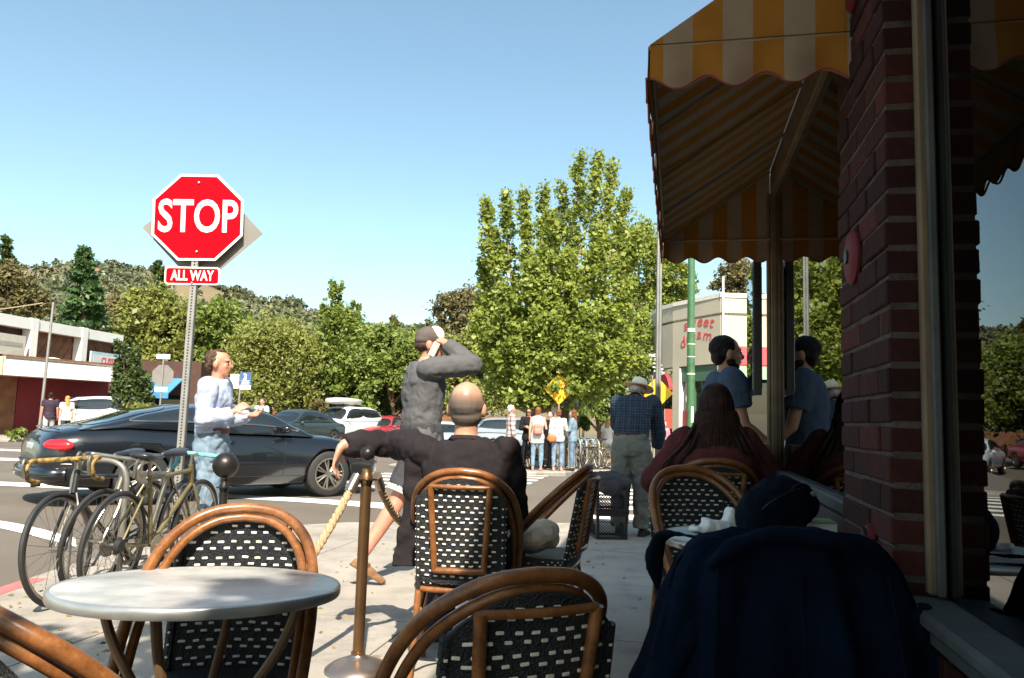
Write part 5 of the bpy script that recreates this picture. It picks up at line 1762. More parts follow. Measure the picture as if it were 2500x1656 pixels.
e = empty('backpack', g.root.location + Vector((0, -.19, 1.08)), R(-4), 'salmon pink backpack on the woman in pale blue jeans', 'backpack')
m_ = MB().bbox((0, 0, 0), (.25, .11, .30), .05).bbox((0, -.05, -.06), (.19, .06, .14), .025)
soft(m_, 'pack', cloth('salmon', (.52, .20, .15)), e, .014, 4, .01, .08)
g = far('woman in a pale grey blouse with an orange handbag, seen from behind', 1364, 20.9, -6, 1.66, cloth('pale_grey_blouse', (.50, .47, .42)), cloth('mid_jeans', (.16, .22, .30), var=.3), hairmat('brown_bun', (.16, .06, .03)), SK_PALE, armR=((.3, .2, -1), (.05, .7, -.5)), legw=(.076, .052, .042), shoe=cloth('pink_shoe2', (.5, .25, .2)))
e = empty('orange_handbag', g.root.location + Vector((-.17, -.19, .86)), R(10), 'orange leather handbag at the hip of the woman in the grey blouse', 'handbag')
m_ = MB().ell((0, 0, 0), (.135, .045, .105)).bbox((0, -.02, .04), (.22, .05, .08), .02)
soft(m_, 'bag', cloth('orange_leather', (.55, .16, .06), rough=.45), e, .012, 4)
far('woman in a denim jacket with long brown hair at the right of the queue', 1399, 21.4, -80, 1.68, cloth('denim_jacket', (.17, .24, .30), var=.25), cloth('denim2', (.12, .18, .26), var=.3), hairmat('brown_curl', (.13, .05, .022)), SK_PALE, long=.26, armR=((.1, .3, -1), (-.1, .9, -.1)), armL=((-.1, .3, -1), (.1, .9, 0)), legw=(.078, .054, .044))
far('dark-dressed woman half hidden in the middle of the queue', 1343, 22.4, 176, 1.66, cloth('black_dress', (.013, .012, .015)), cloth('black_tights', (.012, .012, .014)), hairmat('dark_c', (.06, .03, .02)), SK_PALE)
far('fair-haired girl in a white top and pale shorts walking beyond the racks', 1485, 25.6, 20, 1.62, cloth('white_top', (.72, .68, .64)), cloth('pale_shorts', (.42, .40, .34)), hairmat('fair', (.45, .24, .10)), SK_PALE, 'short', long=.2, end=.30, stride=.14)
far('person in a pink top beyond the steel post', 1622, 23.4, 150, 1.52, cloth('pink_top', (.62, .22, .28)), cloth('pale_trousers', (.4, .36, .33)), hairmat('dark_d', (.04, .022, .016)), SK_PALE, long=.18)
L_ = 'passers-by before the dark red building'
far('man in a dark purple T-shirt walking before the dark red wall', 122, 27.6, -28, 1.80, cloth('plum_tee', (.045, .03, .045)), cloth('light_trousers', (.38, .38, .36)), hairmat('black_e', (.015, .012, .01)), SK_RED, 'short', female=False, group=L_, stride=.18, dz=road_z(X(122, 27.6), 27.6))
far('fair-haired woman in a white top walking before the dark red wall', 163, 27.4, -40, 1.64, cloth('white_tee', (.72, .72, .70)), cloth('dark_trousers2', (.05, .05, .06)), hairmat('ginger', (.48, .22, .07)), SK_PALE, 'short', long=.3, group=L_, stride=.15, dz=road_z(X(163, 27.4), 27.4))
far('man in a pale turquoise T-shirt standing beyond the black coupe', 640, 24.5, 200, 1.66, cloth('turquoise_tee', (.36, .58, .60)), cloth('dark_trousers3', (.05, .05, .06)), hairmat('shaved', (.06, .035, .025)), SK_TAN, 'short', female=False, group='people by the cars', dz=0.0, armR=((.6, .2, -.8), (.1, .5, -.8)))
# ---------------------------------------------------------------- vehicles
tyre_m = pmat('tyre', (0.02, 0.019, 0.018), .75, var=.2, scale=20)
carglass = pmat('car_glass', (0.012, 0.016, 0.018), .03, var=0, spec=.9)
trim_black = pmat('trim_black', (0.01, 0.01, 0.01), .4, var=0)
chrome_trim = pmat('chrome_trim', (.6, .58, .55), .15, metal=1.0, var=0)
red_lens = pmat('red_lens', (.55, .012, .02), .12, var=.1, scale=30, coat=.5)
clear_lens = pmat('clear_lens', (.62, .62, .60), .1, var=.1, scale=30, coat=.5)
amber = pmat('amber_lens', (.75, .18, .02), .2, var=0)
def paint(name, c, metal=.0, rough=.25): return pmat('paint_' + name, c, rough, metal=metal, var=.06, scale=3, coat=.6)

def lerp_tab(tab, y):
    if y <= tab[0][0]: return tab[0][1:]
    for a, b in zip(tab[:-1], tab[1:]):
        if a[0] <= y <= b[0]:
            t = (y - a[0]) / (b[0] - a[0])
            t = t * t * (3 - 2 * t) * .35 + t * .65
            return tuple(p + (q - p) * t for p, q in zip(a[1:], b[1:]))
    return tab[-1][1:]

class Car:
    def __init__(self, label, loc, rz, pm, st, green, wheels, r=.33, tw=.22, group=None, detail=True, name='car', spokes=7):
        """st: (y, zbottom, ztop, halfwidth); green: (y, zroof, halfwidth at base); front is +y"""
        self.e = e = empty(name, loc, rz, label, 'car', group)
        self.st, self.green = st, green
        m_ = MB()
        ys = []
        y0, y1 = st[0][0], st[-1][0]
        n = 54 if detail else 26
        for k in range(n + 1):
            t = k / n
            ys.append(y0 + (y1 - y0) * (.5 - .5 * math.cos(math.pi * t)) if True else 0)
        rings = []
        for y in ys:
            zb, zt, w_ = lerp_tab(st, y)
            h = zt - zb
            half = [(0, zb), (w_ * .80, zb), (w_ * .93, zb + h * .06), (w_ * .985, zb + h * .22), (w_ * .995, zb + h * .42), (w_, zb + h * .58), (w_ * .985, zb + h * .76), (w_ * .93, zb + h * .90), (w_ * .80, zb + h * .975), (w_ * .5, zt + .012), (0, zt + .025)]
            rings.append([(x, y, z) for x, z in half] + [(-x, y, z) for x, z in half[-2:0:-1]])
        m_.loft(rings)
        self.body = m_.build('body', pm, e, smooth=True, angle=50)
        self.zt = lambda y: lerp_tab(st, y)[1]
        m_ = MB()
        gy0, gy1 = green[0][0], green[-1][0]
        N = 40 if detail else 20
        rings = []
        for k in range(N + 1):
            y = gy0 + (gy1 - gy0) * k / N
            rings.append([self.S(y, -1 + 2 * j / 20) for j in range(21)])
        base = len(m_.v)
        for r_ in rings: m_.v.extend([tuple(p) for p in r_])
        for k in range(N):
            for j in range(20):
                a = base + k * 21 + j
                m_.f.append((a, a + 1, a + 22, a + 21)); m_.m.append(0)
        m_.build('roof', pm, e, smooth=True, angle=180)
        # wheel arches cut from the body
        cut = MB()
        for y in wheels:
            for sx in (-1, 1):
                cut.lathe([(0, -.20), (r + .035, -.20), (r + .035, .35), (0, .35)], (sx * (lerp_tab(st, y)[2] - .10), y, r), 28, (sx, 0, 0))
        c = cut.build('arch', trim_black, e)
        bo = self.body.modifiers.new('arch', 'BOOLEAN'); bo.object = c; bo.operation = 'DIFFERENCE'; bo.solver = 'EXACT'
        self.cutter = c
        BAKE.append(self.body); CUTTERS.append(c)
        for y in wheels:
            for sx in (-1, 1):
                w_ = lerp_tab(st, y)[2]
                cx = sx * (w_ - tw / 2 - .015)
                ax = Vector((sx, 0, 0))
                wl = MB().lathe([(r * .66, -tw / 2), (r * .9, -tw / 2), (r * .985, -tw / 2 + .02), (r, -tw / 2 + .05), (r, tw / 2 - .05), (r * .985, tw / 2 - .02), (r * .9, tw / 2 - .002), (r * .68, tw / 2 - .004), (r * .66, tw / 2 - .03)], (cx, y, r), 40, ax).build('wheel', tyre_m, e, smooth=True, angle=50)
                c0 = Vector((cx, y, r))
                rm = MB()
                rm.lathe([(r * .69, tw / 2 - .03), (r * .70, tw / 2 - .004), (r * .64, tw / 2 - .002), (r * .61, tw / 2 - .05), (r * .61, -tw / 2 + .02)], c0, 40, ax)
                rm.lathe([(0, tw / 2 - .03), (r * .15, tw / 2 - .03), (r * .15, tw / 2 - .075)], c0, 16, ax)
                if detail:
                    for k in range(spokes):
                        for dq in (-.10, .10):
                            a = 2 * math.pi * k / spokes
                            p = c0 + ax * (tw / 2 - .042); 
                            a0, a1 = a + dq * .9, a + dq * 1.35
                            rm.tube([p + Vector((0, math.cos(a0) * r * .12, math.sin(a0) * r * .12)), p + ax * .012 + Vector((0, math.cos(a1) * r * .64, math.sin(a1) * r * .64))], [.016, .012], 6)
                else:
                    for k in range(5):
                        a = 2 * math.pi * k / 5; p = c0 + ax * (tw / 2 - .042)
                        rm.tube([p, p + Vector((0, math.cos(a) * r * .64, math.sin(a) * r * .64))], [.04, .03], 6)
                rm.build('rim', chrome, wl, smooth=True)
                MB().lathe([(0, 0), (r * .6, 0), (r * .6, .004), (0, .004)], c0 + ax * (-.03), 24, ax).build('brake_disc', trim_black, wl)
    def S(self, y, a, off=0.0):
        zr, w_ = lerp_tab(self.green, y)
        zb = self.zt(y) - .02
        ph = abs(a) * math.pi / 2
        sg = 1 if a >= 0 else -1
        x = w_ * math.sin(ph) ** .62; z = zb + max(.0, zr - zb) * math.cos(ph) ** .62
        p = Vector((sg * x, y, z))
        if off:
            n = Vector((sg * math.sin(ph) ** .8, 0, math.cos(ph) ** .8 + .15)).normalized()
            p += n * off
        return p
    def window(self, pts, off=.006, name='window', mat=None, trim=None, n=14):
        """outline in (y, a) on the cabin, filled and laid just proud of it"""
        P = catmull([(y, a, 0) for y, a in pts], 4, closed=True)
        c = sum(P, Vector()) / len(P)
        m_ = MB()
        k = len(P)
        rings = [[self.S(q.x, q.y, off) for q in [c.lerp(p, f_) for p in P]] for f_ in (1.0, .75, .5, .25, .02)]
        m_.loft(rings, cap=False)
        o = m_.build(name, mat or carglass, self.e, smooth=True, angle=180)
        if trim:
            MB().tube([self.S(p.x, p.y, off) for p in P], .011, 6, closed=True).build('window_trim', trim, o, smooth=True)
        return o
CUTTERS = []

# --- black coupe
st = [(-2.38, .36, .60, .50), (-2.34, .30, .80, .70), (-2.22, .26, .905, .83), (-1.95, .23, .955, .895), (-1.45, .20, .985, .925), (-.9, .19, .965, .910), (-.1, .18, .93, .895), (.7, .18, .91, .90), (1.4, .19, .875, .92), (1.85, .22, .79, .885), (2.15, .25, .69, .79), (2.32, .31, .59, .60), (2.38, .38, .52, .40)]
green = [(-1.98, .94, .74), (-1.7, 1.035, .78), (-1.2, 1.19, .795), (-.7, 1.285, .79), (-.2, 1.325, .79), (.2, 1.31, .795), (.5, 1.235, .80), (.85, 1.07, .80), (1.12, .90, .78)]
coupe_p = paint('black_blue', (0.006, 0.008, 0.011), rough=.22)
fw_xy = Vector((X(805, 11.7), 11.7))
CH = R(41)
fd = Vector((math.cos(CH), math.sin(CH))); rt = Vector((math.sin(CH), -math.cos(CH)))
ctr = fw_xy - fd * 1.34 - rt * .80
cz = road_z(ctr.x, ctr.y)
cp_ = Car('glossy black coupe driving across behind the stop sign', (ctr.x, ctr.y, cz), CH - R(90), coupe_p, st, green, (-1.25, 1.34), r=.335, tw=.235)
for sg in (1, -1):
    cp_.window([(-1.42, sg * .70), (-1.12, sg * .50), (-.75, sg * .43), (-.42, sg * .42), (-.40, sg * .72), (-.42, sg * .88), (-.85, sg * .88), (-1.25, sg * .84)], trim=chrome_trim)
    cp_.window([(-.32, sg * .42), (.1, sg * .43), (.42, sg * .50), (.72, sg * .66), (.86, sg * .86), (.4, sg * .89), (-.30, sg * .885), (-.31, sg * .7)], trim=chrome_trim)
cp_.window([(-1.78, -.42), (-1.85, 0), (-1.78, .42), (-1.45, .46), (-1.05, .38), (-.90, .2), (-.86, 0), (-.90, -.2), (-1.05, -.38), (-1.45, -.46)], name='rear_window')
cp_.window([(.98, -.55), (1.02, 0), (.98, .55), (.72, .48), (.42, .30), (.36, 0), (.42, -.30), (.72, -.48)], name='windscreen')
E = cp_.e
for sx in (-1, 1):
    m_ = MB().ell((sx * .765, -2.195, .745), (.20, .070, .080), Matrix.Rotation(R(42) * sx, 3, 'Z'), 24, 12)
    m_.build('tail_light', red_lens, E, smooth=True, angle=180)
    m_ = MB().ell((sx * .62, 2.06, .60), (.17, .16, .075), Matrix.Rotation(R(-20) * -sx, 3, 'Z'), 20, 12); m_.build('headlight', clear_lens, E, smooth=True, angle=180)
    m_ = MB().ell((sx * .92, .62, .985), (.085, .075, .06)).ell((sx * .87, .66, .95), (.07, .04, .025)); m_.build('wing_mirror', coupe_p, E, smooth=True, angle=180)
    m_ = MB().ell((sx * .893, 1.80, .575), (.012, .05, .022)); m_.build('side_marker', amber, E, smooth=True, angle=180)
    m_ = MB().tube([(sx * (lerp_tab(st, y)[2] * .972 + .004), y, lerp_tab(st, y)[0] + .145) for y in [-.9 + k * .1 for k in range(19)]], .006, 5); m_.build('sill_line', trim_black, E)
    for yy in (-.42, .62):
        hb = lerp_tab(st, yy)
        m_ = MB().tube([(sx * (hb[2] * q + .001), yy + dy, hb[0] + (hb[1] - hb[0]) * zt) for q, zt, dy in ((.985, .22, 0), (.995, .42, .0), (1.0, .58, .01), (.985, .76, .02), (.93, .90, .03))], .0035, 4); m_.build('door_seam', trim_black, E)
    MB().bbox((sx * .905, -.18, .80), (.02, .16, .025), .006).build('door_handle', coupe_p, E)
MB().bbox((0, -2.352, .66), (.36, .03, .18), .01).build('number_plate', pmat('plate', (.42, .44, .44), .5, var=.1, scale=20), E)
m_ = MB().bbox((0, -2.30, .72), (.62, .09, .26), .03); m_.build('plate_recess', trim_black, E)
m_ = MB().tube(catmull([(-.86, -2.05, .52), (-.75, -2.25, .53), (-.4, -2.385, .535), (0, -2.40, .535), (.4, -2.385, .535), (.75, -2.25, .53), (.86, -2.05, .52)], 6), .022, 8, flat=.8); m_.build('bumper_strip', trim_black, E, smooth=True)
m_ = MB().tube(catmull([(-.84, -2.1, .40), (-.72, -2.3, .40), (0, -2.42, .40), (.72, -2.3, .40), (.84, -2.1, .40)], 8), .085, 10); m_.build('rear_bumper', coupe_p, E, smooth=True)
m_ = MB().tube([(.5, -2.3, .27), (.5, -2.40, .265)], .03, 10); m_.build('exhaust', trim_black, E, smooth=True)
m_ = MB().tube(catmull([(-.62, -2.18, .93), (-.3, -2.24, .955), (0, -2.25, .96), (.3, -2.24, .955), (.62, -2.18, .93)], 6), .015, 8, flat=.5); m_.build('boot_lip', coupe_p, E, smooth=True)

# --- parked cars across the street
G2 = 'cars parked across the street'
def simple_car(label, px, Y, rz, pm, kind, name='car'):
    x = X(px, Y)
    z = road_z(x, Y) if Y < 34 else slope(x, Y) - .012
    if kind == 'suv':
        st_ = [(-2.25, .45, .95, .80), (-2.18, .36, 1.02, .86), (-1.6, .30, 1.05, .90), (0, .28, 1.04, .91), (.9, .28, 1.03, .90), (1.6, .30, .98, .89), (2.1, .34, .92, .84), (2.25, .42, .82, .74)]
        gr = [(-2.2, 1.03, .80), (-2.0, 1.62, .80), (-1.5, 1.70, .80), (0, 1.71, .80), (.35, 1.66, .80), (.75, 1.36, .82), (1.15, 1.02, .80)]
        wh, r_ = (-1.35, 1.42), .36
    elif kind == 'van':
        st_ = [(-2.4, .45, .98, .85), (-2.3, .34, 1.05, .93), (0, .30, 1.08, .96), (1.4, .30, 1.05, .94), (2.1, .34, .95, .88), (2.35, .45, .80, .75)]
        gr = [(-2.35, 1.05, .84), (-2.2, 1.72, .84), (-1.0, 1.80, .84), (.4, 1.79, .84), (.8, 1.62, .84), (1.5, 1.04, .82)]
        wh, r_ = (-1.45, 1.5), .34
    else:
        st_ = [(-2.25, .42, .78, .68), (-2.15, .32, .92, .80), (-1.5, .26, .97, .87), (0, .25, .96, .88), (.9, .25, .95, .88), (1.6, .27, .90, .86), (2.05, .32, .80, .80), (2.25, .42, .68, .66)]
        gr = [(-1.75, .94, .72), (-1.2, 1.30, .74), (-.7, 1.42, .74), (-.1, 1.45, .74), (.25, 1.41, .74), (.7, 1.18, .75), (1.15, .92, .74)]
        wh, r_ = (-1.32, 1.36), .32
    c = Car(label, (x, Y, z), rz, pm, st_, gr, wh, r=r_, tw=.21, group=G2, detail=False, name=name)
    y0, y1 = gr[0][0], gr[-1][0]
    mid = (y0 + y1) / 2
    for sg in (1, -1):
        c.window([(y0 + .30, sg * .55), (mid - .05, sg * .48), (mid - .05, sg * .90), (y0 + .25, sg * .88)])
        c.window([(mid + .05, sg * .48), (y1 - .72, sg * .52), (y1 - .38, sg * .90), (mid + .05, sg * .90)])
    c.window([(y1 - .10, -.58), (y1 - .06, 0), (y1 - .10, .58), (y1 - .62, .42), (y1 - .70, 0), (y1 - .62, -.42)], name='windscreen')
    c.window([(y0 + .06, -.5), (y0 + .05, 0), (y0 + .06, .5), (y0 + .35, .4), (y0 + .38, 0), (y0 + .35, -.4)], name='rear_window')
    f_, b_ = st_[-1], st_[0]
    for sx in (-1, 1):
        MB().ell((sx * f_[3] * .86, f_[0] - .07, f_[2] - .06), (.16, .08, .07), Matrix.Rotation(R(20) * sx, 3, 'Z')).build('headlight', clear_lens, c.e, smooth=True, angle=180)
        MB().ell((sx * b_[3] * .92, b_[0] + .06, b_[2] - .04), (.12, .07, .09)).build('tail_light', red_lens, c.e, smooth=True, angle=180)
        MB().ell((sx * (lerp_tab(gr, y1 - .45)[1] + .10), y1 - .45, f_[2] + .24), (.08, .06, .07)).build('wing_mirror', pm, c.e, smooth=True, angle=180)
    MB().bbox((0, f_[0] - .02, f_[2] - .10), (f_[3] * 1.15, .06, .10), .02).build('grille', trim_black, c.e)
    MB().bbox((0, f_[0] + .0, f_[1] + .07), (f_[3] * 1.7, .10, .12), .04).build('bumper', pm if kind != 'suv' else trim_black, c.e)
    return c
def head(dx, dy): return math.atan2(dy, dx) - R(90)
sv = simple_car('white off-roader with a grey roof box parked facing us', 838, 37.0, head(-.42, -.9), paint('white', (.70, .69, .66), rough=.3), 'suv')
rb = empty('roof_box', sv.e.location + Vector((0, 0, 1.76)), sv.e.rotation_euler.z, 'pale grey roof box on the white off-roader', 'roof box')
m_ = MB().loft([[(w_ * math.copysign(abs(math.cos(a)) ** .5, math.cos(a)), y, .17 + .17 * math.copysign(abs(math.sin(a)) ** .6, math.sin(a)) * h_) for a in [2 * math.pi * k / 20 for k in range(20)]] for y, w_, h_ in ((-1.0, .30, .4), (-.9, .40, .8), (-.3, .44, 1.0), (.4, .44, 1.0), (.9, .38, .75), (1.05, .26, .4))])
m_.build('shell', pmat('grey_roof_box', (.45, .44, .42), .45, var=.05), rb, smooth=True, angle=60)
MB().bbox((0, -.5, .015), (1.25, .05, .03), .01).bbox((0, .5, .015), (1.25, .05, .03), .01).build('rack_bar', trim_black, rb)
simple_car('dark green saloon parked nose-on behind the black coupe', 725, 30.5, head(-.40, -.92), paint('dark_green', (.022, .035, .034)), 'sedan')
simple_car('dark red estate car parked right of the white off-roader', 940, 39.0, head(-.25, -.97), paint('dark_red', (.30, .03, .04)), 'sedan')
simple_car('white van parked before the blue awning', 315, 33.0, head(.97, .1), paint('white2', (.74, .74, .72), rough=.3), 'van')
simple_car('pale blue car parked beyond the man in the cap', 1085, 36.0, head(.3, -.95), paint('pale_blue', (.42, .48, .52), rough=.3), 'sedan')
simple_car('silver blue car parked behind the queue of people', 1288, 34.5, head(.95, -.2), paint('silver_blue', (.34, .38, .42), metal=.4), 'suv')
# ---------------------------------------------------------------- trees
bark = pmat('bark', (0.13, 0.085, 0.05), .9, var=.3, scale=8, bump=.6, bscale=30)
bark_pale = pmat('pale_bark', (0.26, 0.20, 0.14), .9, var=.25, scale=8, bump=.5, bscale=30)
def leaf_mesh(name, C, size, rng, droop=.3, aspect=.62, up=.5):
    """one small folded blade for every point in C"""
    n = len(C)
    d = rng.normal(size=(n, 3)); d[:, 2] = d[:, 2] * .8 - droop
    d /= np.linalg.norm(d, axis=1, keepdims=True)
    nn = rng.normal(size=(n, 3)); nn[:, 2] += up * 2.6; nn[:, 1] -= up * 2.2
    nn -= d * np.sum(nn * d, axis=1, keepdims=True)
    nn /= np.linalg.norm(nn, axis=1, keepdims=True) + 1e-9
    s = np.cross(d, nn)
    L_ = size * np.clip(rng.lognormal(-.08, .38, size=(n, 1)), .4, 2.0)
    Wd = L_ * aspect
    v = np.empty((n, 4, 3))
    v[:, 0] = C - d * L_ * .5
    v[:, 1] = C + s * Wd * .5 - nn * Wd * .10
    v[:, 2] = C + d * L_ * .5 - nn * L_ * .08
    v[:, 3] = C - s * Wd * .5 - nn * Wd * .10
    me = bpy.data.meshes.new(name)
    me.vertices.add(n * 4); me.vertices.foreach_set('co', v.reshape(-1))
    me.loops.add(n * 4); me.loops.foreach_set('vertex_index', np.arange(n * 4, dtype=np.int32))
    me.polygons.add(n); me.polygons.foreach_set('loop_start', np.arange(0, n * 4, 4, dtype=np.int32)); me.polygons.foreach_set('loop_total', np.full(n, 4, dtype=np.int32))
    me.update(); me.validate()
    return me

def clumps(rng, lobes, n, shell=.55, jitter=.5):
    """points gathered in clumps near the surface of overlapping lobes (centre, radii)"""
    out = []
    tot = sum(r[0] * r[2] for _, r in lobes)
    for c, r in lobes:
        k = int(n * r[0] * r[2] / tot)
        nc = max(10, int(k / 75))
        u = rng.normal(size=(nc, 3)); u /= np.linalg.norm(u, axis=1, keepdims=True)
        u[:, 2] = np.where(u[:, 2] < -.55, -u[:, 2] * .6, u[:, 2])
        rad = shell + (1 - shell) * rng.uniform(0, 1, size=(nc, 1)) ** .5
        cc = u * rad
        idx = rng.integers(0, nc, size=k)
        cs = (.10 + .12 * rng.uniform(size=(nc, 1)))[idx]
        p = cc[idx] + rng.normal(size=(k, 3)) * cs * jitter * 1.6
        out.append(np.array(c) + p * np.array(r))
    return np.concatenate(out)

def limb_tree(mb_, base, top, r0, lobes, rr, nb=7):
    """tapered trunk and limbs reaching into the lobes"""
    base, top = Vector(base), Vector(top)
    mid = base.lerp(top, .5) + Vector((rr.uniform(-.15, .15), rr.uniform(-.15, .15), 0))
    P = catmull([base, base.lerp(mid, .5) + Vector((rr.uniform(-.05, .05), 0, 0)), mid, top], 4)
    mb_.tube(P, [r0 * (1.25 if i == 0 else 1.0) * (1 - .72 * i / (len(P) - 1)) for i in range(len(P))], 9)
    for k in range(nb):
        c, r = lobes[k % len(lobes)]
        s = P[int(len(P) * rr.uniform(.35, .8))]
        e = Vector(c) + Vector((rr.uniform(-.6, .6) * r[0], rr.uniform(-.6, .6) * r[1], rr.uniform(-.2, .6) * r[2]))
        q = s.lerp(e, .5) + Vector((0, 0, -.08 * (e - s).length + rr.uniform(0, .2)))
        B = catmull([s, q, e], 4)
        mb_.tube(B, [r0 * .5 * (1 - .85 * i / (len(B) - 1)) for i in range(len(B))], 6)

def tree(name, label, base, trunk_top, r0, lobes, n, size, lm, seed, group, bk=bark, shell=.5, nb=7, cat='tree', droop=.3, jitter=.5):
    e = empty(name, base, 0, label, cat, group)
    b = Vector(base)
    rng = np.random.default_rng(seed)
    rel = [((Vector(c) - b), r) for c, r in lobes]
    m_ = MB()
    limb_tree(m_, (0, 0, -.05), Vector(trunk_top) - b, r0, rel, rs(seed), nb)
    m_.build('trunk', bk, e, smooth=True)
    C = clumps(rng, rel, n, shell, jitter)
    me = leaf_mesh('crown', C, size, rng, droop)
    mesh_obj('crown', me, lm, e)
    return e

LM_BIG = leafmat('leaf_bright', (0.100, 0.155, 0.018), (0.38, 0.42, 0.085), .9, trans=.45)
LM_MID = leafmat('leaf_mid', (0.065, 0.115, 0.018), (0.27, 0.32, 0.065), .5, trans=.40)
LM_OLIVE = leafmat('leaf_olive', (0.110, 0.135, 0.024), (0.33, 0.34, 0.085), .5, trans=.40)
LM_DARK = leafmat('leaf_dark', (0.024, 0.044, 0.010), (0.085, 0.115, 0.028), .5, trans=.2)
LM_CONIF = leafmat('leaf_conifer', (0.016, 0.046, 0.014), (0.075, 0.135, 0.036), .5, trans=.15)
LM_BROWN = leafmat('leaf_brownish', (0.080, 0.070, 0.026), (0.19, 0.16, 0.060), .4, trans=.25)
LM_HILL = leafmat('leaf_hill', (0.052, 0.066, 0.032), (0.155, 0.165, 0.085), .05, trans=.15)
LM_SPIRE = leafmat('leaf_spire', (0.060, 0.10, 0.014), (0.19, 0.24, 0.050), .8, trans=.35)

def lobe_px(px, py, Y, rpx, rpy, dr=.85):
    """a lobe from its place and size in the photograph, at its own distance"""
    c = at(px, py, Y)
    k = Y / FPX
    return (tuple(c), (rpx * k, rpx * k * dr, rpy * k))

# --- the big street tree across the road: upright plumes round a forked trunk
def big_tree():
    Y0 = 23.6
    x0 = X(1292, Y0)
    base = Vector((x0, Y0, walk_z(x0, Y0)))
    e = empty('street_tree', base, 0, 'big bright green street tree with upright plumes over the queue', 'tree', 'trees across the street')
    m_ = MB()
    fork = base + Vector((.05, 0, 1.75))
    m_.tube([(0, 0, -.05), (.02, 0, .8), (.03, 0, 1.5), (.05, 0, 1.8)], [.19, .15, .135, .14], 12)
    rr_ = rs(21)
    rng = np.random.default_rng(5)
    tips = []
    # plumes given by the tip in the photograph and how thick each is
    spec = [(1183, 485, 0.52, -.6), (1208, 560, 0.68, .9), (1235, 470, 0.51, .2), (1283, 465, 0.52, -.5), (1330, 455, 0.52, .5), (1345, 520, 0.76, -1.1), (1375, 450, 0.56, .9), (1420, 372, 0.51, -.2), (1465, 372, 0.59, .4), (1500, 392, 0.52, 1.2), (1530, 470, 0.68, .3), (1560, 560, 0.72, -.4),
            (1178, 640, .85, .3), (1165, 760, .8, -.2), (1225, 700, 1.0, -1.3), (1300, 640, 1.1, -1.5), (1390, 620, 1.1, -1.4), (1470, 560, 1.1, -1.2), (1530, 700, 1.05, -.9), (1570, 780, .85, .2), (1255, 840, .95, -1.3), (1345, 780, 1.1, -1.8), (1440, 760, 1.1, -1.7), (1520, 850, .95, -1.0), (1200, 880, .7, -.4), (1330, 880, .75, -1.6), (1425, 870, .8, -1.5), (1575, 880, .6, -.2), (1385, 900, .5, -1.0), (1490, 900, .7, -1.2)]
    Cs = []
    for px, py, w_, dy in spec:
        tip = at(px, py, Y0 + dy) - base
        inner = Vector((tip.x * .30, tip.y * .35, max(1.9, tip.z * .42)))
        up = Vector((tip.x * .78, tip.y * .8, tip.z * .72)) if tip.z > 4.5 else Vector((tip.x * .7, tip.y * .75, tip.z * .85 + .2))
        P = catmull([Vector((.05, 0, 1.6)), inner, up, tip], 5)
        m_.tube(P[:-2], [.075 * (1 - .85 * i / len(P)) for i in range(len(P) - 2)], 6)
        n = int(3700 * max(w_, .5))
        t = .30 + .70 * rng.beta(1.5, 1.05, size=n)
        idx = np.clip((t * (len(P) - 1)).astype(int), 0, len(P) - 2)
        fr = t * (len(P) - 1) - idx
        A = np.array([tuple(p) for p in P])
        c = A[idx] * (1 - fr[:, None]) + A[idx + 1] * fr[:, None]
        prof = (w_ * .92) * np.clip(1.06 - t ** 2.2, .10, 1)
        # gather into sprays
        ns = max(12, n // 62)
        sv_ = rng.normal(size=(ns, 3)); sv_ /= np.linalg.norm(sv_, axis=1, keepdims=True)
        k = rng.integers(0, ns, size=n)
        order = np.argsort(t); k[order] = np.sort(k)          # neighbours along the plume share a spray
        sp_ = sv_[k] * (.45 + .55 * rng.uniform(size=(ns, 1))[k])
        c = c + sp_ * prof[:, None] * .95 + rng.normal(size=(n, 3)) * .105
        Cs.append(c)
    Cs = np.concatenate(Cs)
    Cs = Cs[Cs[:, 2] > 1.75]
    m_.build('trunk', bark_pale, e, smooth=True)
    mesh_obj('crown', leaf_mesh('crown', Cs, .120, rng, .15, .75, .5), LM_BIG, e)
    return e
big_tree()

G = 'trees across the street'
def T(label, px, pbase, Y, lobes, n, size, lm, seed, r0=.16, bk=bark, name='broadleaf_tree', **kw):
    x = X(px, Y)
    z = walk_z(x, Y)
    lob = [lobe_px(*((a[0], a[1], Y + a[4] if len(a) > 4 else Y) + (a[2], a[3]))) for a in lobes]
    top = Vector(lob[0][0])
    return tree(name, label, (x, Y, z), top, r0, lob, n, size, lm, seed, G, bk, **kw)
T('tall bright tree behind the big street tree on the right', 1570, 1100, 38, [(1560, 640, 75, 110), (1600, 760, 70, 90), (1640, 680, 55, 60, -.5), (1550, 850, 70, 90), (1660, 720, 40, 45)], 25500, 0.163, LM_BIG, 31)
T('olive green round tree left of the stop sign post', 355, 1080, 43, [(365, 770, 75, 75), (330, 840, 70, 90), (420, 830, 75, 95), (380, 900, 80, 80)], 15300, 0.222, LM_OLIVE, 32)
T('bright green tree right of the stop sign post', 530, 1080, 44, [(520, 790, 80, 65), (470, 850, 60, 95), (570, 830, 60, 70), (520, 900, 80, 80)], 15300, 0.222, LM_MID, 33)
T('feathery olive tree behind the man by the stop sign', 660, 1080, 41, [(660, 850, 85, 75), (610, 900, 70, 90), (710, 880, 70, 90), (640, 960, 90, 70), (700, 960, 70, 60)], 20400, 0.163, LM_OLIVE, 34, jitter=.75)
T('tall green tree with a spiky top in the middle of the row', 830, 1080, 43, [(835, 840, 70, 90), (820, 740, 22, 55), (800, 760, 20, 40), (868, 765, 15, 38), (790, 900, 70, 80), (880, 880, 60, 80), (830, 960, 90, 70)], 20400, 0.192, LM_MID, 35)
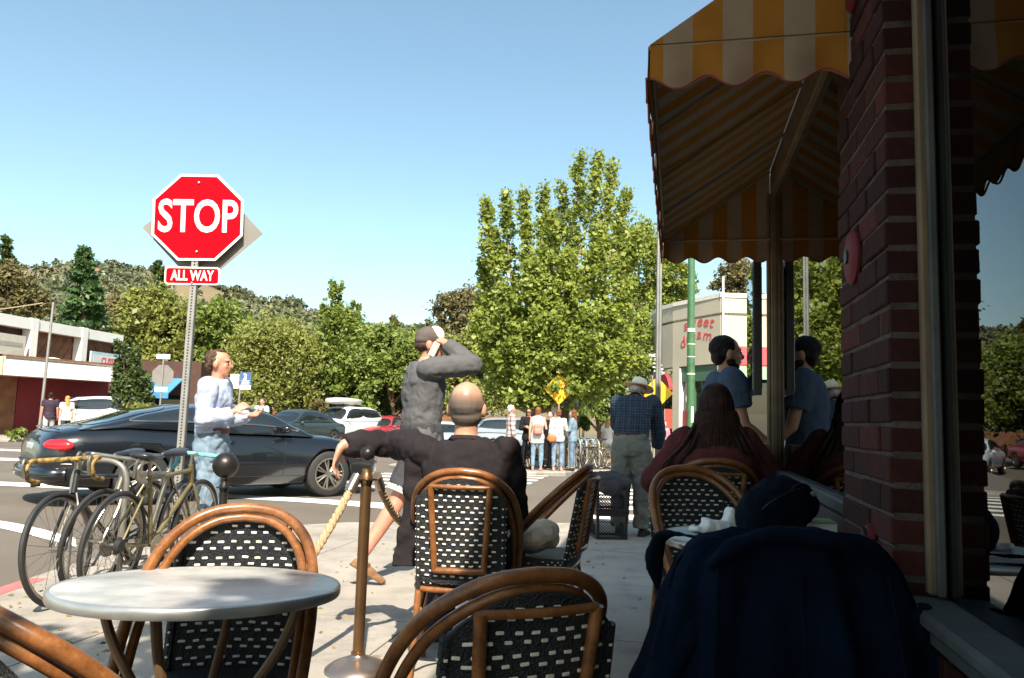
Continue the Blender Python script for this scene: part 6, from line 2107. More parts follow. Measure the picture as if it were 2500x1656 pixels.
T('dark leafy tree behind the man in the cap', 965, 1080, 42, [(960, 850, 75, 60), (920, 900, 70, 80), (1010, 890, 70, 80), (960, 950, 90, 70)], 17000, 0.192, LM_MID, 36)
T('pale green spreading tree left of the big street tree', 1140, 1080, 40, [(1140, 870, 70, 65), (1100, 920, 65, 75), (1190, 930, 60, 70), (1140, 980, 90, 60)], 15300, 0.178, LM_OLIVE, 37)
T('brownish flat-topped pine behind the man in the cap', 1110, 1080, 62, [(1110, 740, 55, 38), (1150, 770, 60, 60), (1090, 770, 35, 30), (1130, 830, 70, 55)], 8500, 0.252, LM_BROWN, 38, jitter=.7)
T('green tree behind the plaid-shirted man and the bike racks', 1470, 1080, 33, [(1470, 930, 70, 70), (1420, 960, 60, 60), (1530, 930, 50, 80), (1570, 860, 40, 80), (1480, 1000, 90, 45)], 15300, 0.148, LM_MID, 39)
T('small dark shrubby tree beside the dark red building', 300, 1080, 31, [(312, 910, 32, 70), (325, 960, 45, 60), (300, 850, 22, 30)], 8500, 0.126, LM_DARK, 40, r0=.1)
T('dark undergrowth tree below the olive tree', 430, 1080, 42, [(420, 980, 90, 55), (350, 990, 70, 50)], 10200, 0.178, LM_DARK, 41)
T('dark bush below the middle of the tree row', 900, 1080, 44.5, [(900, 985, 110, 50), (780, 990, 90, 45), (1000, 985, 70, 45)], 13600, 0.178, LM_DARK, 42)
T('green tree far right beyond the white shop roof', 1800, 1080, 52, [(1800, 680, 45, 42), (1770, 700, 30, 22), (1810, 730, 40, 30)], 5950, 0.222, LM_BROWN, 43, jitter=.8)

# --- conifers
def conifer(label, px, ptop, pbot, Y, half, n, seed, size=.34, lm=LM_CONIF):
    x = X(px, Y)
    top = at(px, ptop, Y)
    zb = at(px, pbot, Y).z
    base = Vector((x, Y, 0))
    e = empty('conifer_tree', base, 0, label, 'tree', 'conifers on the left')
    H = top.z
    rng = np.random.default_rng(seed)
    MB().tube([(0, 0, -.1), (top.x - x, 0, H)], [.25, .03], 8).build('trunk', bark, e, smooth=True)
    nb = int(n / 70)
    P = []
    for k in range(nb):
        t = rng.uniform(0, 1) ** .8
        z = zb + (H - zb) * t
        ln = half * Y / FPX * (1 - t) ** .85 * rng.uniform(.65, 1.1) + .12
        a = rng.uniform(0, 2 * math.pi)
        m = 70
        s = rng.uniform(0.1, 1, size=m) ** .7
        px_ = (top.x - x) * t + np.cos(a) * ln * s + rng.normal(size=m) * .10 * (1 + ln * .25)
        py_ = np.sin(a) * ln * s + rng.normal(size=m) * .10 * (1 + ln * .25)
        pz_ = z - .28 * ln * s + .22 * ln * s ** 2 + rng.normal(size=m) * .09
        P.append(np.stack([px_, py_, pz_], 1))
    P = np.concatenate(P)
    mesh_obj('crown', leaf_mesh('crown', P, size, rng, .5, .45, .3), lm, e)
    return e
conifer('tall green redwood behind the dark red building', 205, 612, 930, 40, 85, 9000, 51, .30)
conifer('dark fir at the left edge of the picture', 12, 580, 860, 60, 55, 6000, 52, .36, LM_DARK)
conifer('dark crooked pine on the slope behind the stop sign', 385, 640, 800, 70, 42, 3500, 53, .42, LM_DARK)
conifer('small dark conifer poking above the tree row', 962, 775, 860, 66, 25, 1500, 54, .34, LM_BROWN)
conifer('dark pine behind the spiky green tree', 790, 770, 880, 64, 42, 2500, 55, .36, LM_DARK)
T('brown green tree above the left roof', 30, 1080, 52, [(25, 720, 60, 75), (70, 760, 50, 60), (-40, 740, 60, 70)], 8500, 0.252, LM_BROWN, 56)
T('tan dry tree between the redwood and the olive tree', 275, 1080, 55, [(270, 800, 40, 70), (290, 860, 40, 60)], 5100, 0.252, LM_BROWN, 57, jitter=.8)

# --- woodland on the hill, one mass
rng = np.random.default_rng(77)
C = []
rr = rs(77)
k = 0
while k < 2600:
    px = rr.uniform(-500, 1700)
    t = rr.uniform(.12, 1.02) if k > 330 else rr.uniform(.96, 1.03)
    p = hill_pt(px, t)
    if k > 330 and noise.noise(Vector((p.x * .018, p.y * .018, 0.3))) < -.18 and px < 600: 
        k += 1
        continue
    hgt = rr.uniform(2.6, 6.5) * (.75 if t > .95 else 1.0)
    wd = hgt * rr.uniform(.40, .75)
    m = 46
    u = rng.normal(size=(m, 3)); u /= np.linalg.norm(u, axis=1, keepdims=True)
    u *= rng.uniform(.45, 1.05, size=(m, 1))
    C.append(np.array([p.x, p.y, p.z + hgt * .45]) + u * np.array([wd, wd, hgt * .55]))
    k += 1
C = np.concatenate(C)
o = mesh_obj('hillside_woodland', leaf_mesh('woodland', C, 1.7, rng, .2, .8, .4), LM_HILL)
tag(o, 'grey green woodland and scrub covering the hillside', 'woodland', kind='stuff')

# --- street tree behind the photographer, whose shade dapples the near tables
def shade_tree():
    base = Vector((-2.75, -3.4, 0))
    lobes = [((-2.3, -3.1, 4.5), (1.5, 1.3, 1.0)), ((-1.0, -3.3, 4.6), (1.15, 1.0, .8)), ((-3.4, -2.3, 4.7), (1.2, 1.1, .9)), ((-0.1, -3.5, 4.5), (.9, .8, .6)), ((1.25, -2.1, 5.4), (1.15, 1.0, .6)), ((.95, -.9, 5.8), (.55, .6, .4)), ((-1.35, -.7, 5.0), (.62, .6, .4)), ((-1.9, -1.3, 5.1), (.6, .6, .4)), ((.20, -1.95, 5.0), (.35, .4, .30)), ((-2.6, -1.6, 5.6), (.8, .7, .5))]
    return tree('street_tree', 'street tree behind the photographer shading the near tables', base, (-2.4, -3.2, 4.2), .13, lobes, 7500, .15, LM_MID, 61, None)
shade_tree()

# --- low planting
def bush(label, px, py, Y, rx, rz_, n, size, lm, seed, group='low planting'):
    c = at(px, py, Y)
    k = Y / FPX
    zb = walk_z(c.x, Y)
    e = empty('shrub', (c.x, Y, zb), 0, label, 'shrub', group)
    rng = np.random.default_rng(seed)
    C = clumps(rng, [((0, 0, max(.15, c.z - zb)), (rx * k, rx * k * .8, rz_ * k))], n, .4)
    C = C[C[:, 2] > .02]
    mesh_obj('foliage', leaf_mesh('foliage', C, size, rng, .1), lm, e)
    m_ = MB()
    rr_ = rs(seed)
    for i in range(6): m_.cyl((rr_.uniform(-.1, .1), rr_.uniform(-.1, .1), 0), (rr_.uniform(-.4, .4) * rx * k, rr_.uniform(-.2, .2), max(.15, c.z - zb)), .015, .006, n=5)
    m_.build('stems', bark, e)
bush('small green shrub at the foot of the dark red wall', 45, 1062, 27.3, 26, 16, 900, .10, LM_MID, 71)
bush('flowering yellow green bush behind the black coupe', 345, 1002, 30, 34, 18, 900, .12, LM_OLIVE, 72)
bush('green shrub beside the white off-roader', 905, 1005, 38.5, 16, 24, 900, .13, LM_MID, 73)
bush('brown dry bush between the parked cars', 770, 1000, 40.5, 34, 24, 1500, .16, LM_BROWN, 74)
bush('low dry planting at the feet of the queue', 1290, 1110, 22.3, 55, 20, 1200, .12, LM_BROWN, 75)
bush('pale green spiky plant by the bike racks', 1420, 1040, 26.5, 26, 22, 700, .20, LM_MID, 76)
# ---------------------------------------------------------------- buildings and street furniture across the road
cream_wall = pmat('cream_stucco', (0.50, 0.44, 0.33), .9, var=.06, scale=1.2, bump=.15, bscale=30)
white_wall = pmat('white_board', (0.78, 0.75, 0.68), .7, var=.05, scale=1.5)
maroon = pmat('maroon_wall', (0.17, 0.016, 0.022), .85, var=.12, scale=1.0, bump=.1)
brown_wood = pmat('brown_siding', (0.20, 0.085, 0.04), .8, var=.3, scale=3, bump=.2)
brown_dark = pmat('dark_brown_beam', (0.065, 0.028, 0.018), .8, var=.2, scale=3)
def wb(mb_, p0, p1, z0, z1, th, mi=0):
    """upright slab from p0 to p1, thickness on its left-hand side"""
    a, b = Vector((p0[0], p0[1], 0)), Vector((p1[0], p1[1], 0))
    d = (b - a).normalized(); n = Vector((-d.y, d.x, 0))
    q = [a, b, b + n * th, a + n * th]
    return mb_.prism([(p.x, p.y, z0) for p in q], (0, 0, z1 - z0), mi)
def rel(o, e):
    """keep world geometry under a parent that stands elsewhere"""
    o.matrix_parent_inverse = Matrix.Translation(-Vector(e.location))
    return o
def wpart(e, name, mat, fn, parent=None, smooth=False):
    m_ = MB(); fn(m_)
    o = m_.build(name, mat, parent or e, smooth=smooth)
    off = Vector(e.location)
    for v in o.data.vertices: v.co -= off
    return o

# --- low building on the left: upper floor set back, white canopy, maroon wall
P0 = Vector((-19.75, 30.0)); DU = Vector((.85, 7.6)).normalized(); NU = Vector((DU.y, -DU.x))
def U(t, off=0.0): p = P0 + DU * t + NU * off; return (p.x, p.y)
lb = empty('low_shop_building', (-19.4, 33, 0), 0, 'low building with white canopy, brown timber upper wall and maroon ground floor', 'building')
wpart(lb, 'parapet', white_wall, lambda m: wb(m, U(-9), U(7.75), 4.28, 4.72, .5))
wpart(lb, 'roof', brown_dark, lambda m: m.prism([(*U(-9, -.5), 4.5), (*U(7.7, -.5), 4.5), (*U(7.7, -9), 4.5), (*U(-9, -9), 4.5)], (0, 0, .1)))
wpart(lb, 'upper_wall', brown_dark, lambda m: wb(m, U(-9, -.45), U(7.7, -.45), 2.9, 4.28, .3))
wpart(lb, 'end_wall', brown_dark, lambda m: wb(m, U(7.68, -.3), U(7.68, -9), 0, 4.5, .2))
for t in (-5.0, -1.55, 1.55, 4.70):
    wpart(lb, 'post', white_wall, lambda m: wb(m, U(t, .04), U(t + .36, .04), 3.02, 4.75, .42))
rr = rs(31)
for t0, t1 in ((1.93, 4.68), (5.08, 7.65), (-1.17, 1.53)):
    if t0 < 0: continue
    cell = [(t0, 3.05), (t1, 3.05), (t1, 4.275), (t0, 4.275)]
    k = -1.4
    while k < t1 - t0 + .2:
        w_ = .17
        sl = 1.22 * .78
        quad = [(t0 + k, 3.05), (t0 + k + w_ - .015, 3.05), (t0 + k + w_ - .015 + sl, 4.275), (t0 + k + sl, 4.275)] if t0 < 5 else [(t0 + k + sl, 3.05), (t0 + k + w_ - .015 + sl, 3.05), (t0 + k + w_ - .015, 4.275), (t0 + k, 4.275)]
        q = clip_poly(quad, cell)
        if len(q) >= 3:
            dp_ = .02 + rr.uniform(0, .03)
            pts = [(*U(s, -.44 + .0), z) for s, z in q]
            v = Vector((NU.x, NU.y, 0)) * dp_
            wpart(lb, 'siding_board', brown_wood, lambda m: m.prism(pts, v))
        k += w_
# canopy
CA, CB = Vector((-19.45, 29.9)), Vector((-17.35, 34.5))
wpart(lb, 'canopy_fascia', white_wall, lambda m: wb(m, CA, CB, 2.34, 3.05, .25))
wpart(lb, 'canopy_edge', brown_wood, lambda m: wb(m, CA + Vector((.02, 0)), CB + Vector((.02, .02)), 3.052, 3.13, .27))
wpart(lb, 'canopy_roof', brown_dark, lambda m: m.prism([(CA.x, CA.y, 2.95), (CB.x, CB.y, 2.95), (-19.2, 36.5, 2.95), (-21.3, 31.5, 2.95)], (0, 0, .08)))
wpart(lb, 'soffit', pmat('tan_soffit', (.42, .33, .22), .8, var=.1), lambda m: m.prism([(CA.x - .2, CA.y + .1, 2.36), (CB.x - .2, CB.y, 2.36), (-19.2, 36.5, 2.36), (-21.5, 31.5, 2.36)], (0, 0, .06)))
wpart(lb, 'canopy_front', pmat('tan_board', (.45, .37, .26), .8, var=.1), lambda m: wb(m, (-26, 27.5), (-19.5, 29.85), 2.34, 3.05, .25))
wpart(lb, 'roof_light', white_wall, lambda m: m.ell((-19.0, 32.2, 3.10), (.32, .5, .10)))
wpart(lb, 'ground_floor_wall', maroon, lambda m: wb(m, (-20.45, 32.4), (-18.55, 36.0), 0, 2.36, .3))
wpart(lb, 'corner_post', brown_wood, lambda m: wb(m, (-20.95, 31.6), (-20.47, 32.38), 0, 2.36, .3))
wpart(lb, 'shop_window', carglass, lambda m: wb(m, (-26, 30.4), (-20.97, 31.6), 0.4, 2.36, .1))
wpart(lb, 'wall_base', concrete, lambda m: wb(m, (-26, 30.35), (-20.97, 31.55), 0, .4, .3))
# signs on the canopy roof
sgA = empty('shop_sign_panel', (*U(.0, .12), 3.13), 0, 'pale sign panel with grey band and blue lettering at the left edge', 'sign')
wpart(sgA, 'panel', pmat('pale_sign', (.58, .54, .44), .6, var=.08, scale=4), lambda m: wb(m, U(-2.8, .12), U(1.15, .12), 3.14, 3.95, .08))
aU = math.atan2(DU.y, DU.x)
def wtext(e, body, size, mat, t, off, z, bold=0.0, sx=1.0):
    p = U(t, off)
    o = text_obj('lettering', body, size, mat, e, Vector((p[0], p[1], z)) - Vector(e.location), (R(90), 0, aU), .004, bold, sx)
    return o
blue_l = pmat('blue_lettering', (.03, .03, .22), .6, var=0)
red_l = pmat('red_lettering', (.62, .06, .09), .6, var=0)
wpart(sgA, 'grey_band', pmat('grey_band', (.36, .34, .29), .7, var=.2, scale=12), lambda m: wb(m, U(-2.6, .128), U(1.0, .128), 3.50, 3.66, .01))
wtext(sgA, 'A A A A', .26, blue_l, -.7, .135, 3.28, .01)
sgB = empty('shop_sign_panel', (*U(6.4, .14), 3.13), 0, 'pale turquoise sign panel with red lettering on the canopy', 'sign')
wpart(sgB, 'panel', pmat('pale_turquoise', (.42, .58, .58), .6, var=.08, scale=4), lambda m: wb(m, U(5.25, .14), U(7.75, .14), 3.14, 3.74, .08))
wpart(sgB, 'white_field', pmat('sign_white_field', (.66, .66, .60), .6, var=.05), lambda m: wb(m, U(5.4, .147), U(7.7, .147), 3.16, 3.58, .01))
wtext(sgB, 'CUSSO', .42, red_l, 6.6, .153, 3.34, .012, .95)

# blue awning of the next shop
ba = empty('blue_awning', (-16.9, 37.5, 2.2), 0, 'blue shop awning beyond the white canopy', 'awning')
wpart(ba, 'cloth', pmat('blue_canvas', (.05, .20, .36), .8, var=.1), lambda m: m.prism([(-18.6, 37.0, 1.98), (-16.2, 37.0, 1.98), (-16.2, 38.6, 2.75), (-18.6, 38.6, 2.75)], (0, .02, -.05)))
wpart(ba, 'valance', MATS['blue_canvas'], lambda m: wb(m, (-18.6, 36.98), (-16.2, 36.98), 1.72, 1.975, .03))
nb_ = empty('dark_shop_building', (-17.5, 41, 0), 0, 'dark shop front behind the blue awning', 'building')
wpart(nb_, 'wall', brown_dark, lambda m: wb(m, (-20, 38.7), (-15.4, 38.7), 0, 3.6, 4))
wpart(nb_, 'window', carglass, lambda m: wb(m, (-19, 38.66), (-16.2, 38.66), .6, 1.9, .03))

# thin pale pole with a wire
pl = empty('flag_pole', (X(100, 29.0), 29.0, 0), 0, 'thin pale metal pole before the brown timber wall', 'pole')
MB().cyl((0, 0, 0), (.10, 0, at(105, 738, 29).z), .055, .045, n=8).build('shaft', galv, pl, smooth=True)
wi = empty('overhead_wire', at(105, 740, 29), 0, 'thin overhead wire running from the pale pole to the left edge', 'wire')
a_, b_ = Vector((0, 0, 0)), at(-260, 775, 26) - at(105, 740, 29)
MB().tube([a_.lerp(b_, k / 8) + Vector((0, 0, -.10 * math.sin(math.pi * k / 8))) for k in range(9)], .022, 5).build('cable', pmat('tan_cable', (.35, .26, .16), .7, var=0), wi)

# --- far road signs
def sign_root(px, Y, label, name='road_sign'):
    x = X(px, Y); return empty(name, (x, Y, walk_z(x, Y)), 0, label, 'sign', 'road signs across the street')
e = sign_root(390, 28, 'back of a small grey octagonal stop sign with a street name plate on top')
zc = at(392, 917, 28).z
MB().cyl((0, 0, 0), (0, 0, zc + .8), .03, n=8).build('post', galv, e, smooth=True)
o = plate(ngon(8, RO, R(22.5), 0), .01, sign_back, 'plate_back', e, .035); o.location = (0, 0, zc)
o = plate(rrect(.46, .16, .02, 0), .01, sign_white, 'lower_plate', e, -.04); o.location = (0, 0, zc - .50)
o = plate(rrect(.50, .18, .02, 0), .01, pmat('pale_violet_sign', (.50, .42, .52), .6, var=.1), 'street_name_plate', e, -.04); o.location = (0, 0, zc + .68)
e = sign_root(580, 22.5, 'blue and white parking zone sign marked 3 beside a pale plate')
zt = at(590, 906, 22.5).z
MB().cyl((0, 0, 0), (.04, 0, zt + .02), .028, n=8).build('post', galv, e, smooth=True)
bp_ = plate(rrect(.32, .36, .02, 0, cx=.0), .008, pmat('sign_blue', (.05, .10, .24), .5, var=.05), 'blue_plate', e, -.035); bp_.location = (.19, 0, zt - .18)
text_obj('lettering', '3', .24, sign_white, bp_, (-.02, -.038, .04), (R(90), 0, 0), .002, .006, 1)
for k in range(3): MB().bbox((0, -.038, -.06 - k * .045), (.22, .004, .018), .001).build('small_print', sign_white, bp_)
plate(rrect(.32, .13, .02, 0), .008, sign_white, 'white_plate', e, -.035).location = (.19, 0, zt - .43)
plate(rrect(.26, .42, .02, 0), .008, pmat('pinkish_plate', (.62, .50, .46), .6, var=.05), 'pale_plate', e, -.035).location = (-.13, 0, zt - .27)
e = sign_root(1364, 22.3, 'yellow diamond warning sign half hidden by hanging leaves')
zc = at(1366, 950, 22.3).z - e.location.z
MB().cyl((0, 0, 0), (0, 0, zc - .1), .03, n=8).build('post', galv, e, smooth=True)
ym = pmat('sign_yellow', (.80, .42, .01), .5, var=.05)
yd = plate([(0, -.45), (.45, 0), (0, .45), (-.45, 0)], .006, ym, 'yellow_plate', e, -.04); yd.location = (0, 0, zc)
text_obj('lettering', 'D   LE', .17, pmat('dark_orange_print', (.30, .12, .02), .6, var=0), yd, (0, -.0445, .06), (R(90), 0, 0), .001, .003, 1)
e = sign_root(1391, 22.8, 'purple and white information sign behind the yellow diamond')
zc = at(1391, 968, 22.8).z - e.location.z
MB().cyl((0, 0, 0), (0, 0, zc), .03, n=8).build('post', galv, e, smooth=True)
pp = plate(rrect(.50, .62, .05, 0), .01, pmat('sign_purple', (.22, .13, .38), .6, var=.1), 'purple_plate', e, -.04); pp.location = (0, 0, zc)
for z, h in ((.12, .07), (-.06, .05), (-.16, .03)): MB().bbox((.02, -.046, z), (.40, .004, h), .001).build('white_band', sign_white, pp)
e = sign_root(1352, 22.6, 'narrow pink and white parking plate by the queue')
zc = at(1352, 993, 22.6).z - e.location.z
MB().cyl((0, 0, 0), (0, 0, zc + .1), .025, n=8).build('post', galv, e, smooth=True)
plate(rrect(.15, .36, .02, 0), .008, pmat('pink_plate', (.62, .42, .44), .6, var=.1), 'plate', e, -.035).location = (0, 0, zc)
e = empty('information_kiosk', (X(1378, 24.2), 24.2, walk_z(X(1378, 24.2), 24.2)), 0, 'low white roofed information kiosk behind the queue', 'kiosk')
zc = at(1378, 992, 24.2).z - e.location.z
MB().bbox((0, 0, zc), (.55, .4, .10), .01).build('roof', pmat('pale_kiosk_roof', (.55, .58, .55), .6, var=.05), e)
MB().bbox((.05, 0, zc / 2), (.12, .12, zc - .1), .01).build('post', galv, e)
MB().bbox((0, -.06, zc - .30), (.42, .05, .36), .01).build('board', pmat('kiosk_board', (.10, .07, .05), .7, var=.2), e)
e = empty('litter_bin', (X(1338, 23.2), 23.2, walk_z(X(1338, 23.2), 23.2)), 0, 'black litter bin among the people in the queue', 'bin')
MB().lathe([(0, 0), (.26, 0), (.28, .8), (.30, .82), (.30, .90), (.24, .95), (.20, .95), (.20, .84), (0, .84)], n=20).build('drum', black_m, e, smooth=True)
MB().bbox((0, 0, 1.0), (.34, .34, .05), .01).build('lid', black_m, e)
# white wire coil ornament
e = empty('wire_coil_ornament', (X(1592, 25), 25, walk_z(X(1592, 25), 25)), 0, 'white wire coil ornament above the old man in the straw hat', 'ornament')
zc = at(1592, 890, 25).z - e.location.z
m_ = MB()
m_.tube([(.02 * k / 6 + .16 * math.cos(k * .45), .10 * math.sin(k * .45), zc + .35 - .009 * k) for k in range(80)], .018, 6)
m_.build('coil', pmat('white_wire', (.75, .75, .72), .4, var=0), e, smooth=True)
MB().cyl((0, 0, 0), (0, 0, zc - .35), .03, n=8).build('stem', galv, e, smooth=True)

# --- bike racks and bicycles across the street
BK = [o for o in bpy.data.objects if o.name.startswith('bicycle') and o.get('category')][0]
desc = ['leftmost', 'second', 'third', 'fourth', 'rightmost']
for k in range(5):
    px = 1392 + k * 15
    Yk = 22.95 + k * .18
    x = X(px, Yk)
    e = empty('bike_rack', (x, Yk, walk_z(x, Yk)), R(20), desc[k] + ' of the five steel hoop bike racks across the street', 'bike rack', 'bike racks across the street')
    MB().tube(catmull([(0, -.35, 0), (0, -.35, .65), (0, -.25, .85), (0, 0, .90), (0, .25, .85), (0, .35, .65), (0, .35, 0)], 5), .028, 8).build('hoop', galv, e, smooth=True)
for k in range(4):
    px = 1412 + k * 18
    Yk = 23.3 + .3 * (k % 3)
    x = X(px, Yk)
    b_ = copy_tree(BK)
    b_.location = (x, Yk, walk_z(x, Yk)); b_.rotation_euler = (0, R(4), R(60 + 25 * (k % 4)))
    b_['group'] = 'bicycles parked across the street'
    b_['label'] = ['first', 'second', 'third', 'fourth', 'fifth', 'sixth'][k] + ' from the left of the bicycles parked across the street'

# --- wooden fence behind the parked cars
fe = empty('timber_fence', (-8, 47.5, 0), 0, 'low brown timber fence under the row of trees', 'fence')
m_ = MB(); rr = rs(44)
x = -18.0
while x < 1.0:
    m_.box((x + 8, rr.uniform(-.02, .02), .7 + rr.uniform(-.04, .04)), (.145, .03, 1.4)); x += .16
o = m_.build('palings', brown_wood, fe); o['kind'] = 'stuff'
MB().box((-.5, .05, 1.1), (19, .05, .1)).box((-.5, .05, .4), (19, .05, .1)).build('rail', brown_dark, fe)

# --- corner shop with the curved front
sd = empty('corner_shop', (7.5, 31, 0), 0, 'cream corner shop with red script lettering and a curved parapet', 'building')
PLAN = [(5.9, 40), (5.95, 34.2), (6.02, 32.6), (6.14, 31.6), (6.38, 30.7), (7.55, 28.0), (16, 28.3)]
TOP = 6.02
def plan_seg(i): return PLAN[i], PLAN[i + 1]
gzs = -.33
for i in range(len(PLAN) - 1):
    a, b = plan_seg(i)
    wpart(sd, 'upper_wall', cream_wall, lambda m: wb(m, a, b, 3.45, TOP - .16, .3))
    wpart(sd, 'cornice', pmat('pale_cornice', (.70, .66, .56), .8, var=.05), lambda m: wb(m, (a[0] - .03, a[1] - .04), (b[0] + .002, b[1] - .04), TOP - .158, TOP, .36))
wpart(sd, 'roof', brown_dark, lambda m: m.prism([(x, y, 5.2) for x, y in PLAN] + [(16, 40, 5.2)], (0, 0, .1)))
# ground floor: piers, green header, dark glass, red doors
A, B = Vector(PLAN[4]), Vector(PLAN[5])
dS = (B - A).normalized(); nS = Vector((-dS.y, dS.x)); LS = (B - A).length
def S_(t, off=0.0): p = A + dS * t + nS * off; return (p.x, p.y)
green_p = pmat('green_trim', (.06, .13, .07), .6, var=.1, scale=3)
wpart(sd, 'pier', cream_wall, lambda m: wb(m, S_(0), S_(.42), gzs, 3.448, .3))
wpart(sd, 'pier', cream_wall, lambda m: wb(m, S_(LS - .2), S_(LS - .002), gzs, 3.448, .3))
wpart(sd, 'door_frame', sign_white, lambda m: wb(m, S_(.421), S_(.50), gzs, 3.38, .2))
wpart(sd, 'header', green_p, lambda m: wb(m, S_(.50, .06), S_(LS - .2, .06), 2.85, 3.445, .2))
wpart(sd, 'shop_window', carglass, lambda m: wb(m, S_(.50, .16), S_(LS - .2, .16), .7, 2.85, .05))
wpart(sd, 'red_panel', pmat('red_door_paint', (.30, .02, .03), .6, var=.15), lambda m: wb(m, S_(.55, .10), S_(1.2, .10), gzs, 1.75, .05))
wpart(sd, 'window_notice', sign_white, lambda m: m.lathe([(0, 0), (.22, 0), (.22, .02), (0, .02)], (*S_(.95, .12), 2.2), 20, (-nS.x, -nS.y, 0)))
for k in range(3):
    wpart(sd, 'mullion', green_p, lambda m: wb(m, S_(1.25 + k * .45, .12), S_(1.31 + k * .45, .12), gzs, 2.85, .06))
# the bay left of the pier: red arch
for i in range(0, 4):
    a, b = plan_seg(i)
    wpart(sd, 'shop_window', carglass, lambda m: wb(m, (a[0] + .12, a[1]), (b[0] + .12, b[1]), gzs, 2.7, .1))
wpart(sd, 'spandrel', cream_wall, lambda m: wb(m, (5.97, 32.9), (6.02, 32.6), gzs, 3.448, .25))
m_ = MB()
arch = [(.9 * math.cos(math.pi * k / 14), .75 * math.sin(math.pi * k / 14)) for k in range(15)]
c0 = Vector((6.20, 31.55, 2.55)); dA = Vector((.23, -1.0, 0)).normalized(); nA = Vector((-1, -.23, 0)).normalized()
wpart(sd, 'red_arch', pmat('red_arch_paint', (.28, .03, .035), .7, var=.15), lambda m: m.prism([c0 + dA * x + Vector((0, 0, z)) for x, z in arch], nA * .18))
# right-hand front
wpart(sd, 'red_awning', pmat('red_canvas', (.42, .05, .06), .8, var=.1), lambda m: m.prism([(7.75, 27.0, 3.35), (12, 27.2, 3.35), (12, 28.25, 4.15), (8.15, 28.1, 4.15)], (0, .03, -.05)))
wpart(sd, 'green_band', pmat('pale_green_band', (.26, .36, .26), .7, var=.1), lambda m: wb(m, (7.7, 27.0), (12, 27.2), 2.85, 3.30, .1))
wpart(sd, 'shop_window', carglass, lambda m: wb(m, (7.6, 28.1), (15.8, 28.35), .6, 3.44, .1))
wpart(sd, 'wall_base', maroon, lambda m: wb(m, (7.58, 28.0), (15.9, 28.25), gzs, .598, .2))
wpart(sd, 'downpipe', white_wall, lambda m: m.cyl((7.62, 27.93, 3.4), (7.62, 27.93, 6.6), .04, n=8))
# lettering, letter by letter along two arcs
angS = math.atan2(dS.y, dS.x)
def on_wall(px, py):
    """where the sight line of a letter meets the shop wall"""
    d = CAM_M @ Vector(((px - CX) / FPX, -(py - CY) / FPX, -1.0))
    n3 = Vector((nS.x, nS.y, 0)); a3 = Vector((A.x, A.y, 0))
    t = (a3.dot(n3)) / d.dot(n3)
    return Vector((d.x * t, d.y * t, EYE + d.z * t))
red_s = pmat('red_script_paint', (.62, .06, .07), .7, var=.1)
for ch, px, py, sz, rot in (('s', 1674, 796, .50, 14), ('w', 1690, 790, .50, 8), ('e', 1709, 785, .50, 4), ('e', 1724, 786, .50, -4), ('t', 1738, 787, .52, -16), ('d', 1667, 838, .52, 20), ('r', 1680, 826, .48, 12), ('e', 1692, 820, .48, 6), ('a', 1707, 816, .48, 0), ('m', 1727, 819, .48, -10), ('s', 1744, 833, .50, -22)):
    p = on_wall(px, py) - Vector((nS.x, nS.y, 0)) * .012 - Vector(sd.location)
    o = text_obj('letter', ch, sz * 1.15, red_s, sd, p, (0, 0, 0), .004, .0, 1.25, shear=.15)
    o.rotation_euler = (Matrix.Rotation(angS, 3, 'Z') @ Matrix.Rotation(R(90), 3, 'X') @ Matrix.Rotation(R(rot), 3, 'Z')).to_euler()

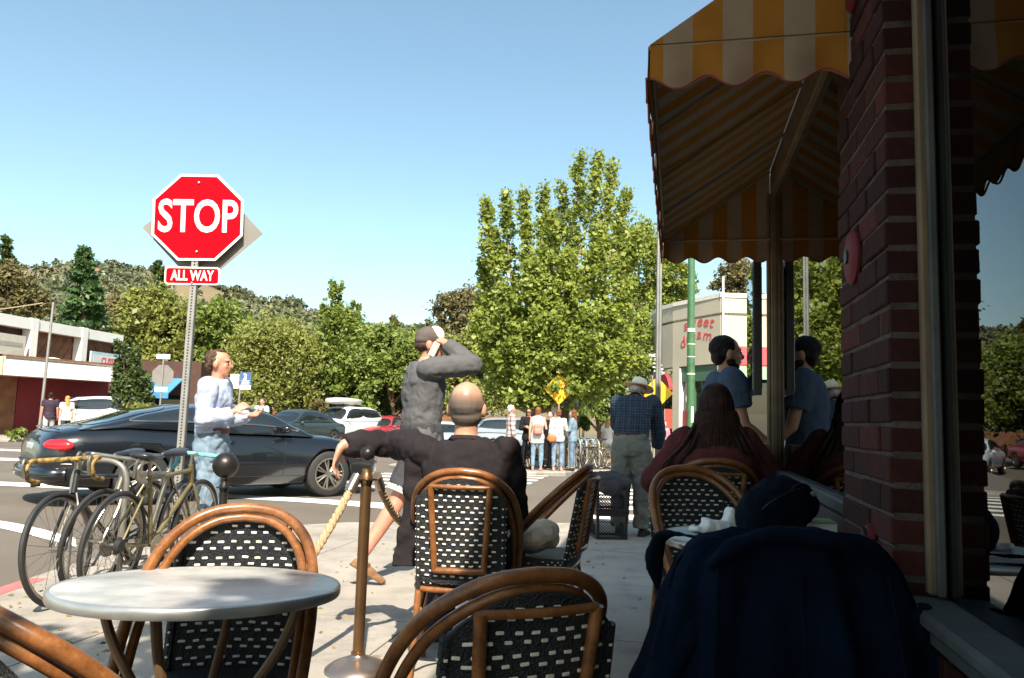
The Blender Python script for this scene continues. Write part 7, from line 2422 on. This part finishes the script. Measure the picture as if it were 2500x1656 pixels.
# green pole before the shop
gpx = X(1686, 24.5)
gp_ = empty('green_pole', (gpx, 24.5, walk_z(gpx, 24.5)), 0, 'thick green painted steel pole before the cream corner shop', 'pole')
MB().lathe([(0, 0), (.13, 0), (.125, 3), (.105, 8.2), (0, 8.2)], n=18).build('shaft', pmat('green_pole_paint', (.05, .13, .055), .5, var=.25, scale=4), gp_, smooth=True)
for z, h in ((4.35, .12), (3.95, .03), (3.55, .03), (3.0, .05)):
    MB().lathe([(.128, 0), (.131, 0), (.131, h), (.128, h)], (0, 0, z), 18).build('worn_band', pmat('pale_sticker', (.55, .58, .50), .6, var=.2), gp_, smooth=True)
MB().bbox((.02, -.135, 1.75), (.07, .01, .5), .002).build('sticker', sign_white, gp_)
e = sign_root(1610, 26.5, 'yellow diamond warning sign seen beside the tall steel post')
zc = at(1618, 960, 26.5).z - e.location.z
MB().cyl((0, 0, 0), (0, 0, zc - .1), .03, n=8).build('post', galv, e, smooth=True)
o = plate([(0, -.55), (.55, 0), (0, .55), (-.55, 0)], .006, ym, 'yellow_plate', e, -.04); o.location = (-.1, 0, zc)
e = empty('red_banner', (X(1636, 28.5), 28.5, walk_z(X(1636, 28.5), 28.5)), 0, 'red banner hanging left of the white door frame of the corner shop', 'banner')
MB().bbox((-.06, 0, 1.75), (.26, .02, .7), .004).build('cloth', pmat('red_banner_cloth', (.62, .05, .03), .8, var=.1), e)
MB().cyl((-.2, 0, 0), (-.2, 0, 2.1), .02, n=6).build('stand', galv, e)

# --- dry leaves and crumbs blown over the near pavement
rng = np.random.default_rng(91)
n_ = 420
lx = np.where(rng.uniform(size=n_) < .45, rng.normal(-2.9, .35, n_), rng.uniform(-3.1, 1.0, n_)); ly = rng.uniform(2.2, 8.4, n_)
ok = [inside(a, b, NEAR_POLY) for a, b in zip(lx, ly)]
Cl = np.stack([lx, ly, np.full(n_, .006)], 1)[np.array(ok)]
lm_ = leaf_mesh('fallen', Cl, .034, rng, 0.0, .6, 3.0)
o = mesh_obj('fallen_leaves', lm_, leafmat('dry_leaf', (0.10, 0.055, 0.02), (0.28, 0.20, 0.08), 5, trans=.1))
tag(o, 'scattered dry leaves lying on the near pavement', 'leaves', kind='stuff')

# ---------------------------------------------------------------- finish
bake_all()
for c in CUTTERS:
    bpy.data.objects.remove(c)
